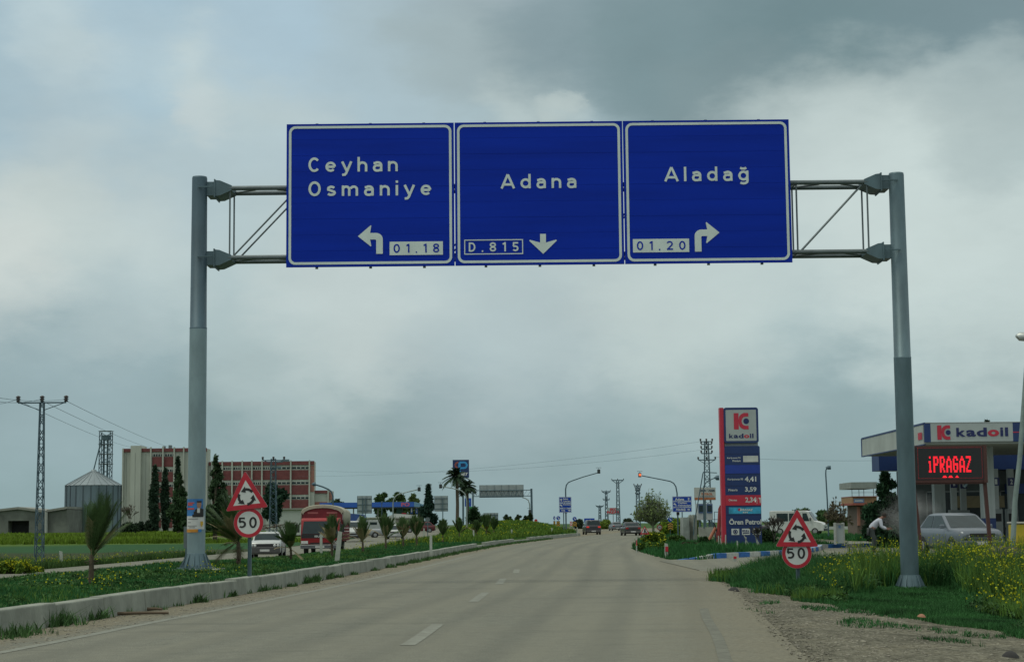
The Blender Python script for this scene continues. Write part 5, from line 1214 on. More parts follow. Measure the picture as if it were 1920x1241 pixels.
def rear_gantry():
    Y = 420; g = Rig('sign_gantry', 'distant sign gantry seen from behind with a blank grey panel', 'sign gantry', 940, 988, Y); 
    q = g.mb(); q.Tn(887.5, 990, 887.5, 918, .22, n=10); q.build('post', 'galv', g.t)
    q = g.mb(); q.Tn(997.3, 990, 996.8, 917, .25, n=10); q.build('post', 'galv_dark', g.t)
    q = g.mb()
    for y in (919.5, 930.5): q.Tn(887, y, 997, y, .10)
    for i in range(14): 
        a = 889 + i * 7.7; q.Tn(a, 930.5, a + 7.7, 919.5, .04, n=4)
    q.build('truss', 'galv', g.t)
    q = g.mb(); q.B(899.5, 909.5, 982, 932.5, .4, .5); pn = q.build('sign_panel', mat('bare_aluminium', (.27, .32, .33)), g.t)
    q = g.mb()
    for i in range(7): x = 900 + 82 * i / 6; q.B(x - .2, 909.5, x + .2, 932.5, .3, .395)
    q.B(899.5, 919.2, 982, 920, .3, .395); q.B(899.5, 931.6, 982, 932.8, .25, .395)
    for i in range(10): 
        a = 900 + i * 8.2; q.Tn(a, 932, a + 4.1, 920, .04, .34, .34, 4); q.Tn(a + 4.1, 920, a + 8.2, 932, .04, .34, .34, 4)
    q.build('panel_frame', 'galv_dark', pn)
rear_gantry()
def signal_mast(label, px, by, arc_pts, Y, head, lit=None, flat_top=True, col='steel', post_head=None):
    g = Rig('traffic_signal', label, 'traffic light', px, by, Y, 0, 'traffic lights on curved arms'); q = g.mb(); r = .055 * Y / 190 + .01
    pts = [q.p(px, by + 6)] + [q.p(a, b) for a, b in arc_pts]; q.path(pts, r * 1.25, 7, r * .8); q.build('curved_mast', mat('mast_pale', (.22, .27, .26), .5, .3) if col != 'steel' else 'galv_dark', g.t)
    hx, hy = head; q = g.mb(); q.B(hx - 2.7, hy - 4.0, hx + 2.7, hy + 3.6, -.18, .12); hd = q.build('signal_head', 'black', g.t)
    q = g.mb(); q.lathe([(2.0 * g.k, -.2), (2.2 * g.k, -.30)], 12, (q.p(hx, hy - .5)[0], -.0, q.p(hx, hy - .5)[2]), 'y'); q.build('lens', mat('red_signal_lit', (.6, .1, .03), .4, emit=(1, .16, .05), estr=1.3) if lit else mat('dark_lens', (.03, .04, .04), .3), hd)
    q = g.mb(); q.B(hx - 5, hy - 7.4, hx + 5, hy - 6.8, -.1, .1); q.B(hx - .3, hy - 7, hx + .3, hy - 4, -.03, .03); q.build('bird_spike', 'galv', g.t)
    if post_head: q = g.mb(); q.B(px - 2.6, post_head - 6, px + 2.6, post_head + 5, -.3, -.1); q.build('post_signal', 'black', g.t); q = g.mb(); q.B(px - 4, post_head - 12, px + 4, post_head - 5, -.15, .1); q.build('control_box', 'galv', g.t)
signal_mast('pale signal mast left of the pines curving to the right', 737, 1000, [(737, 960), (737, 945), (738, 938), (741, 932), (746, 928), (760, 924), (784, 918.5)], 205, (786, 918.5), None, col='pale')
signal_mast('signal mast by the date palms curving to the left', 875.5, 1000, [(875.5, 960), (875.5, 940), (874, 931), (871, 925), (865, 920), (850, 916), (830, 912.5)], 215, (827, 912), None, col='pale')
signal_mast('tall signal mast beside the small blue direction sign curving right', 1061.5, 998, [(1061.5, 950), (1061.5, 918), (1063, 910), (1067, 905), (1074, 902), (1095, 895), (1121, 888)], 180, (1124, 885.5), None, post_head=957)
signal_mast('signal mast at the right verge with its red lamp lit', 1271.5, 1003, [(1271.5, 960), (1271, 925), (1269, 913), (1265, 906.5), (1259, 903), (1245, 900), (1206, 892)], 140, (1202, 891), True, post_head=961)
signal_mast('short distant signal mast curving left above the rear gantry', 994, 992, [(994, 960), (993.5, 945), (991, 938), (986, 934.5), (980, 933)], 330, (994, 960), None, col='pale')
def lamp(name, label, px, by, pts, Y, head, r=.05, z=None):
    g = Rig(name, label, 'street lamp', px, by, Y, z=z); q = g.mb(); q.path([q.p(px, by + 5)] + [q.p(a, b) for a, b in pts], r * 1.3, 6, r); q.build('post', 'galv_dark', g.t)
    x0, y0, x1, y1 = head; q = g.mb(); a = q.p(x0, y1); b = q.p(x1, y0); q.loft([[(a[0], -.1, a[2] * .5 + b[2] * .5), (a[0], .1, a[2] * .5 + b[2] * .5), (a[0], .1, a[2] * .4 + b[2] * .6), (a[0], -.1, a[2] * .4 + b[2] * .6)], [((a[0] + b[0]) / 2, -.16, a[2]), ((a[0] + b[0]) / 2, .16, a[2]), ((a[0] + b[0]) / 2, .12, b[2]), ((a[0] + b[0]) / 2, -.12, b[2])], [(b[0], -.14, a[2]), (b[0], .14, a[2]), (b[0], .08, b[2]), (b[0], -.08, b[2])]]); q.build('lamp_head', 'galv_dark' if name == 'street_lamp' else 'galv', g.t); return g
lamp('street_lamp', 'curved street lamp rising behind the truck tarpaulin', 624.5, 1000, [(624.5, 950), (624, 930), (621, 922), (616, 918), (605, 913), (592, 909)], 170, (584, 904.5, 592, 911.5), .07)
lamp('street_lamp', 'thin black street lamp with a small drooping head over the bare tree', 1553.5, 1000, [(1553, 940), (1551.5, 890), (1552, 882), (1555, 878)], 125, (1552, 874, 1561, 881), .04)
lamp('street_lamp', 'small floodlight on a short curved arm behind the farm shop board', 1320, 985, [(1320, 930), (1321, 912), (1326, 905), (1336, 899), (1342, 897)], 112, (1341, 892, 1350, 901), .03)
lamp('street_lamp', 'white thin lamp post standing in front of the blue canopy', 716, 1000, [(716, 970), (716, 943)], 210, (714.5, 940, 717.5, 943), .05)
def leaning_lamp():
    Y = 55; p = at(1901, 1010, Y); g = Rig('leaning_lamp_post', 'pale leaning lamp post at the right edge with a silver head', 'lamp post', 1900, 1030, Y, z=-.15); L0 = g.t.location.copy(); q = g.mb(); q.p = lambda a, b, y=0.0: tuple(at(a, b, Y) - L0 + Vector((0, y, 0))); q.path([q.p(1898, 1045), q.p(1903, 940), q.p(1912, 860), q.p(1918.5, 770), q.p(1924, 690), q.p(1930, 640)], .085, 10, .06); q.build('post', mat('mast_green_grey', (.19, .25, .24), .6, .2, .2, 3), g.t)
    q = g.mb(); q.p = lambda a, b, y=0.0: tuple(at(a, b, Y) - L0 + Vector((0, y, 0))); q.loft([[q.p(1905, 631, -.08), q.p(1905, 631, .08), q.p(1905, 628, .08), q.p(1905, 628, -.08)], [q.p(1913, 638, -.14), q.p(1913, 638, .14), q.p(1911, 623.5, .1), q.p(1911, 623.5, -.1)], [q.p(1935, 640, -.14), q.p(1935, 640, .14), q.p(1935, 624, .1), q.p(1935, 624, -.1)]]); q.build('lamp_head', mat('lamp_silver', (.42, .46, .46), .4, .3), g.t)
leaning_lamp()
WB = 'white_ref'
def direction_sign(label, x0, y0, x1, y1, by, Y, rows, posts, bands, sheared=0):
    g = Rig('direction_sign', label, 'direction sign', (x0 + x1) / 2, by, Y, 0); bl = mat('sign_blue_small', (.006, .05, .33), .6, 0, .1, 2, spec=.2)
    for x in posts: q = g.mb(); q.B(x - .9, y0 + 2, x + .9, by + 8, .02, .12); q.build('post', 'galv', g.t)
    for (a, b), cells in zip(bands, rows):
        q = g.mb(); q.B(x0, a, x1, b, -.03, 0); pn = q.build('sign_plate', bl, g.t)
        q = g.mb(); r0 = q.p(x0 + .4, b - .4); r1 = q.p(x1 - .4, a + .4); th = .55 * g.k; ringmesh(q, rrect(r0[0], r0[2], r1[0], r1[2], .03, 3), rrect(r0[0] + th, r0[2] + th, r1[0] - th, r1[2] - th, .02, 3), -.034); q.build('border', WB, pn)
        for c_ in cells:
            if c_[0] == 'T':
                text('lettering', c_[1], g.rect(*c_[2]), -.036, WB, pn, .035)
            else:
                q = g.mb(); 
                for poly in c_[1]: 
                    q.flat([q.p(*pt)[::2] for pt in poly], -.036 - .001 * (len(q.f)))
                q.build('arrow', WB, pn)
def up_arrow(cx, cy, s): return [[(cx, cy - s), (cx + s * .8, cy), (cx + s * .25, cy), (cx + s * .25, cy + s), (cx - s * .25, cy + s), (cx - s * .25, cy), (cx - s * .8, cy)]]
def rt_arrow(cx, cy, s): return [[(cx + s, cy), (cx, cy - s * .8), (cx, cy - s * .25), (cx - s, cy - s * .25), (cx - s, cy + s * .25), (cx, cy + s * .25), (cx, cy + s * .8)]]
def lf_arrow(cx, cy, s): return [[(cx - s, cy - s * .3), (cx, cy - s), (cx, cy - s * .6), (cx + s * .6, cy - s * .5), (cx + s, cy + s), (cx + s * .5, cy + s), (cx + s * .3, cy), (cx, cy), (cx, cy + s * .4)]]
direction_sign('blue three-part direction sign at the second mast right of the road', 1262, 931, 1298, 960, 1003, 139.5, [
    [('T', 'Adana', (1267, 934, 1284, 938.5)), ('A', up_arrow(1292.5, 936, 2.6))],
    [('T', 'Ceyhan', (1272, 941.5, 1289, 945.5)), ('T', 'Osmaniye', (1272, 946.2, 1296, 949.8)), ('A', lf_arrow(1266.5, 946, 3))],
    [('T', 'Aladağ', (1268, 953, 1286, 958)), ('A', rt_arrow(1292, 955.5, 2.8))]], (1280,), [(931, 940), (940.3, 951), (951.3, 960)])
direction_sign('blue three-part direction sign at the mast on the left island', 1049, 932, 1072, 961, 1000, 179.5, [
    [('T', 'Adana', (1056, 934, 1066, 937)), ('T', 'Ceyhan', (1056, 938.5, 1070, 941.5)), ('A', up_arrow(1053, 937.5, 3))],
    [('T', 'Osmaniye', (1056, 945, 1071, 948)), ('A', lf_arrow(1052.5, 948, 2.8))],
    [('T', 'Aladağ', (1053, 955.5, 1060, 959)), ('A', rt_arrow(1068, 957, 2.6))]], (1057.3, 1061.2), [(932, 943), (943.5, 953), (953.5, 961)])
def keep_sign(label, px, cy, r, by, Y, board=None, squash=1.0, colr=(.006, .05, .33)):
    g = Rig('keep_left_sign', label, 'road sign', px, by, Y, 0, None); q = g.mb(); k = g.k; c = q.p(px, cy)
    q.prism([(c[0] + (a) * squash, c[2] + b) for a, b in circ(0, 0, r * k)], -.03, 0); d = q.build('blue_disc', mat('sign_blue_small', colr), g.t)
    q = g.mb(); q.flat([(c[0] + a * k * squash, c[2] + b * k) for a, b in ((-2, 2.2), (-.6, 2.2), (1.6, -.6), (2.2, .2), (2.2, -2.2), (-.2, -2.2), (.6, -1.5))], -.036); q.build('arrow', WB, d)
    q = g.mb(); q.B(px - .4, cy - r, px + .4, by + 5, .01, .06); q.build('post', 'galv', g.t)
    if board:
        x0, y0, x1, y1, ca, cb = board; q = g.mb(); q.B(x0, y0, x1, y1, -.02, 0); b = q.build('hazard_board', ca, g.t); q = g.mb(); n = 3
        for i in range(n):
            z = y0 + (y1 - y0) * (i + .15) / n; hh = (y1 - y0) / n * .5; xm = (x0 + x1) / 2; s_ = (x1 - x0) * .25
            q.flat([q.p(x0, z + s_ + hh)[::2], q.p(xm, z + hh)[::2], q.p(xm, z)[::2], q.p(x0, z + s_)[::2]], -.026); q.flat([q.p(xm, z + hh)[::2], q.p(x1, z + s_ + hh)[::2], q.p(x1, z + s_)[::2], q.p(xm, z)[::2]], -.026)
        q.build('chevrons', cb, b)
YL = mat('hazard_yellow', (.42, .25, .02), .6)
keep_sign('narrow blue keep-left disc on the island over a black and yellow board, seen edge-on', 1039.5, 971, 3.6, 988, 260, (1037.7, 976.5, 1041.5, 985.5, m('black'), YL), .55)
keep_sign('round blue keep-left disc above a black and yellow hazard board on the island', 1047, 971, 3.7, 988, 262, (1043.5, 976.5, 1050, 986, m('black'), YL))
keep_sign('blue disc over a chevron board in the middle of the junction', 1077.5, 972.5, 3.8, 988, 275, (1073.5, 977.5, 1081.5, 986, m('black'), YL))
keep_sign('blue disc sign above an orange and black chevron board by the bushes', 1257, 974, 4.2, 1000, 148, (1252.5, 979.5, 1262, 992, m('black'), YL))
g = Rig('hazard_board', 'red and white striped hazard board left of the junction chevron', 'hazard board', 1071.5, 990, 274); q = g.mb(); q.B(1068.5, 977, 1073, 986, -.03, 0); b = q.build('board', 'white_ref', g.t); q = g.mb()
for i in range(3): q.flat([q.p(1068.5, 979.5 + i * 3)[::2], q.p(1068.5, 978 + i * 3)[::2], q.p(1073, 975.8 + i * 3 + 1.6)[::2], q.p(1073, 977.2 + i * 3 + 1.6)[::2]], -.036)
q.build('stripes', 'red_ref', b); q = g.mb(); q.B(1070.5, 984, 1071.3, 995, .0, .05); q.build('post', 'galv', g.t)
g = Rig('direction_board', 'wide low blue board far ahead above the dark off-road car', 'direction sign', 1104, 988, 315); q = g.mb(); q.B(1095.5, 971.5, 1115, 979.5, -.03, 0); b = q.build('board', mat('sign_blue_small', (.006, .05, .33)), g.t); smudge('lettering', 'xxxxx', g.rect(1099, 973.5, 1110, 977.5), -.036, WB, b, .02); q = g.mb(); q.B(1097, 979, 1098, 992, 0, .1); q.B(1112, 979, 1113, 992, 0, .1); q.build('posts', 'galv', g.t)
g = Rig('stop_sign', 'small red octagonal sign back on the grassy mound', 'road sign', 1005, 990, 255); q = g.mb(); c = q.p(1005, 976); q.prism([(c[0] + a, c[2] + b) for a, b in circ(0, 0, 3.2 * g.k, 8)], -.03, 0); q.build('octagon', 'red_ref', g.t); q = g.mb(); q.B(1004.5, 979, 1005.5, 995, 0, .05); q.build('post', 'galv', g.t)
g = Rig('road_sign_back', 'grey back of a round sign between two young palms', 'road sign', 802, 1005, 150); q = g.mb(); c = q.p(802, 974); q.prism([(c[0] + a, c[2] + b) for a, b in circ(0, 0, 4.4 * g.k, 20)], -.03, 0); q.build('disc', 'steel', g.t); q = g.mb(); q.B(801.3, 970, 802.7, 1010, .01, .06); q.build('post', 'galv', g.t)
g = Rig('round_sign', 'round red-rimmed sign half hidden in the roadside bushes', 'road sign', 1237, 1004, 120); q = g.mb(); c = q.p(1237, 988.5); R0 = 5.2 * g.k; q.prism([(c[0] + a, c[2] + b) for a, b in circ(0, 0, R0, 24)], -.03, 0); d = q.build('disc', mat('red_rim', (.22, .02, .02)), g.t); q = g.mb(); q.flat([(c[0] + a, c[2] + b) for a, b in circ(0, 0, R0 * .7, 24)], -.036); q.build('grey_face', mat('sign_grey', (.28, .31, .32)), d); smudge('figures', 'xx', (c[0] - R0 * .35, c[2] - R0 * .3, c[0] + R0 * .35, c[2] + R0 * .3), -.04, 'black', d, .03); q = g.mb(); q.B(1236.5, 990, 1237.5, 1010, .01, .06); q.build('post', 'galv', g.t)
def roadworks():
    Y = 84; g = Rig('roadworks_sign', 'red triangular roadworks sign standing low at the road edge', 'road sign', 1209, 1006, Y); q = g.mb(); c = q.p(1209, 994); tri = lambda s_: [(c[0] + a * g.k * s_, c[2] + (b) * g.k * s_) for a, b in ((-9, -7.5), (9, -7.5), (0, 8.5))]
    q.prism(tri(1), -.02, 0); d = q.build('red_triangle', 'red_ref', g.t); q = g.mb(); q.flat(tri(.64), -.026); q.build('white_face', 'white_ref', d)
    q = g.mb(); q.flat([q.p(1207, 999)[::2], q.p(1208.3, 999)[::2], q.p(1209.5, 996.5)[::2], q.p(1211, 999)[::2], q.p(1213.5, 999)[::2], q.p(1210.5, 995)[::2], q.p(1210.5, 991.5)[::2], q.p(1209, 990.5)[::2], q.p(1208, 993)[::2]], -.032); q.build('digging_figure', 'black', d)
    q = g.mb(); q.Tn(1203, 1001, 1202.5, 1007, .02); q.Tn(1208, 1001, 1207.5, 1007, .02); q.build('stand_legs', 'galv_dark', g.t)
roadworks()
g = Rig('shop_billboard', 'pale billboard with large red capital letters on thin posts', 'billboard', 1150, 984, 560); q = g.mb(); q.B(1138.5, 952, 1162, 964, 0, .2); b = q.build('board', mat('board_pale', (.33, .40, .42)), g.t); rd = mat('letter_red', (.50, .02, .04)); text('lettering', 'EKO', g.rect(1144, 952.3, 1157, 957), -.05, rd, b, .05); text('lettering', 'PAZAR', g.rect(1138.5, 957.8, 1162, 962.5), -.05, rd, b, .05); q = g.mb(); q.B(1138, 963.6, 1162, 964.4, -.05, .25); q.build('lower_rail', 'steel', g.t); [g.mb().Tn(x, 964.5, x, 984, .1).build('post', 'steel', g.t) for x in (1141, 1150, 1160)]

# ------------------------------------------------------------------ blue fuel station beyond the opposite carriageway
def blue_station():
    Y = 300; g = Rig('fuel_station_canopy', 'long flat blue fuel station canopy left of the pines', 'petrol station canopy', 705, 1002, Y, 0)
    q = g.mb(); q.B(600, 942, 776, 951, 0, 9); q.build('canopy', mat('canopy_blue', (.012, .09, .40), .5, 0, .1, .4), g.t)
    q = g.mb(); a = [q.p(776.2, 951), q.p(792, 951), q.p(792, 946.5), q.p(776.2, 942)]; q.add([(p[0], (0 if i in (0, 3) else 3), p[2]) for i, p in enumerate(a)] + [(p[0], 9, p[2]) for p in a], [(0, 1, 2, 3), (7, 6, 5, 4), (0, 4, 5, 1), (1, 5, 6, 2), (2, 6, 7, 3), (3, 7, 4, 0)]); q.build('canopy_end', mat('canopy_pale_blue', (.13, .28, .42), .5), g.t)
    text('red_lettering', 'PO', g.rect(752, 943, 768, 950), -.05, mat('letter_pink', (.42, .10, .18)), g.t, .05)
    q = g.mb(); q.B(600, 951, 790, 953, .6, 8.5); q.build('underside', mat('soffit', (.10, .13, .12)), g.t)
    for x0, x1, c in ((741.5, 753, (.03, .10, .07)), (781, 793, (.045, .075, .03))):
        q = g.mb(); q.B(x0, 952, x1, 985, 2, 4); q.build('pillar', mat('pillar_%d' % x0, c, .7), g.t)
    for x in (641, 660, 706): q = g.mb(); q.B(x - 1, 952, x + 1, 1000, 3, 3.4); q.build('column', mat('white_wall', (.42, .45, .43)), g.t)
    for x in (768.5, 778): 
        q = g.mb(); q.B(x, 951, x + 4.5, 964, 1, 1.2); b = q.build('blue_banner', mat('banner_blue', (.012, .06, .22)), g.t); text('figures', '1' if x < 770 else '2', g.rect(x + 1.2, 953, x + 3.3, 961), .94, WB, b)
    q = g.mb(); q.B(752.5, 962, 760.5, 967, 1, 1.3); q.build('red_panel', 'red_ref', g.t)
blue_station()
g = Rig('station_building', 'low white station building with a sloped front behind the queue of cars', 'building', 730, 1000, 290); q = g.mb(); q.B(675, 971, 712, 1000, 0, 7); q.prism([q.p(712.2, 1000)[::2], q.p(712.2, 975)[::2], q.p(740, 963)[::2], q.p(778, 966)[::2], q.p(778, 1000)[::2]], 0, 7); q.build('wall', mat('white_wall', (.42, .45, .43)), g.t); q = g.mb(); q.B(674, 969.3, 712, 971, -.5, 7); q.B(740, 969, 781, 971.5, -.6, -.02); q.build('roof_edge', mat('window_white', (.45, .47, .45)), g.t)
for a, b in ((682, 694), (697, 706), (718, 728)): q = g.mb(); q.B(a, 974.5, b, 981, -.05, 0); q.build('window', 'glass', g.t)
q = g.mb(); q.B(742, 973, 778, 998, -.05, 0); q.build('brown_shutter', mat('shutter_beige', (.26, .27, .22)), g.t)
def totem():
    Y = 282; g = Rig('station_totem', 'tall dark blue fuel brand totem with a light blue P logo behind the date palm', 'totem sign', 866, 1000, Y)
    q = g.mb(); q.B(849.8, 863, 880.2, 896.5, -.35, .35); h_ = q.build('sign_box', mat('totem_navy', (.006, .03, .12), .5), g.t)
    q = g.mb(); q.B(867, 896.6, 870.5, 1004, -.15, .15); q.build('mast', 'galv', g.t)
    lb = mat('logo_light_blue', (.03, .28, .60), .5); q = g.mb(); w = 3.2 * g.k
    ribbon(q, [(862.5, 886), (862.5, 868)], 4.2, lambda p: q.p(p[0], p[1])[::2], -.37); ribbon(q, [(862.5, 868), (871, 868)] + [(871 + 5.2 * math.sin(t), 873.2 - 5.2 * math.cos(t)) for t in np.linspace(.1, PI, 10)] + [(864, 878.4)], 3.6, lambda p: q.p(p[0], p[1])[::2], -.38); q.build('letter_p', lb, h_)
    q = g.mb(); ribbon(q, [(860.5, 868) ] + [(859.5 - 4.6 * math.sin(t), 873 - 5 * math.cos(t)) for t in np.linspace(.1, PI, 10)], 3.2, lambda p: q.p(p[0], p[1])[::2], -.375); q.build('red_arc', mat('logo_brown_red', (.25, .07, .06)), h_)
    text('lettering', 'PO', g.rect(854, 888, 868, 894), -.37, WB, h_, .04, .3); text('lettering', 'JET', g.rect(865.5, 887, 878.5, 894), -.372, WB, h_, .05, .3)
    q = g.mb(); q.B(872, 934.5, 884, 950, -.3, .3); b = q.build('blue_panel', mat('totem_blue', (.012, .07, .40), .5), g.t)
    q = g.mb(); ribbon(q, [(876, 947), (876, 938.5), (879.5, 938.5), (881, 940.5), (879.5, 943), (876.5, 943)], 1.5, lambda p: q.p(p[0], p[1])[::2], -.32); q.build('letter_p', lb, b)
    q = g.mb(); q.B(874, 950.3, 887, 978, -.3, .3); b = q.build('price_board', mat('price_green', (.01, .22, .06), .5), g.t)
    for i in range(4): smudge('price', 'xxx', g.rect(879, 953.5 + i * 6.2, 885.5, 957 + i * 6.2), -.32, WB, b, .02)
totem()

# ------------------------------------------------------------------ filling station on the right
NAVY = mat('station_navy', (.006, .030, .13), .5, 0, .12, 1.2); SIGNW = mat('station_white', (.34, .39, .39), .5, 0, .08, 1.0)
STRED = mat('station_red', (.45, .02, .05), .5, 0, .1, 1.5); LETN = mat('letter_navy', (.006, .015, .10), .5); 
def brand_k(parent, x0, z0, h_, y, name='brand_symbol'):
    """red letter-like block with an arc cut and a navy dot"""
    u = h_; q = MB()
    q.flat([(x0, z0), (x0 + .30 * u, z0), (x0 + .30 * u, z0 + u), (x0, z0 + u)], y)
    q.flat([(x0 + .0 * u, z0 + .92 * u), (x0 + .30 * u, z0 + .92 * u), (x0 + .30 * u, z0 + u), (x0, z0 + u)], y - .001)
    outer = [(x0 + .90 * u, z0 + u), (x0 + .62 * u, z0 + u), (x0 + .46 * u, z0 + .93 * u), (x0 + .34 * u, z0 + .80 * u), (x0 + .29 * u, z0 + .5 * u), (x0 + .34 * u, z0 + .2 * u), (x0 + .46 * u, z0 + .07 * u), (x0 + .62 * u, z0), (x0 + .90 * u, z0)]
    inner = [(x0 + .90 * u, z0 + .78 * u), (x0 + .70 * u, z0 + .78 * u), (x0 + .60 * u, z0 + .74 * u), (x0 + .52 * u, z0 + .66 * u), (x0 + .48 * u, z0 + .5 * u), (x0 + .52 * u, z0 + .34 * u), (x0 + .60 * u, z0 + .26 * u), (x0 + .70 * u, z0 + .22 * u), (x0 + .90 * u, z0 + .22 * u)]
    n = len(outer); q.add([(a, y - .002, b) for a, b in outer + inner], [(i, i + 1, n + i + 1, n + i) for i in range(n - 1)]); q.build(name, STRED, parent)
    q = MB(); q.flat(circ(x0 + .76 * u, z0 + .5 * u, .175 * u, 20), y - .003); q.build('navy_dot', LETN, parent)
def brand_word(parent, rect, y):
    x0, z0, x1, z1 = rect; w = x1 - x0; h_ = z1 - z0
    for ch, a, b, hh in (('k', 0, .165, 1), ('a', .175, .345, .74), ('d', .36, .54, 1), ('i', .775, .83, 1), ('l', .86, .915, 1)):
        text('lettering', ch, (x0 + w * a * 1.09, z0, x0 + w * b * 1.09, z0 + h_ * hh), y, LETN, parent, .035)
    text('letter_o', 'o', (x0 + w * .605, z0, x0 + w * .825, z0 + h_ * .76), y, STRED, parent, .045)
def price_pillar():
    Y = 88; g = Rig('price_pillar', 'tall blue fuel price pillar with red left edge and white logo head', 'totem sign', 1395, 1023, Y, 0); k = g.k; D = .5
    q = g.mb(); q.B(1355.2, 765.5, 1362.2, 1024, -.05, D); q.build('red_edge', STRED, g.t)
    q = g.mb(); r_ = q.p(1362.4, 832)[::2]; r2 = q.p(1427, 765.5)[::2]; q.prism(rrect(r_[0], r_[1], r2[0], r2[1], .12), -.08, D); hd = q.build('head_box', NAVY, g.t)
    q = g.mb(); r_ = q.p(1366, 828)[::2]; r2 = q.p(1423, 770)[::2]; q.flat(rrect(r_[0], r_[1], r2[0], r2[1], .04), -.085); q.build('white_field', SIGNW, hd)
    zz = q.p(1381, 806.5); brand_k(hd, zz[0], zz[2], 30.5 * k, -.09); brand_word(hd, g.rect(1371.5, 814.5, 1417.5, 823), -.09)
    q = g.mb(); q.B(1363.5, 830, 1426, 839, .05, D - .05); q.build('neck', mat('neck_grey', (.25, .29, .30)), g.t)
    q = g.mb(); r_ = q.p(1362.4, 1024)[::2]; r2 = q.p(1428.5, 837.5)[::2]; q.prism(rrect(r_[0], r_[1], r2[0], r2[1], .08), -.06, D); bd = q.build('body_box', NAVY, g.t)
    q = g.mb()
    for yy in (852, 872, 889, 911.5, 948.5, 966, 985): q.B(1362.6, yy, 1428.3, yy + .6, -.064, -.055)
    q.build('seams', mat('seam_navy', (.004, .012, .06)), bd)
    q = g.mb(); q.B(1363, 872.8, 1428, 888.8, -.068, -.058); q.build('bright_panel', mat('panel_blue', (.008, .04, .30), .5), bd)
    q = g.mb(); q.B(1397, 856, 1425, 867.5, -.07, -.058); q.build('blank_display', mat('display_white', (.50, .53, .51), .5), bd)
    q = g.mb(); q.B(1362.3, 929, 1428.8, 948, -.07, -.058); q.build('red_panel', STRED, bd)
    W_ = mat('station_letter_white', (.55, .58, .57), .5)
    for s_, r_, b in (('Kurşunsuz 95', (1367, 858, 1392, 861.8), .02), ('Premium', (1377, 863, 1392, 867), .02), ('Kurşunsuz 95', (1367, 897.5, 1396, 902), .02), ('4,41', (1399, 894.5, 1420.5, 905.5), .03), ('Motorin', (1368, 917, 1385, 921.5), .02), ('3,59', (1399, 914, 1420.5, 924), .03), ('Otogaz', (1368, 936, 1384, 941), .02), ('2,34', (1399, 933, 1419.5, 944), .03), ('Ören Petrol', (1368, 972, 1428, 983.5), .03)):
        text('price' if ',' in s_ else 'lettering', s_, g.rect(*r_), -.074, W_, bd, b)
    q = g.mb(); q.B(1420.5, 934, 1421.2, 945, -.075, -.071); q.flat([q.p(1423.5, 934)[::2], q.p(1428, 934)[::2], q.p(1427.5, 944)[::2], q.p(1426.3, 944)[::2], q.p(1426, 938)[::2]], -.074); q.build('nozzle_symbol', W_, bd)
    q = g.mb(); q.B(1368, 951.5, 1428, 963.5, -.068, -.058); lp = q.build('light_blue_panel', mat('panel_cyan', (.03, .30, .50), .5, 0, .5, 3.5), bd); text('lettering', 'İPRAGAZ', g.rect(1388, 953, 1413, 958.5), -.074, W_, lp, .04, .2); smudge('lettering', 'xxx', g.rect(1394, 959.5, 1404, 962.5), -.074, W_, lp, .03); q = g.mb(); q.flat([q.p(1384.5, 956)[::2], q.p(1387.5, 958.8)[::2], q.p(1390, 954)[::2], q.p(1387, 953)[::2]], -.075); q.build('red_mark', STRED, lp)
    for i, (a, b) in enumerate(((1372, 1386.5), (1391.5, 1406.5), (1411.5, 1426))):
        q = g.mb(); q.B(a, 991, b, 1002.5, -.068, -.058); ic = q.build('icon_plate', W_, bd)
        q = g.mb(); c = q.p((a + b) / 2, 996.8)
        if i == 0: ringmesh(q, circ(c[0], c[2], 4.4 * k, 20), circ(c[0], c[2], 3.0 * k, 20), -.073); q.flat([q.p(1377.5, 999)[::2], q.p(1381, 999)[::2], q.p(1381, 994.5)[::2], q.p(1377.5, 994.5)[::2]], -.074)
        elif i == 1: q.flat([q.p(1393, 1000)[::2], q.p(1405, 1000)[::2], q.p(1405, 998)[::2], q.p(1393, 998)[::2]], -.073)
        else: q.flat([q.p(1413, 1000)[::2], q.p(1425, 1000)[::2], q.p(1424, 996)[::2], q.p(1421, 993.5)[::2], q.p(1415.5, 993.5)[::2], q.p(1413.5, 996)[::2]], -.073)
        q.build('pictogram', LETN, ic)
        if i == 1: smudge('lettering', 'xxxx', g.rect(1392.5, 993, 1405.5, 997), -.0735, LETN, ic, .03)
    q = g.mb(); q.B(1358, 1022, 1431, 1032, -.3, .8); q.build('plinth', 'concrete', g.t)
price_pillar()

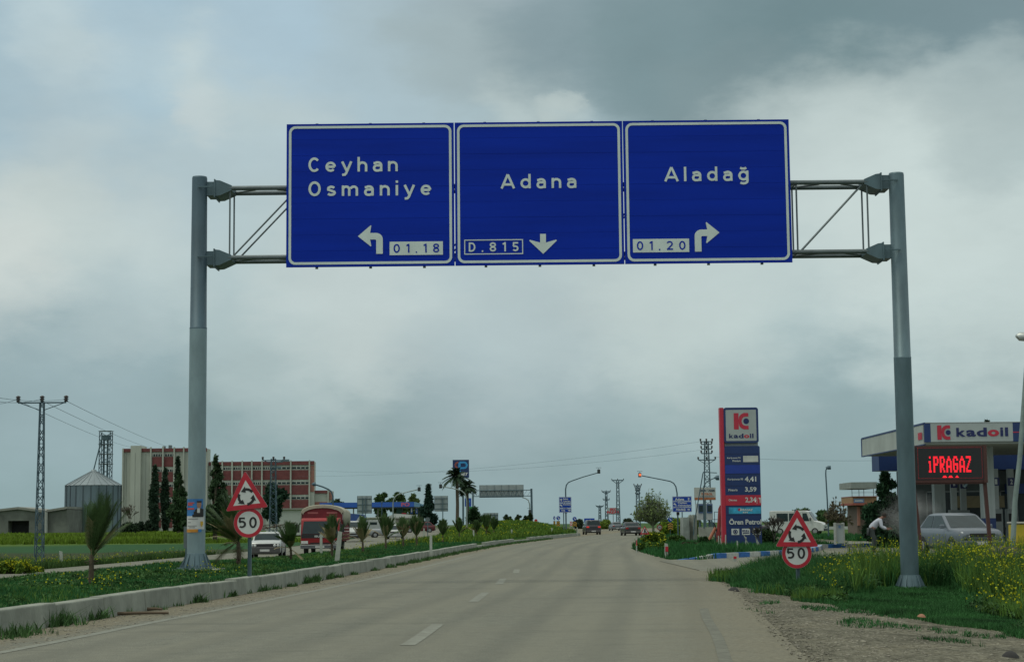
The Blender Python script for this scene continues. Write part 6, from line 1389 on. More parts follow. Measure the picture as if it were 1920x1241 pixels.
def station():
    X0 = 17.55; X1 = 30.0; Y0 = 75.0; Y1 = 88.5; zb = 4.47; zt = 5.38
    t = thing('station_canopy', 'white and blue filling-station canopy with the brand name on its front', 'petrol station canopy', (X0, Y0, 0)); W_ = X1 - X0; D = Y1 - Y0
    soff = mat('canopy_soffit', (.30, .33, .31), .8, 0, .12, .5)
    MB().box(0.05, W_, .05, D - .05, zb + .02, zt - .05).build('canopy_deck', soff, t)
    for i in range(18): pass
    q = MB(); q.box(.22, 3.72, -.06, .05, zb + .12, zt); fb = q.build('white_fascia', SIGNW, t)
    q = MB(); q.box(-.04, .22, -.065, .05, zb + .11, zt + .01); q.box(3.72, W_, -.062, .05, zb + .11, zt + .01); q.box(-.05, .22, -.066, D, zt + .011, zt + .04); q.build('blue_fascia', NAVY, t)
    q = MB(); q.box(3.72, W_, -.068, -.063, zb + .48, zb + .52); q.build('red_line', STRED, t)
    q = MB(); q.box(.0, W_, -.07, .06, zt + .005, zt + .035); q.build('gutter', mat('grey_trim', (.30, .33, .33)), t)
    q = MB(); q.box(-.06, .04, .1, D, zb + .04, zt - .05); sf = q.build('side_fascia', mat('side_white', (.36, .40, .38), .6, 0, .15, .6), t)
    q = MB(); q.box(-.075, .03, .1, D, zb - .01, zb + .035); q.box(-.075, .03, .1, D, zt - .045, zt + .005); q.box(-.08, .03, D - .15, D + .02, zb - .01, zt); q.build('side_trim', NAVY, t)
    brand_k(fb, .50, zb + .21, .61, -.075)
    brand_word(fb, (1.31, zb + .33, 3.52, zb + .33 + .38), -.075)
    q = MB(); q.add([(-.085, .25, zb + .25), (-.085, .25, zb + .55), (-.085, 1.0, zb + .55), (-.085, 1.0, zb + .25)], [(0, 1, 2, 3)]); q.build('side_logo', STRED, sf)
    for i, (x, y) in enumerate(((3.35, 3.0), (3.0, 10.5), (9.5, 3.0), (9.5, 10.5))):
        q = MB(); q.box(x - .26, x + .26, y - .26, y + .26, 1.35, zb + .02); 
        for a in (-.09, .09): q.box(x + a - .015, x + a + .015, y - .275, y - .255, 1.35, zb)
        q.build('column', SIGNW, t); q = MB(); q.box(x - .265, x + .265, y - .265, y + .265, 0, 1.35); q.build('column_base', NAVY, t); q = MB(); q.box(x - .45, x + .45, y - .9, y + .9, .0, .18); q.build('pump_island', mat('kerb_yellow', (.40, .30, .08), .8), t)
    # lights under the canopy are off
    return t
station()
def pumps():
    for i, (px, Y, n_) in enumerate(((1868.5, 79.5, '1'), (1897.5, 80, '2'), (1790, 84, '3'), (1808, 86, '4'))):
        p = at(px, 984, Y); t = thing('fuel_pump', ['grey fuel pump with a navy number one plate, left of the front column', 'fuel pump with a number two plate right of the front column', 'fuel pump far back behind the car roof, left one', 'fuel pump far back behind the car roof, nearer the number one pump'][i], 'fuel pump', (p.x, Y, 0), 0, 'fuel pumps under the station canopy')
        MB().box(-.24, .24, -.2, .2, .15, 1.75).build('pump_body', mat('pump_grey', (.20, .23, .23), .5), t); MB().box(-.13, .13, -.12, .12, 1.75, 3.55).build('pump_mast', mat('pump_pale', (.32, .36, .36), .5), t)
        q = MB(); q.box(-.16, .16, -.18, -.12, 2.8, 3.15); pl = q.build('number_plate', LETN, t); (text if i < 2 else smudge)('number', n_, (-.05, 2.86, .06, 3.09), -.185, 'white_ref', pl, .04)
        MB().box(-.18, .18, -.215, -.2, 1.2, 1.55).build('display', 'dark', t); MB().path([(.25, -.1, 1.3), (.36, -.15, .9), (.3, -.18, .5), (.26, -.15, 1.0)], .02, 5).build('hose', 'rubber', t)
pumps()
def shop():
    Y = 91; p0 = at(1645, 984, Y).x; t = thing('station_shop', 'dark-windowed station shop with a navy roof fascia behind the pumps', 'shop', (p0, Y, 0)); w = 20
    MB().box(1.9, w, 0, 3, 0, 3.8).build('wall', mat('shop_wall', (.09, .11, .11), .9, 0, .2, .8), t)
    MB().box(.0, w, -.9, .9, 3.82, 4.62).build('roof_fascia', NAVY, t)
    MB().box(1.2, 1.88, 0, .6, 0, 3.8).build('corner_pier', 'dark', t)
    for i in range(6):
        x = 2.6 + i * 1.9; w_ = MB().box(x, x + 1.6, -.03, 0, .5, 2.7).build('window', 'glass', t); q = MB(); q.box(x - .05, x, -.06, 0, .45, 2.75); q.box(x + .8, x + .84, -.06, -.031, .5, 2.7); q.box(x - .05, x + 1.65, -.06, 0, 2.7, 2.76); q.build('frame', mat('frame_grey', (.22, .25, .25)), w_)
    MB().box(4.0, 6.5, -.3, -.05, 1.9, 2.5).build('beige_shelf', mat('shelf_beige', (.16, .14, .08)), t); MB().box(6.6, 8.0, -.5, -.06, 2.6, 3.1).build('blue_box', NAVY, t)
    q = MB(); q.box(9.2, 11, -.2, -.05, .6, 3.0); q.build('navy_door', mat('navy_dark', (.008, .02, .08)), t)
shop()
g = Rig('side_building', 'small two-storey brown kiosk building with a roof terrace left of the evergreen', 'building', 1620, 1000, 140); q = g.mb()
q.B(1608, 947, 1640, 1003, 0, 4); q.build('wall', mat('wall_brown', (.13, .10, .08), .9), g.t); q = g.mb(); q.B(1608, 950, 1612.5, 985, -.3, 0); q.build('pillar', mat('pillar_pink', (.30, .13, .09)), g.t)
q = g.mb(); q.B(1597, 932, 1642, 945, -.8, 4); q.build('terrace_band', mat('band_ochre', (.28, .17, .09), .8), g.t); q = g.mb(); q.B(1595.5, 943.5, 1643, 947.5, -1.0, 4); q.B(1596.5, 931, 1643, 932.3, -1.0, 4); q.build('terrace_edge', mat('edge_red', (.25, .07, .05)), g.t)
q = g.mb(); q.B(1599, 935.5, 1618, 943, -.9, -.8); b = q.build('blue_board', mat('board_blue', (.12, .20, .34)), g.t); smudge('lettering', 'xxxxxxx', g.rect(1601, 937.5, 1616, 941), -.92, 'white_ref', b, .02)
q = g.mb(); q.B(1594, 905, 1642, 917, -1, 4); q.build('roof_slab', mat('slab_grey', (.22, .25, .24), .9), g.t); q = g.mb()
for x in (1597, 1610, 1619, 1637): q.B(x - .35, 917, x + .35, 932, -.7, -.6)
q.B(1596, 924, 1640, 924.5, -.72, -.62); q.build('railing', 'steel', g.t)
g = Rig('service_cabinet', 'white framed service cabinet on the grass before the bare tree', 'cabinet', 1575, 1018, 84); q = g.mb(); q.B(1568.5, 983, 1582, 1018, 0, .4); q.build('cabinet', SIGNW, g.t); q = g.mb(); q.B(1567, 980, 1569, 1020, -.05, .45); q.B(1582, 980, 1584, 1020, -.05, .45); q.B(1569, 981, 1582, 983, -.05, .45); q.build('frame', mat('pale_pipe', (.33, .35, .33)), g.t); q = g.mb(); q.B(1573, 985, 1577, 990, -.02, 0); q.build('blue_label', mat('board_blue', (.12, .20, .34)), g.t)
def led_board():
    Y = 60; g = Rig('led_board', 'large dark LED message board with red lit letters on brown posts', 'display board', 1786, 1030, Y, 0, z=-.1); k = g.k; g.py = 974 + 1.4 / k
    br = mat('frame_brown', (.065, .022, .018), .6)
    q = g.mb(); q.B(1714.5, 836.5, 1854, 905, -.1, .25); fr = q.build('housing', br, g.t)
    q = g.mb(); q.B(1722, 839.5, 1849.5, 900, -.11, -.1); sc = q.build('screen', mat('screen_black', (.010, .012, .014), .35), fr)
    q = g.mb(); q.tube(q.p(1719, 905, .1), q.p(1729, 1030, .1), .07, n=4); q.B(1714, 836, 1720, 906, -.12, .26); q.build('post', br, g.t); q = g.mb(); q.tube(q.p(1852, 905, .1), q.p(1858, 1030, .1), .08, n=4); q.B(1848.5, 836, 1855, 906, -.12, .26); q.build('post', br, g.t)
    led = mat('led_red', (.5, .01, .02), .5, emit=(1, .012, .03), estr=1.15); dim = mat('led_red_dim', (.3, .01, .02), .5, emit=(1, .02, .04), estr=.10)
    FN = {'İ': ['  1  ', '     ', ' 11  ', '  1  ', '  1  ', '  1  ', ' 111 '], 'P': ['1111 ', '1   1', '1   1', '1111 ', '1    ', '1    ', '1    '], 'R': ['1111 ', '1   1', '1   1', '1111 ', '1 1  ', '1  1 ', '1   1'],
          'A': ['  1  ', ' 1 1 ', '1   1', '1   1', '11111', '1   1', '1   1'], 'G': [' 111 ', '1   1', '1    ', '1 111', '1   1', '1   1', ' 111 '], 'Z': ['11111', '    1', '   1 ', '  1  ', ' 1   ', '1    ', '11111']}
    q = g.mb(); x = 1744.5; n_rows = 14
    for ch, w in zip('İPRAGAZ', (10, 12, 12, 12.5, 12, 12.5, 11.5)):
        gr = FN[ch]
        for r_ in range(n_rows):
            row = gr[r_ * 7 // n_rows]; top = 856.5 + r_ * 2.16
            c0 = 0
            while c0 < 5:
                if row[c0] == '1':
                    c1 = c0
                    while c1 < 5 and row[c1] == '1': c1 += 1
                    xa = x + (w - 3.6) * c0 / 5.0; xb = x + (w - 3.6) * c1 / 5.0 + 1.4; a = q.p(xa, top); b = q.p(xb, top + 1.55); q.box(a[0], b[0], -.118, -.111, a[2], b[2]); c0 = c1
                else: c0 += 1
        x += w
    for (a, b) in ((1771, 1779), (1782, 1790), (1795, 1801)):
        for r_ in range(2): A_ = q.p(a + (1.5 if r_ == 0 else 0), 892.5 + r_ * 2.1); B_ = q.p(b - (1.5 if r_ == 0 else 0), 894 + r_ * 2.1); q.box(A_[0], B_[0], -.118, -.111, A_[2], B_[2])
    q.build('lit_lettering', led, sc)
    q = g.mb()
    for i in range(48):
        xx = 1726 + i * 2.5; 
        for yy in (840.5, 897.2): a = q.p(xx, yy); q.box(a[0] - .009, a[0] + .009, -.117, -.111, a[2] - .009, a[2] + .009)
    for i in range(23):
        yy = 841.5 + i * 2.5
        for xx in (1726, 1845.5): a = q.p(xx, yy); q.box(a[0] - .009, a[0] + .009, -.117, -.111, a[2] - .009, a[2] + .009)
    q.build('lit_border_dots', dim, sc)
    q = g.mb(); q.B(1718, 905, 1852, 908, -.05, .15); q.build('lower_rail', br, g.t); q = g.mb(); q.Tn(1812, 914, 1818, 906, .05); q.build('floodlight', 'galv', g.t)
led_board()
def farm_things():
    g = Rig('shop_board', 'white farm shop board with orange lettering on a thick post', 'billboard', 1323, 1003, 116); q = g.mb(); q.B(1303.5, 914.5, 1343.5, 938, 0, .08); b = q.build('board', mat('board_cream', (.40, .42, .40), .7), g.t)
    og = mat('letter_orange', (.42, .13, .05)); text('lettering', 'ÖREN TARIM', g.rect(1313, 917, 1341.5, 922.5), -.012, mat('letter_slate', (.04, .07, .10)), b, .04); text('lettering', 'PETROL', g.rect(1317, 924.5, 1338, 929), -.012, og, b, .04); smudge('small_lettering', 'xxxxxxxxxxxxx', g.rect(1314, 930.3, 1341, 932.3), -.012, mat('letter_slate', (.04, .07, .10)), b, .02)
    q = g.mb(); q.B(1304, 933.2, 1343, 937.6, -.014, -.004); q.build('orange_band', mat('band_orange', (.34, .12, .05), .7, 0, .4, 12), b); q = g.mb(); q.B(1321.5, 938, 1325, 1010, .0, .14); q.B(1305, 938, 1306, 945, .02, .06); q.build('posts', 'galv', g.t)
    g = Rig('glazed_cabin', 'blue and white glazed machine cabin raised behind the board post', 'machine cabin', 1323, 985, 122); q = g.mb(); q.B(1309, 944, 1337, 974.5, 0, 1.6); q.build('cabin_shell', mat('cabin_white', (.36, .39, .41), .6), g.t)
    for a, b in ((1311.5, 1320), (1327, 1335)): q = g.mb(); q.B(a - 1.2, 945, b + 1.2, 962, -.03, 0); w = q.build('window_surround', mat('cabin_blue', (.05, .10, .22)), g.t); q = g.mb(); q.B(a, 947.5, b, 959.5, -.04, -.03); q.build('glass', 'glass', w)
    q = g.mb(); q.B(1312, 974.5, 1315, 1003, .2, .6); q.B(1330, 974.5, 1333, 1003, .2, .6); q.build('supports', 'galv_dark', g.t)
    g = Rig('concrete_block', 'tall weathered concrete tank with a ribbed right side by the shrubs', 'concrete tank', 1298, 1021, 104, z=-.05); q = g.mb(); q.B(1280.5, 969, 1292.5, 1026, -.3, 1.4); q.build('smooth_face', mat('stained_concrete', (.24, .27, .26), .95, 0, .4, 1.2, .3), g.t)
    q = g.mb(); 
    for i in range(7): q.lathe([(1.3 * g.k * 1.1, -.1), (1.3 * g.k * 1.1, (1021 - 965 + (i % 2)) * g.k)], 8, (q.p(1294.2 + i * 2.2, 1021)[0], .1 + .07 * abs(i - 3), 0))
    q.build('ribbed_side', mat('ribbed_concrete', (.26, .28, .25), .95, 0, .35, 2), g.t)
    g = Rig('grain_auger', 'red and orange farm auger machine with an upright arrow-tipped screw tube', 'farm machine', 1342, 1006, 95, z=-.05); org = mat('machine_orange', (.32, .11, .06), .6, 0, .3, 3); rd = mat('machine_red', (.26, .035, .035), .6, 0, .3, 3)
    q = g.mb(); q.Tn(1322, 1004, 1342, 970, .09, -.2, .0); q.build('orange_boom', org, g.t); q = g.mb(); q.Tn(1346, 1000, 1351, 936, .10); q.add([q.p(1347.5, 936, .0), q.p(1355, 936, 0), q.p(1351.5, 927.5, 0), q.p(1347.5, 936, .12), q.p(1355, 936, .12), q.p(1351.5, 927.5, .12)], [(0, 1, 2), (5, 4, 3), (0, 3, 4, 1), (1, 4, 5, 2), (2, 5, 3, 0)]); q.build('screw_tube', rd, g.t)
    q = g.mb(); q.B(1341, 940, 1342, 1000, .2, .25); q.B(1351, 940, 1352, 965, .2, .25); q.B(1341, 940, 1352, 941, .2, .25); q.B(1337, 954, 1356, 955, .2, .25)
    for i in range(8): q.Tn(1337 + i * .9, 958 + i * 2.4, 1343 + i * .7, 965 + i * 2.6, .02, .1, .2, 4)
    q.Tn(1338, 960, 1346, 1004, .03, .3, .3); q.Tn(1344, 1004, 1358, 962, .03, .1, .1); q.build('frame_bars', 'galv_dark', g.t)
    q = g.mb(); q.B(1343, 977, 1349, 988, -.1, .2); q.B(1336, 996, 1352, 1003, -.15, .4); q.build('gearbox', rd, g.t)
    for xx in (1321.5, 1330.5, 1349): q = g.mb(); c = q.p(xx, 1003); q.lathe([(.17, -.08), (.19, -.04), (.19, .04), (.17, .08)], 14, (c[0], -.1, .2), 'x'); q.build('wheel', 'rubber', g.t)
    g = Rig('hose_gantry', 'thin black slanting pole with a horizontal arm before the concrete tank', 'pole', 1302, 985, 100); q = g.mb(); q.path([q.p(1300, 1003), q.p(1302, 978), q.p(1308, 950), q.p(1320, 888), q.p(1321, 886.3)], .03, 5); q.path([q.p(1320, 886), q.p(1346, 887.5)], .025, 5); q.build('pole', 'galv_dark', g.t)
    # low clutter wall behind the machine
    g = Rig('low_wall', 'low grey yard wall behind the orange machine', 'wall', 1335, 1006, 112); q = g.mb(); q.B(1311, 988, 1362, 1006, 0, .3); q.build('wall', 'concrete', g.t)
farm_things()
def kerb_bw():
    pts = [(5.75, 61.6), (6.5, 62.0), (7.9, 64.0), (9.2, 66.2), (10.6, 68.6), (12.2, 73), (13.6, 78.5), (14.6, 84), (17.0, 86.5), (19, 87.5), (22, 88.5)]
    t = thing('painted_kerb', 'blue and white painted kerb curving into the filling-station entrance', 'kerb', (0, 0, 0))
    P_ = []
    for a, b in zip(pts[:-1], pts[1:]):
        d = math.dist(a, b); n = max(1, round(d / .5)); P_ += [(a[0] + (b[0] - a[0]) * i / n, a[1] + (b[1] - a[1]) * i / n) for i in range(n)]
    P_.append(pts[-1]); i = 0; c = 0
    while i < len(P_) - 1:
        j = min(len(P_) - 1, i + (2 if c < 16 else 3)); mb = MB()
        for q in range(i, j):
            a, b = P_[q], P_[q + 1]; d = Vector((b[0] - a[0], b[1] - a[1])).normalized(); nx, ny = -d.y * .22, d.x * .22; h0 = .19 * min(1, (q + .3) / 5); h1 = .19 * min(1, (q + 1.3) / 5); g_ = .01 if q == j - 1 else 0
            b = (b[0] - d.x * g_, b[1] - d.y * g_)
            mb.add([(a[0], a[1], -.15), (b[0], b[1], -.15), (b[0] + nx, b[1] + ny, -.15), (a[0] + nx, a[1] + ny, -.15), (a[0], a[1], h0), (b[0], b[1], h1), (b[0] + nx, b[1] + ny, h1), (a[0] + nx, a[1] + ny, h0)], [(0, 3, 2, 1), (4, 5, 6, 7), (0, 1, 5, 4), (1, 2, 6, 5), (2, 3, 7, 6), (3, 0, 4, 7)])
        mb.build('blue_block' if c % 2 == 0 else 'white_block', mat('kerb_blue', (.02, .12, .38), .7, 0, .25, 4) if c % 2 == 0 else mat('kerb_white', (.42, .44, .42), .8, 0, .2, 4), t); i = j; c += 1
kerb_bw()
def post(label, px, by, ty, Y, w=.11, lean=0.0, band=None, z=None, name='marker_post', group='white reserve marker posts'):
    g = Rig(name, label, 'marker post', px, by, Y, 0, group, z if z is not None else float(Hf(at(px, 984, Y).x, Y)) - .05); H_ = (by - ty) * g.k + max(0, at(px, by, Y).z - g.t.location.z)
    MB().add([(-w / 2, -.03, 0), (w / 2, -.03, 0), (w / 2, .05, 0), (-w / 2, .05, 0), (-w * .42 + lean, -.03, H_), (w * .42 + lean, -.03, H_ - .03), (w * .42 + lean, .05, H_ - .03), (-w * .42 + lean, .05, H_)], [(0, 3, 2, 1), (4, 5, 6, 7), (0, 1, 5, 4), (1, 2, 6, 5), (2, 3, 7, 6), (3, 0, 4, 7)]).build('post', mat('post_white', (.36, .39, .35), .8, 0, .2, 6), g.t)
    if band: MB().box(-w * .3 + lean * .7, w * .5 + lean * .7, -.045, -.031, H_ * .45, H_ * .78).build('red_reflector', 'red_ref', g.t)
post('white marker post leaning left at the far side of the slip road, by the pylon', 116, 1063, 1034, 84, .16, -.07, z=-.5)
post('pale post standing in front of the truck radiator', 602, 1030, 1001, 66, .10)
post('taller pale post leaning right at the truck front corner', 631, 1050, 996, 49, .13, .10)
post('marker post below the back of the round sign', 808, 1024, 1003, 68)
post('marker post on the reserve below the white station', 795, 998, 990, 150, .14)
post('small marker post in front of the far palms', 888, 1005, 993, 120, .12)
post('thin white marker post midway along the far kerb', 959.5, 1006, 992, 135, .14)
post('white marker post left of the island direction sign', 1035, 1000, 989, 165, .14)
post('last white marker post at the tip of the kerb', 1082.5, 999, 988, 180, .14)
post('white and red marker post on the right verge before the concrete tank', 1249.5, 1037, 1018, 64, .13, 0, True, 0, group='red-banded marker posts')
post('white and red marker post standing at the painted kerb', 1377.5, 1053, 1040, 58, .12, 0, True, .0, group='red-banded marker posts')
post('thin dark and red post at the road edge below the black saloon', 1193.5, 1025, 1006, 78, .05, 0, True, 0, group='red-banded marker posts')
for i, (px, by, ty, ln) in enumerate([(1383, 1033, 1013, 0), (1398, 1022, 1006, .03), (1408, 1022, 1000, -.35), (1422, 1022, 1003, -.12), (1427, 1020, 1000, -.3), (1347, 1024, 1004, .02), (1353, 1024, 1008, -.04), (1360, 1024, 1002, .03)]):
    post(['upright grey stake nearest the painted kerb', 'short stake at the left icon of the price pillar', 'stake leaning left at the pillar base', 'slightly leaning stake under the middle icon', 'rightmost leaning stake at the pillar base', 'first stake left of the red pillar edge', 'short middle stake left of the red pillar edge', 'stake touching the red pillar edge'][i], px, by, ty, 72 if i == 0 else 83, .05, ln, None, 0, 'stake', 'stakes at the price pillar')
g = Rig('marker_sign_back', 'narrow grey sign back half hidden behind the left gantry post', 'road sign', 348, 1060, 41, 0, None, .3); q = g.mb(); q.B(344, 978, 352, 1018, -.01, .01); q.build('plate', 'steel', g.t); q = g.mb(); q.B(347.5, 1018, 350, 1066, -.02, .02); q.build('post', 'galv', g.t)
def yellow_tank():
    p = at(1922, 984, 62); t = thing('yellow_container', 'yellow waste container at the right edge behind the flowers', 'container', (p.x, 62, 0)); MB().box(-.35, .8, 0, .9, .1, 1.12).build('bin', mat('bin_yellow', (.42, .33, .02), .6), t, bevel=.05); MB().box(-.38, .83, -.03, .93, 1.13, 1.2).build('lid', mat('lid_pale', (.34, .34, .30), .6), t, bevel=.02)
yellow_tank()

# ------------------------------------------------------------------ person bending at the station, steam beside the car
def person():
    Y = 72; p = at(1640, 984, Y); t = thing('person', 'person in a white long-sleeved shirt bending forward beside the smoke', 'person', (p.x, Y, .0), 0)
    def skin(name, joints, bones, mt, root=0, sub=2):
        me = bpy.data.meshes.new(name); me.from_pydata([j[:3] for j in joints], bones, []); o = bpy.data.objects.new(name, me); COL.objects.link(o); o.parent = t
        mo = o.modifiers.new('skin', 'SKIN'); me.materials.append(mt if not isinstance(mt, str) else m(mt))
        for i, j in enumerate(joints): r_ = j[3]; me.skin_vertices[0].data[i].radius = r_ if isinstance(r_, tuple) else (r_, r_)
        me.skin_vertices[0].data[root].use_root = True; s_ = o.modifiers.new('sub', 'SUBSURF'); s_.levels = sub; s_.render_levels = sub; return o
    sk = mat('skin_tan', (.20, .10, .07), .6); 
    # facing +x: pelvis, spine, chest, neck, head; arms reach forward and down; legs bent
    J = [(-.18, 0, .92, .13), (-.05, 0, 1.08, .125), (.14, 0, 1.26, .15), (.24, 0, 1.36, .075), (.33, 0, 1.42, .055), (.40, 0, 1.47, .10), (.44, -.0, 1.53, .085),
         (.20, -.19, 1.29, .065), (.24, -.25, 1.02, .048), (.48, -.22, .93, .036), (.58, -.21, .94, .03), (.20, .19, 1.29, .065), (.30, .24, 1.04, .048), (.55, .18, .97, .036), (.64, .16, .98, .03),
         (-.16, -.10, .86, .10), (-.06, -.12, .48, .068), (-.18, -.12, .10, .045), (-.06, -.12, .03, .035), (-.16, .10, .86, .10), (.06, .13, .48, .068), (-.05, .13, .10, .045), (.08, .13, .03, .035)]
    Bn = [(0, 1), (1, 2), (2, 3), (3, 4), (4, 5), (5, 6), (2, 7), (7, 8), (8, 9), (9, 10), (2, 11), (11, 12), (12, 13), (13, 14), (0, 15), (15, 16), (16, 17), (17, 18), (0, 19), (19, 20), (20, 21), (21, 22)]
    skin('body', J, Bn, sk)
    sh = lambda a, b=.022: (a[0], a[1], a[2], a[3] + b)
    skin('shirt', [sh(J[0], .03), sh(J[1], .03), sh(J[2], .03), (.23, 0, 1.34, .09), sh(J[7]), sh(J[8]), (.44, -.225, .945, .055), sh(J[11]), sh(J[12]), (.51, .19, .985, .055)], [(0, 1), (1, 2), (2, 3), (2, 4), (4, 5), (5, 6), (2, 7), (7, 8), (8, 9)], mat('shirt_white', (.40, .43, .50), .8, 0, .12, 6, .3))
    skin('trousers', [(-.19, 0, .88, .15), sh(J[15]), sh(J[16]), sh(J[17], .03), sh(J[19]), sh(J[20]), sh(J[21], .03)], [(0, 1), (1, 2), (2, 3), (0, 4), (4, 5), (5, 6)], mat('trousers_dark', (.04, .05, .05), .9))
    MB().lathe([(.02, .10), (.07, .085), (.10, .04), (.108, -.01), (.10, -.05)], 14, (.405, 0, 1.515)).build('hair', mat('hair_dark', (.02, .015, .012), .8), t)
    h_ = MB()
    for yy, base in ((-.21, (.60, .945)), (.16, (.66, .985))):
        for i in range(4): h_.path([(base[0], yy - .03 + .02 * i, base[1]), (base[0] + .05, yy - .03 + .02 * i, base[1] - .005), (base[0] + .075 - .006 * abs(i - 1), yy - .03 + .02 * i, base[1] - .03)], .010, 5, .007)
        h_.path([(base[0] - .03, yy + .03, base[1] + .01), (base[0] + .01, yy + .05, base[1] + .03), (base[0] + .04, yy + .04, base[1] + .03)], .011, 5, .008)
    h_.build('fingers', sk, t)
    f_ = MB()
    for a in (-1, 1): f_.box(-.12 if a < 0 else .0, .13 if a < 0 else .25, a * .125 - .045, a * .125 + .045, .0, .08)
    f_.build('shoes', 'black', t, bevel=.03)
    f = MB(); f.loft([[(.49, -.012, 1.50), (.49, .012, 1.50), (.495, 0, 1.53)], [(.515, -.010, 1.475), (.515, .010, 1.475), (.505, 0, 1.50)]]); [f.lathe([(.012, -.008), (.012, .008)], 8, (.478, s_ * .035, 1.525), 'x') for s_ in (-1, 1)]; f.build('face_features', mat('skin_dark', (.09, .045, .035), .6), t)
person()
def smoke():
    Y = 73; p = at(1705, 962, Y); me = bpy.data.meshes.new('smoke'); 
    import bmesh
    bm = bmesh.new(); bmesh.ops.create_icosphere(bm, subdivisions=3, radius=1); bm.to_mesh(me); bm.free(); o = bpy.data.objects.new('smoke', me); COL.objects.link(o); o.location = p; o.scale = (1.5, .9, 1.15); o['kind'] = 'stuff'; o['label'] = 'thin pale smoke drifting between the bending person and the parked car'; o['category'] = 'smoke'
    mt = bpy.data.materials.new('smoke_volume'); mt.use_nodes = True; t = mt.node_tree; t.nodes.clear(); out_ = t.nodes.new('ShaderNodeOutputMaterial'); v = t.nodes.new('ShaderNodeVolumePrincipled'); v.inputs['Color'].default_value = (.85, .88, .88, 1)
    tcn = t.nodes.new('ShaderNodeTexCoord'); nz = t.nodes.new('ShaderNodeTexNoise'); nz.inputs['Scale'].default_value = 1.6; nz.inputs['Detail'].default_value = 3; t.links.new(tcn.outputs['Object'], nz.inputs['Vector'])
    ln = t.nodes.new('ShaderNodeVectorMath'); ln.operation = 'LENGTH'; t.links.new(tcn.outputs['Object'], ln.inputs[0])
    a = t.nodes.new('ShaderNodeMapRange'); t.links.new(ln.outputs['Value'], a.inputs[0]); a.inputs[1].default_value = .2; a.inputs[2].default_value = .95; a.inputs[3].default_value = 1; a.inputs[4].default_value = 0
    b = t.nodes.new('ShaderNodeMapRange'); t.links.new(nz.outputs['Fac'], b.inputs[0]); b.inputs[1].default_value = .42; b.inputs[2].default_value = .72; b.inputs[3].default_value = 0; b.inputs[4].default_value = 1.1
    c = t.nodes.new('ShaderNodeMath'); c.operation = 'MULTIPLY'; t.links.new(a.outputs[0], c.inputs[0]); t.links.new(b.outputs[0], c.inputs[1]); t.links.new(c.outputs[0], v.inputs['Density']); t.links.new(v.outputs[0], out_.inputs['Volume']); me.materials.append(mt)
smoke()

# ------------------------------------------------------------------ grass, weeds and flowers
def blades(name, X, Y, h0, mt, label, width=.006, lean=.35, seed=0, nb=3, extra=0.0):
    g = np.random.default_rng(seed); n = len(X); X = np.repeat(X, nb) + g.normal(0, .03, n * nb); Y = np.repeat(Y, nb) + g.normal(0, .03, n * nb)
    H_ = np.repeat(h0, nb) * (.55 + .7 * g.random(n * nb)); Z = Hf(X, Y) - .01 + extra; a = g.random(n * nb) * 2 * PI; l = g.normal(0, lean, n * nb) * H_; W_ = width * (.7 + .6 * g.random(n * nb)) * np.maximum(1, Y / 22)
    dx = np.cos(a) * W_; dy = np.sin(a) * W_; b = g.random(n * nb) * 2 * PI; tx = np.cos(b) * l; ty = np.sin(b) * l
    v = np.stack([np.stack([X - dx, Y - dy, Z], 1), np.stack([X + dx, Y + dy, Z], 1), np.stack([X + dx * .7 + tx * .4, Y + dy * .7 + ty * .4, Z + H_ * .55], 1), np.stack([X + tx, Y + ty, Z + H_], 1), np.stack([X - dx * .7 + tx * .4, Y - dy * .7 + ty * .4, Z + H_ * .55], 1)], 1).reshape(-1, 3)
    m_ = n * nb; i = np.arange(m_) * 5; f = np.concatenate([np.stack([i, i + 1, i + 2, i + 4], 1).ravel()]); me = bpy.data.meshes.new(name)
    me.vertices.add(len(v)); me.vertices.foreach_set('co', v.ravel()); 
    tri = np.stack([i + 4, i + 2, i + 3], 1)
    loops = np.concatenate([np.stack([i, i + 1, i + 2, i + 4], 1).ravel(), tri.ravel()]); me.loops.add(len(loops)); me.loops.foreach_set('vertex_index', loops.astype(np.int32))
    me.polygons.add(2 * m_); me.polygons.foreach_set('loop_start', np.concatenate([np.arange(m_) * 4, m_ * 4 + np.arange(m_) * 3]).astype(np.int32)); me.update(calc_edges=True); me.validate()
    me.materials.append(mt); o = bpy.data.objects.new(name, me); COL.objects.link(o); o['kind'] = 'stuff'; o['label'] = label; o['category'] = name.replace('_', ' '); return o
def patchy(X, Y, s, ph=0.0):
    return .5 + .25 * np.sin(X * s + 1.3 * np.sin(Y * s * .7 + ph)) + .25 * np.sin(Y * s * .9 + 1.7 * np.sin(X * s * 1.1 + ph * 2))
def sample(n, xf0, xf1, ya, yb, keep, seed, p=1.0):
    g = np.random.default_rng(seed); Y = ya * (yb / ya) ** (g.random(n) ** p); x0 = xf0(Y); x1 = xf1(Y); X = x0 + (x1 - x0) * g.random(n); k = keep(X, Y, g); return X[k], Y[k]
def leafy(name, c, v=.5, sc=.7): return mat(name, c, .7, 0, v, sc, spec=.15)
GA = leafy('grass_blade', (.026, .105, .030)); GW = leafy('weed_leaf', (.05, .11, .035), .6, 3); GB = leafy('grass_blade_light', (.075, .15, .028)); GT = leafy('tall_grass_blade', (.030, .105, .030), .6, 1.0); YF = mat('petal_yellow', (.40, .42, .02), .6, 0, .15, 5, spec=.1)
inm = lambda X, Y, g: (X < KM(Y) - .22) & (X > KL(Y) + .1)
X, Y = sample(60000, lambda y: KL(y), lambda y: KM(y) - .2, 16, 190, inm, 1); blades('reserve_grass', X, Y, .05 + .09 * patchy(X, Y, 1.3) * patchy(X, Y, .31, 2), GA, 'short lush grass covering the raised central reserve', seed=1, nb=4)
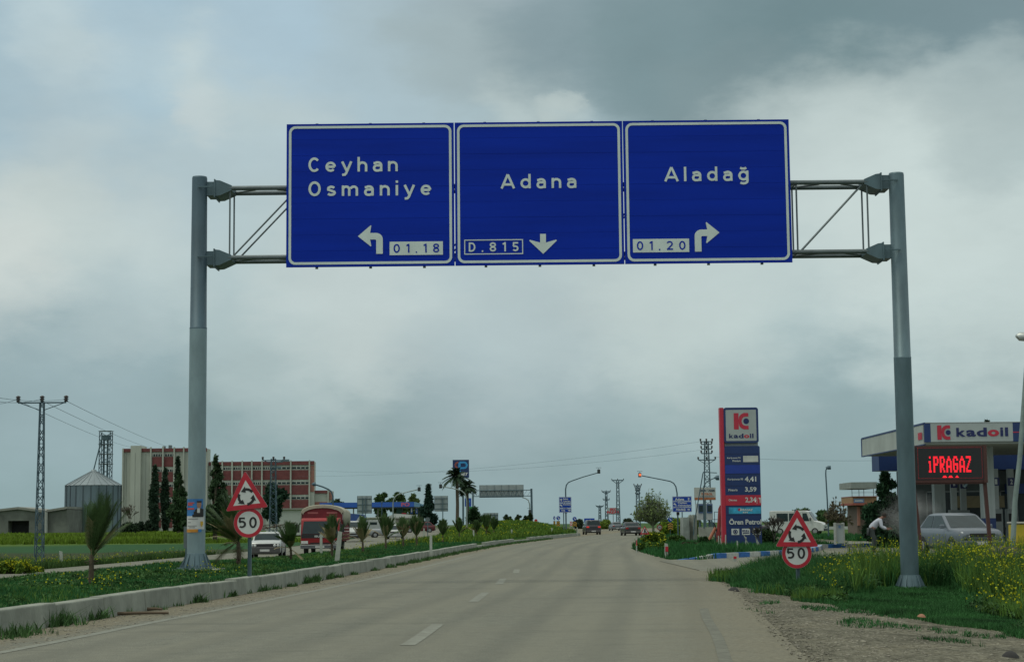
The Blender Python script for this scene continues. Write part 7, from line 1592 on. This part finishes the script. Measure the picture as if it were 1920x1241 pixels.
X, Y = sample(16000, lambda y: KL(y), lambda y: KM(y) - .2, 16, 260, lambda X, Y, g: inm(X, Y, g) & (patchy(X, Y, .6, 1) > .55), 2); blades('reserve_weeds', X, Y, .04 + .08 * patchy(X, Y, .9), GB, 'lighter taller weeds scattered over the central reserve', seed=2, nb=4)
X, Y = sample(9000, lambda y: KL(y), lambda y: KM(y) - .2, 100, 290, inm, 22, .7); blades('mound_grass', X, Y, .25 + .2 * patchy(X, Y, .5), leafy('mound_grass_blade', (.08, .15, .02)), 'yellow-green grass over the far mound of the reserve', seed=22, nb=4)
# weeds along the kerb foot
g_ = np.random.default_rng(5); Yk = 18 * (150 / 18) ** g_.random(5200); kp = (patchy(Yk * 3.1, Yk * 1.7, 1.0) > .80) | ((Yk > 60) & (g_.random(5200) > .5)); Yk = Yk[kp]; Xk = K(Yk) + .02 + np.abs(g_.normal(0, .07, len(Yk))) * (1 + Yk / 120)
o = blades('kerb_weeds', Xk, Yk, (.05 + .09 * g_.random(len(Yk))) * np.clip(Yk / 50, .9, 1.2), GW, 'weeds growing along the foot of the long kerb', seed=5, nb=4, extra=.06)
for (px, py, n, hh) in ((108, 1172, 110, .36), (150, 1160, 60, .26), (20, 1195, 60, .25), (50, 1190, 80, .25), (262, 1130, 50, .25), (395, 1118, 40, .2), (435, 1108, 40, .2), (532, 1093, 120, .25), (555, 1090, 120, .25), (590, 1085, 120, .22)):
    p = gp(px, py, 0); Xw = p.x + np.random.default_rng(px).normal(0, .12, n); Yw = p.y + np.random.default_rng(px + 1).normal(0, .25, n); Xw = np.maximum(Xw, K(Yw) + .02)
    blades('kerb_weed_tuft', Xw, Yw, np.full(n, hh * .62) * (.5 + .8 * np.random.default_rng(px + 3).random(n)), GW, 'leafy weed tuft %s' % {108: 'tallest against the near kerb face', 150: 'second beside the tallest tuft', 20: 'at the bottom left picture corner', 50: 'spreading at the kerb foot near the corner', 262: 'small in a kerb joint', 395: 'small below the left gantry post', 435: 'low on the gravel past the gantry post', 532: 'thick right of the fifty sign foot', 555: 'thick in the middle of the kerb row', 590: 'farthest thick one on the kerb gravel'}[px], seed=px, nb=2, width=.009, lean=.6, extra=.06)
# right verge: tall lush grass thickening away from the gravel
rk = lambda X, Y, g: (X > GR_EDGE(Y) + .25 + .5 * (patchy(X, Y, 2.6) - .5) + .25 * g.random(len(X)))
X, Y = sample(70000, lambda y: GR_EDGE(y), lambda y: y * .31 + 1.0, 17, 46.5, rk, 3); dd = X - GR_EDGE(Y); hh = .07 + .42 * np.clip((Y - 25) / 12, 0, 1) * np.clip(dd / 1.2, 0, 1) + .06 * patchy(X, Y, 1.7)
bz = np.clip((np.abs(X - .227 * Y - .35 * np.sin(1.3 * Y) - .3 * np.sin(3.1 * X)) - 1.1) / .6, 0, 1); bz = np.where(Y > 38.9, 1, bz); hh = .08 + (hh - .08) * bz * np.clip(.5 + (X - 5.2) / 4, .5, 1)
blades('verge_grass', X, Y, hh * (.6 + .7 * patchy(X, Y, 1.3, 3)), GT, 'tall uncut grass on the right-hand verge', seed=3, nb=4, lean=.5, width=.005)
X, Y = sample(26000, lambda y: GR_EDGE(y), lambda y: y * .31 + 1.0, 24, 46.5, lambda X, Y, g: rk(X, Y, g) & (patchy(X, Y, .9, 4) > .5) & ((np.abs(X - .227 * Y - .35 * np.sin(1.3 * Y) - .3 * np.sin(3.1 * X)) > 1.3) | (Y > 38.9)), 4); blades('verge_weeds', X, Y, (.22 + .30 * np.clip((Y - 26) / 10, 0, 1)) * np.clip(.5 + (X - 5.2) / 4, .5, 1), GB, 'paler leafy weeds among the verge grass', seed=4, nb=3, width=.008)
def broadleaf(name, label, n, xf0, xf1, ya, yb, keep, hgt, leaf, c, per, seed):
    X, Y = sample(n, xf0, xf1, ya, yb, keep, seed); g = np.random.default_rng(seed); H_ = hgt(X, Y) * (.6 + .7 * g.random(len(X)))
    bl = [(x, y, float(z) + h_ * .55, .10 + h_ * .4, .10 + h_ * .4, h_ * .5, 1) for x, y, z, h_ in zip(X, Y, Hf(X, Y), H_)]
    o = crown_mesh(name, bl, per * len(bl), leaf, leafy(name + '_leaf', c, .6, 1.5), None, seed, up=.5, aspect=1.9); o['kind'] = 'stuff'; o['label'] = label; o['category'] = 'weeds'
broadleaf('broadleaf_weeds', 'leafy broad weeds mixed into the tall grass of the right verge', 1300, lambda y: GR_EDGE(y) + .3, lambda y: y * .31 + 1, 22, 46, lambda X, Y, g: (patchy(X, Y, 1.1, 2) > .42) & ((np.abs(X - .227 * Y - .35 * np.sin(1.3 * Y) - .3 * np.sin(3.1 * X)) > 1.3) | (Y > 38.9)), lambda X, Y: (.12 + .42 * np.clip((Y - 25) / 12, 0, 1)) * np.clip(.4 + (X - 5.2) / 4, .4, 1), .022, (.035, .085, .025), 46, 71)
broadleaf('clover', 'low leafy clover and weeds between the reserve grass', 1800, lambda y: KL(y) + .3, lambda y: KM(y) - .4, 17, 80, lambda X, Y, g: patchy(X, Y, .8, 2) > .35, lambda X, Y: X * 0 + .08, .018, (.045, .11, .03), 24, 72)
X, Y = sample(2600, lambda y: GR_EDGE(y) - 1.6, lambda y: GR_EDGE(y) + .5, 15.5, 30, lambda X, Y, g: patchy(X * 1.5, Y, 1.9, 1) > .68, 14); blades('gravel_tufts', X, Y, np.full(len(X), .06), GA, 'thin green tufts breaking through the roadside gravel', seed=14, nb=5, lean=.7)
# islands past the entrance and field strips
X, Y = sample(22000, lambda y: RE(y) + .05, lambda y: np.minimum(y * .30, 30), 61, 150, lambda X, Y, g: (cover(X, Y) > .5) & (Y > kerb_front(X) + .3), 6); blades('island_grass', X, Y, .15 + .28 * patchy(X, Y, .8), GA, 'grass on the island around the price pillar', seed=6, nb=4)
X, Y = sample(30000, lambda y: -y * .31 - 2, lambda y: KL(y) - 9.2, 62, 112, lambda X, Y, g: g.random(len(X)) > .5, 7, .8)
blades('field_edge_plants', X, Y, np.where(Y < 150, .22, .5) + .2 * patchy(X, Y, .3), leafy('field_plants', (.04, .085, .02), .6, .1), 'rough plants at the edge of the left field', seed=7, nb=3, width=.005)
X, Y = sample(22000, lambda y: -y * .31 - 2, lambda y: KL(y) - 14, 200, 375, lambda X, Y, g: patchy(X, Y, .05, 1) > .25, 8, .9); blades('yellow_crop', X, Y, .35 + .5 * patchy(X, Y, .09), leafy('yellow_crop_leaf', (.115, .19, .018), .7, .07), 'bright yellow-green band of flowering crop before the mill', seed=8, nb=3, width=.008)
def blossoms(name, X, Y, Z0, H_, label, seed, sz=.022, cl=5, spread=.09, stems=True):
    g = np.random.default_rng(seed); n = len(X); mb_v = []; 
    Xc = np.repeat(X, cl) + g.normal(0, spread, n * cl); Yc = np.repeat(Y, cl) + g.normal(0, spread, n * cl); Zc = np.repeat(Z0 + H_, cl) - np.abs(g.normal(0, spread * 1.2, n * cl)); s_ = sz * (.6 + .8 * g.random(n * cl)) * np.maximum(1, Yc / 45)
    a = g.normal(size=(n * cl, 3)); a /= np.linalg.norm(a, axis=1)[:, None]; b = np.cross(a, g.normal(size=(n * cl, 3))); b /= np.linalg.norm(b, axis=1)[:, None]; c = np.stack([Xc, Yc, Zc], 1); a *= s_[:, None]; b *= s_[:, None]; cc = np.cross(a, b) / s_[:, None]
    v = np.stack([c - a, c + b, c + a, c - b, c - a, c + cc, c + a, c - cc], 1).reshape(-1, 3); f = np.arange(len(v)).reshape(-1, 4); me = bpy.data.meshes.new(name); me.from_pydata(v.tolist(), [], f.tolist()); me.materials.append(YF); o = bpy.data.objects.new(name, me); COL.objects.link(o); o['kind'] = 'stuff'; o['label'] = label; o['category'] = 'wildflowers'
    if stems:
        w = .004 * np.maximum(1, Y / 30); 
        vs = []; 
        k2 = 3; Xs = np.repeat(X, k2); Ys = np.repeat(Y, k2); zs = np.repeat(Z0, k2); hs = np.repeat(H_, k2); w = np.repeat(w, k2); tx = g.normal(0, spread, n * k2); ty = g.normal(0, spread, n * k2)
        v = np.stack([np.stack([Xs - w, Ys, zs], 1), np.stack([Xs + w, Ys, zs], 1), np.stack([Xs + tx + w * .4, Ys + ty, zs + hs], 1), np.stack([Xs + tx - w * .4, Ys + ty, zs + hs], 1)], 1).reshape(-1, 3); f = np.arange(len(v)).reshape(-1, 4)
        me = bpy.data.meshes.new(name + '_stems'); me.from_pydata(v.tolist(), [], f.tolist()); me.materials.append(GB); o2 = bpy.data.objects.new(name + '_stems', me); COL.objects.link(o2); o2['kind'] = 'stuff'; o2['label'] = 'thin green stems under ' + label; o2['category'] = 'wildflower stems'
    return o
# tall mustard flowers before the filling station
X, Y = sample(1800, lambda y: GR_EDGE(y) + .6, lambda y: y * .31 + 1.0, 25, 46, lambda X, Y, g: g.random(len(X)) < np.clip((X - .165 * Y) / 3.2, .02, 1) * np.clip((Y - 24) / 8, .15, 1) * ((np.abs(X - .227 * Y - .35 * np.sin(1.3 * Y) - .3 * np.sin(3.1 * X)) > 1.3) | (Y > 39.2)), 9); Hh = (.36 + .46 * np.clip((Y - 27) / 9, 0, 1)) * (.75 + .4 * RNG.random(len(X))) * np.clip(.55 + (X - .15 * Y) / 4, .5, 1.12)
blossoms('mustard_flowers', X, Y, Hf(X, Y), Hh, 'tall yellow mustard flowers on the right verge', 9, .0165, 6, .14)
X, Y = sample(1500, lambda y: .19 * y, lambda y: y * .31 + 1.0, 30, 46, lambda X, Y, g: (np.abs(X - .227 * Y - .35 * np.sin(1.3 * Y) - .3 * np.sin(3.1 * X)) > 1.3) | (Y > 39.2), 19); blades('mustard_leaves', X, Y, .45 + .35 * RNG.random(len(X)), GB, 'leafy green stalks of the mustard flowers', seed=19, nb=9, width=.010, lean=.28)
X, Y = sample(60, lambda y: KL(y) + 1, lambda y: KM(y) - .6, 20, 120, lambda X, Y, g: patchy(X, Y, .35, 5) > .5, 10); blossoms('reserve_flowers', X, Y, Hf(X, Y), .12 + .12 * RNG.random(len(X)), 'small yellow flowers dotted in the reserve grass', 10, .014, 3, .06, False)
for (px, py, n) in ((380, 1082, 22), (395, 1075, 20), (170, 1110, 0), (140, 1107, 26), (165, 1103, 20), (215, 1095, 14), (272, 1068, 12), (306, 1076, 10)):
    if n:
        p = onground(px, py); n = n // 2; X = p.x + RNG.normal(0, .35, n); Y = p.y + RNG.normal(0, .8, n); blossoms('flower_patch', X, Y, Hf(X, Y), .15 + .12 * RNG.random(n), {380: 'yellow flower patch right of the left gantry foot', 395: 'yellow flowers close behind the gantry foot', 140: 'yellow flower patch below the nearest palm', 165: 'yellow flower patch at the palm trunk', 215: 'few yellow flowers between palm and gantry', 272: 'sparse yellow flowers before the gantry foot', 306: 'yellow flowers left of the gantry foot'}[px], px, .014, 3, .06, False)
X, Y = sample(420, lambda y: KL(y) + .5, lambda y: KM(y) - .6, 85, 270, lambda X, Y, g: patchy(X, Y, .12, 3) > .35, 11, .8); blossoms('mound_flowers', X, Y, Hf(X, Y), .35 + .15 * RNG.random(len(X)), 'sheet of yellow blossom over the far half of the reserve', 11, .012, 5, .25, False)
X, Y = sample(330, lambda y: -y * .31 - 1, lambda y: KL(y) - 9.4, 62, 112, lambda X, Y, g: patchy(X, Y, .2, 6) > .45, 12); blossoms('field_flowers', X, Y, Hf(X, Y), .35 + .35 * RNG.random(len(X)), 'yellow flowers along the far edge of the slip road', 12, .013, 5, .2)
def shrub(name, label, px, by, ty, w, Y, c, n, leaf, fl=0, rnd=1, cat='shrub', dpt=None, group=None):
    k = Y / F; p = at(px, by, Y); H_ = (by - ty) * k; r = w * k / 2; rr = random.Random(rnd); d = dpt or r * .8; z = float(Hf(p.x, Y)); H_ = H_ + p.z - z; t = thing(name, label, cat, (p.x, Y, z), 0, group)
    bl = [(rr.uniform(-.75, .75) * r, rr.uniform(-.6, .6) * d, 0, r * rr.uniform(.25, .4), d * .4, H_ * rr.uniform(.28, .45), 1) for _ in range(12)]; bl = [(a, b, H_ * .95 - e[2] - rr.uniform(0, .35) * H_ * (abs(a) / r + .2), *e, wt) for a, b, _, *e, wt in bl]
    crown_mesh('foliage', bl, n, leaf, leaf_mat(name + '_%d_%d' % (int(c[0] * 1000), int(c[1] * 1000)), c, .5, 1.2), t, rnd, up=.6); q = MB()
    for b in bl: q.path([(b[0] * .3, b[1] * .3, -.05), (b[0], b[1], max(.1, b[2]))], .02, 4, .008)
    q.build('stems', 'wood', t)
    if fl:
        g = np.random.default_rng(rnd); B_ = np.array([b[:6] for b in bl]); pk = g.integers(0, 12, fl); dd = g.normal(size=(fl, 3)); dd /= np.linalg.norm(dd, axis=1)[:, None]; dd[:, 2] = np.abs(dd[:, 2]); c_ = B_[pk, :3] + dd * B_[pk, 3:6]; v = []
        a = g.normal(size=(fl, 3)) * .018 * Y / 60; b = g.normal(size=(fl, 3)) * .018 * Y / 60; v = np.stack([c_ - a, c_ + b, c_ + a, c_ - b], 1).reshape(-1, 3); me = bpy.data.meshes.new('blossom'); me.from_pydata(v.tolist(), [], np.arange(len(v)).reshape(-1, 4).tolist()); me.materials.append(YF); o = bpy.data.objects.new('blossom', me); COL.objects.link(o); o.parent = t
    return t
shrub('flowering_bush', 'round yellow-flowering bush at the foot of the left pylon', 28, 1075, 1048, 60, 66, (.08, .14, .02), 2600, .05, 900, 1)
shrub('flowering_bush', 'small yellow-flowering bush right of the pylon foot', 66, 1072, 1060, 30, 68, (.08, .14, .02), 900, .05, 300, 2)
shrub('bush', 'large yellow-green bush behind the blue direction sign', 1262, 1004, 967, 74, 160, (.12, .19, .02), 6500, .10, 0, 3)
shrub('bush', 'yellow-green bush right of the direction sign post', 1296, 1004, 968, 40, 162, (.13, .20, .02), 3500, .10, 0, 33)
shrub('bush', 'low yellow-flowered bush beside the roadworks sign', 1226, 1024, 995, 48, 92, (.09, .15, .02), 4200, .06, 300, 4)
shrub('bush', 'green bush left of the concrete tank', 1268, 1024, 1002, 34, 98, (.05, .10, .02), 2600, .06, 0, 5)
shrub('bush', 'dark brownish hedge remnant before the concrete tank', 1300, 1034, 1015, 46, 88, (.06, .05, .035), 2200, .04, 0, 6)
shrub('bush', 'green shrub at the right foot of the concrete tank', 1322, 1030, 1005, 30, 90, (.03, .075, .025), 2200, .05, 0, 7)
shrub('bush', 'dark green shrub right behind the price pillar', 1440, 1024, 988, 34, 92, (.03, .06, .022), 2400, .05, 0, 8)
shrub('bush', 'low yellow-green growth at the tip of the right island', 1225, 1030, 1016, 60, 80, (.05, .11, .02), 2600, .05, 120, 9)
for i, (px, ty, w, Y, c, lb) in enumerate([(1120, 977, 30, 420, (.05, .08, .03), 'low hedge line far ahead left of the grey car'), (1135, 975, 24, 380, (.12, .18, .03), 'yellow-green bushes far ahead between the dark and grey cars'), (1178, 972, 18, 400, (.04, .06, .035), 'grey-green shrubs behind the black saloon'), (1560, 970, 90, 260, (.06, .10, .03), 'long green hedge beyond the service cabinet'), (1480, 972, 60, 250, (.04, .08, .03), 'hedge left of the white minibus'), (270, 976, 40, 330, (.018, .035, .02), 'dark shrubs at the foot of the mill tower'), (243, 980, 30, 320, (.02, .04, .02), 'dark shrub right of the round silo'), (355, 984, 50, 325, (.018, .04, .02), 'dark shrubs behind the left gantry post'), (432, 982, 80, 320, (.02, .045, .02), 'dark shrubs under the mill wing'), (1085, 974, 20, 430, (.03, .05, .03), 'far dark shrubs behind the chevron board')]):
    shrub('hedge', lb, px, 984 if px < 1000 else 981, ty - 2, w, Y, c, 2600, .22, 0, 40 + i, 'hedge', dpt=2.0)
g = Rig('parapet', 'low pale concrete parapet across the side road behind the signs', 'wall', 1265, 1004, 132, 0, None, 0); q = g.mb(); q.B(1247, 998, 1282, 1005, 0, .4); q.build('wall', 'concrete', g.t)
g = Rig('pale_fence', 'long low white fence beyond the filling-station yard', 'fence', 1545, 990, 220, 0, None, 0); q = g.mb(); q.B(1520, 981, 1600, 986.5, 0, .1); q.build('rails', mat('white_wall', (.42, .45, .43)), g.t)
def dirt_heap():
    g = np.random.default_rng(8); p = at(1885, 1050, 41); n = 40; xs = np.linspace(-1.7, 2.2, n); ys = np.linspace(-1.6, 1.6, n); XX, YY_ = np.meshgrid(xs, ys); Z = .85 * np.exp(-(XX / 1.15)**2 - (YY_ / .95)**2) + .05 * g.normal(size=XX.shape) * np.exp(-(XX / 1.3)**2 - (YY_ / 1.2)**2); z0 = Hf(p.x + XX.ravel(), 41 + YY_.ravel()).reshape(XX.shape)
    edge = (np.abs(XX / 1.95)**4 + np.abs(YY_ / 1.6)**4); Z = z0 + Z - .06; me = bpy.data.meshes.new('dirt_heap'); idx = np.arange(n * n).reshape(n, n); me.from_pydata(np.stack([XX.ravel(), YY_.ravel(), Z.ravel()], 1).tolist(), [], np.stack([idx[:-1, :-1].ravel(), idx[:-1, 1:].ravel(), idx[1:, 1:].ravel(), idx[1:, :-1].ravel()], 1).tolist()); me.materials.append(mat('heap_soil', (.085, .08, .065), .95, 0, .5, 5, 1.0, 14)); o = bpy.data.objects.new('dirt_heap', me); COL.objects.link(o); o.location = (p.x, 41, 0); o['label'] = 'grey-brown heap of stony soil among the flowers at the right edge'; o['category'] = 'soil heap'
dirt_heap()
# loose stones on the shoulders
def stones():
    import bmesh
    g = np.random.default_rng(12); V = []; Fc = []; bm = bmesh.new(); bmesh.ops.create_icosphere(bm, subdivisions=1, radius=1); bv = np.array([v.co[:] for v in bm.verts]); bf = [[v.index for v in f.verts] for f in bm.faces]; bm.free()
    n = 9000; side = g.random(n) < .3; Y = 14 * (60 / 14) ** g.random(n); X = np.where(side, K(Y) + .05 + g.random(n) * 1.0, K(Y) + 9.4 + np.abs(g.normal(0, 1.6, n))); keep = np.where(side, True, X < GR_EDGE(np.minimum(Y, 46)) + .4) ; X = X[keep]; Y = Y[keep]; s_ = .008 + .016 * g.random(len(X)) ** 3
    for i in range(len(X)):
        z = max(0.0, float(Hf(X[i], Y[i]))) if X[i] < K(Y[i]) + 9.5 else float(Hf(X[i], Y[i])); o_ = len(V); q = bv * s_[i] * np.array([1, 1, .6]) * (1 + .25 * g.normal(size=(len(bv), 1))); V += [(X[i] + a, Y[i] + b, z + c) for a, b, c in q]; Fc += [[o_ + j for j in f] for f in bf]
    me = bpy.data.meshes.new('loose_stones'); me.from_pydata(V, [], Fc); me.materials.append(mat('stone_chips', (.19, .18, .145), .9, 0, .5, 3)); o = bpy.data.objects.new('loose_stones', me); COL.objects.link(o); o['kind'] = 'stuff'; o['label'] = 'loose gravel stones on both road shoulders'; o['category'] = 'gravel'
stones()
for px, py, s_, lab in ((1376, 1107, .10, 'dark clod of earth on the right gravel'), (1895, 1229, .07, 'dark clod at the bottom right corner'), (1728, 1155, .05, 'small orange stone chip on the right gravel')):
    p = gp(px, py, -.02); q = MB(); q.lathe([(s_ * .2, s_ * .7), (s_ * .7, s_ * .5), (s_ * 1.1, .1 * s_), (s_ * 1.2, -.2 * s_)], 9); o = q.build('clod', mat('clod_orange', (.3, .14, .08)) if px == 1728 else mat('clod_dark', (.03, .03, .03), .9), None, (p.x, p.y, p.z)); o.rotation_euler = (.1, .05, 1); o['label'] = lab; o['category'] = 'clod'
for i, (px, py, L_, a) in enumerate(((262, 1153, .85, .12), (290, 1145, .25, -.2))):
    p = gp(px, py, 0); q = MB(); q.path([(-L_ / 2, 0, .03), (0, .02, .035), (L_ / 2, -.01, .03)], .028, 6, .02); o = q.build('stick', mat('stick_brown', (.10, .075, .05), .9), None, (p.x, p.y, p.z), a); o['label'] = ['long broken plank lying on the gravel beside the kerb', 'short stick end lying by the kerb plank'][i]; o['category'] = 'plank'
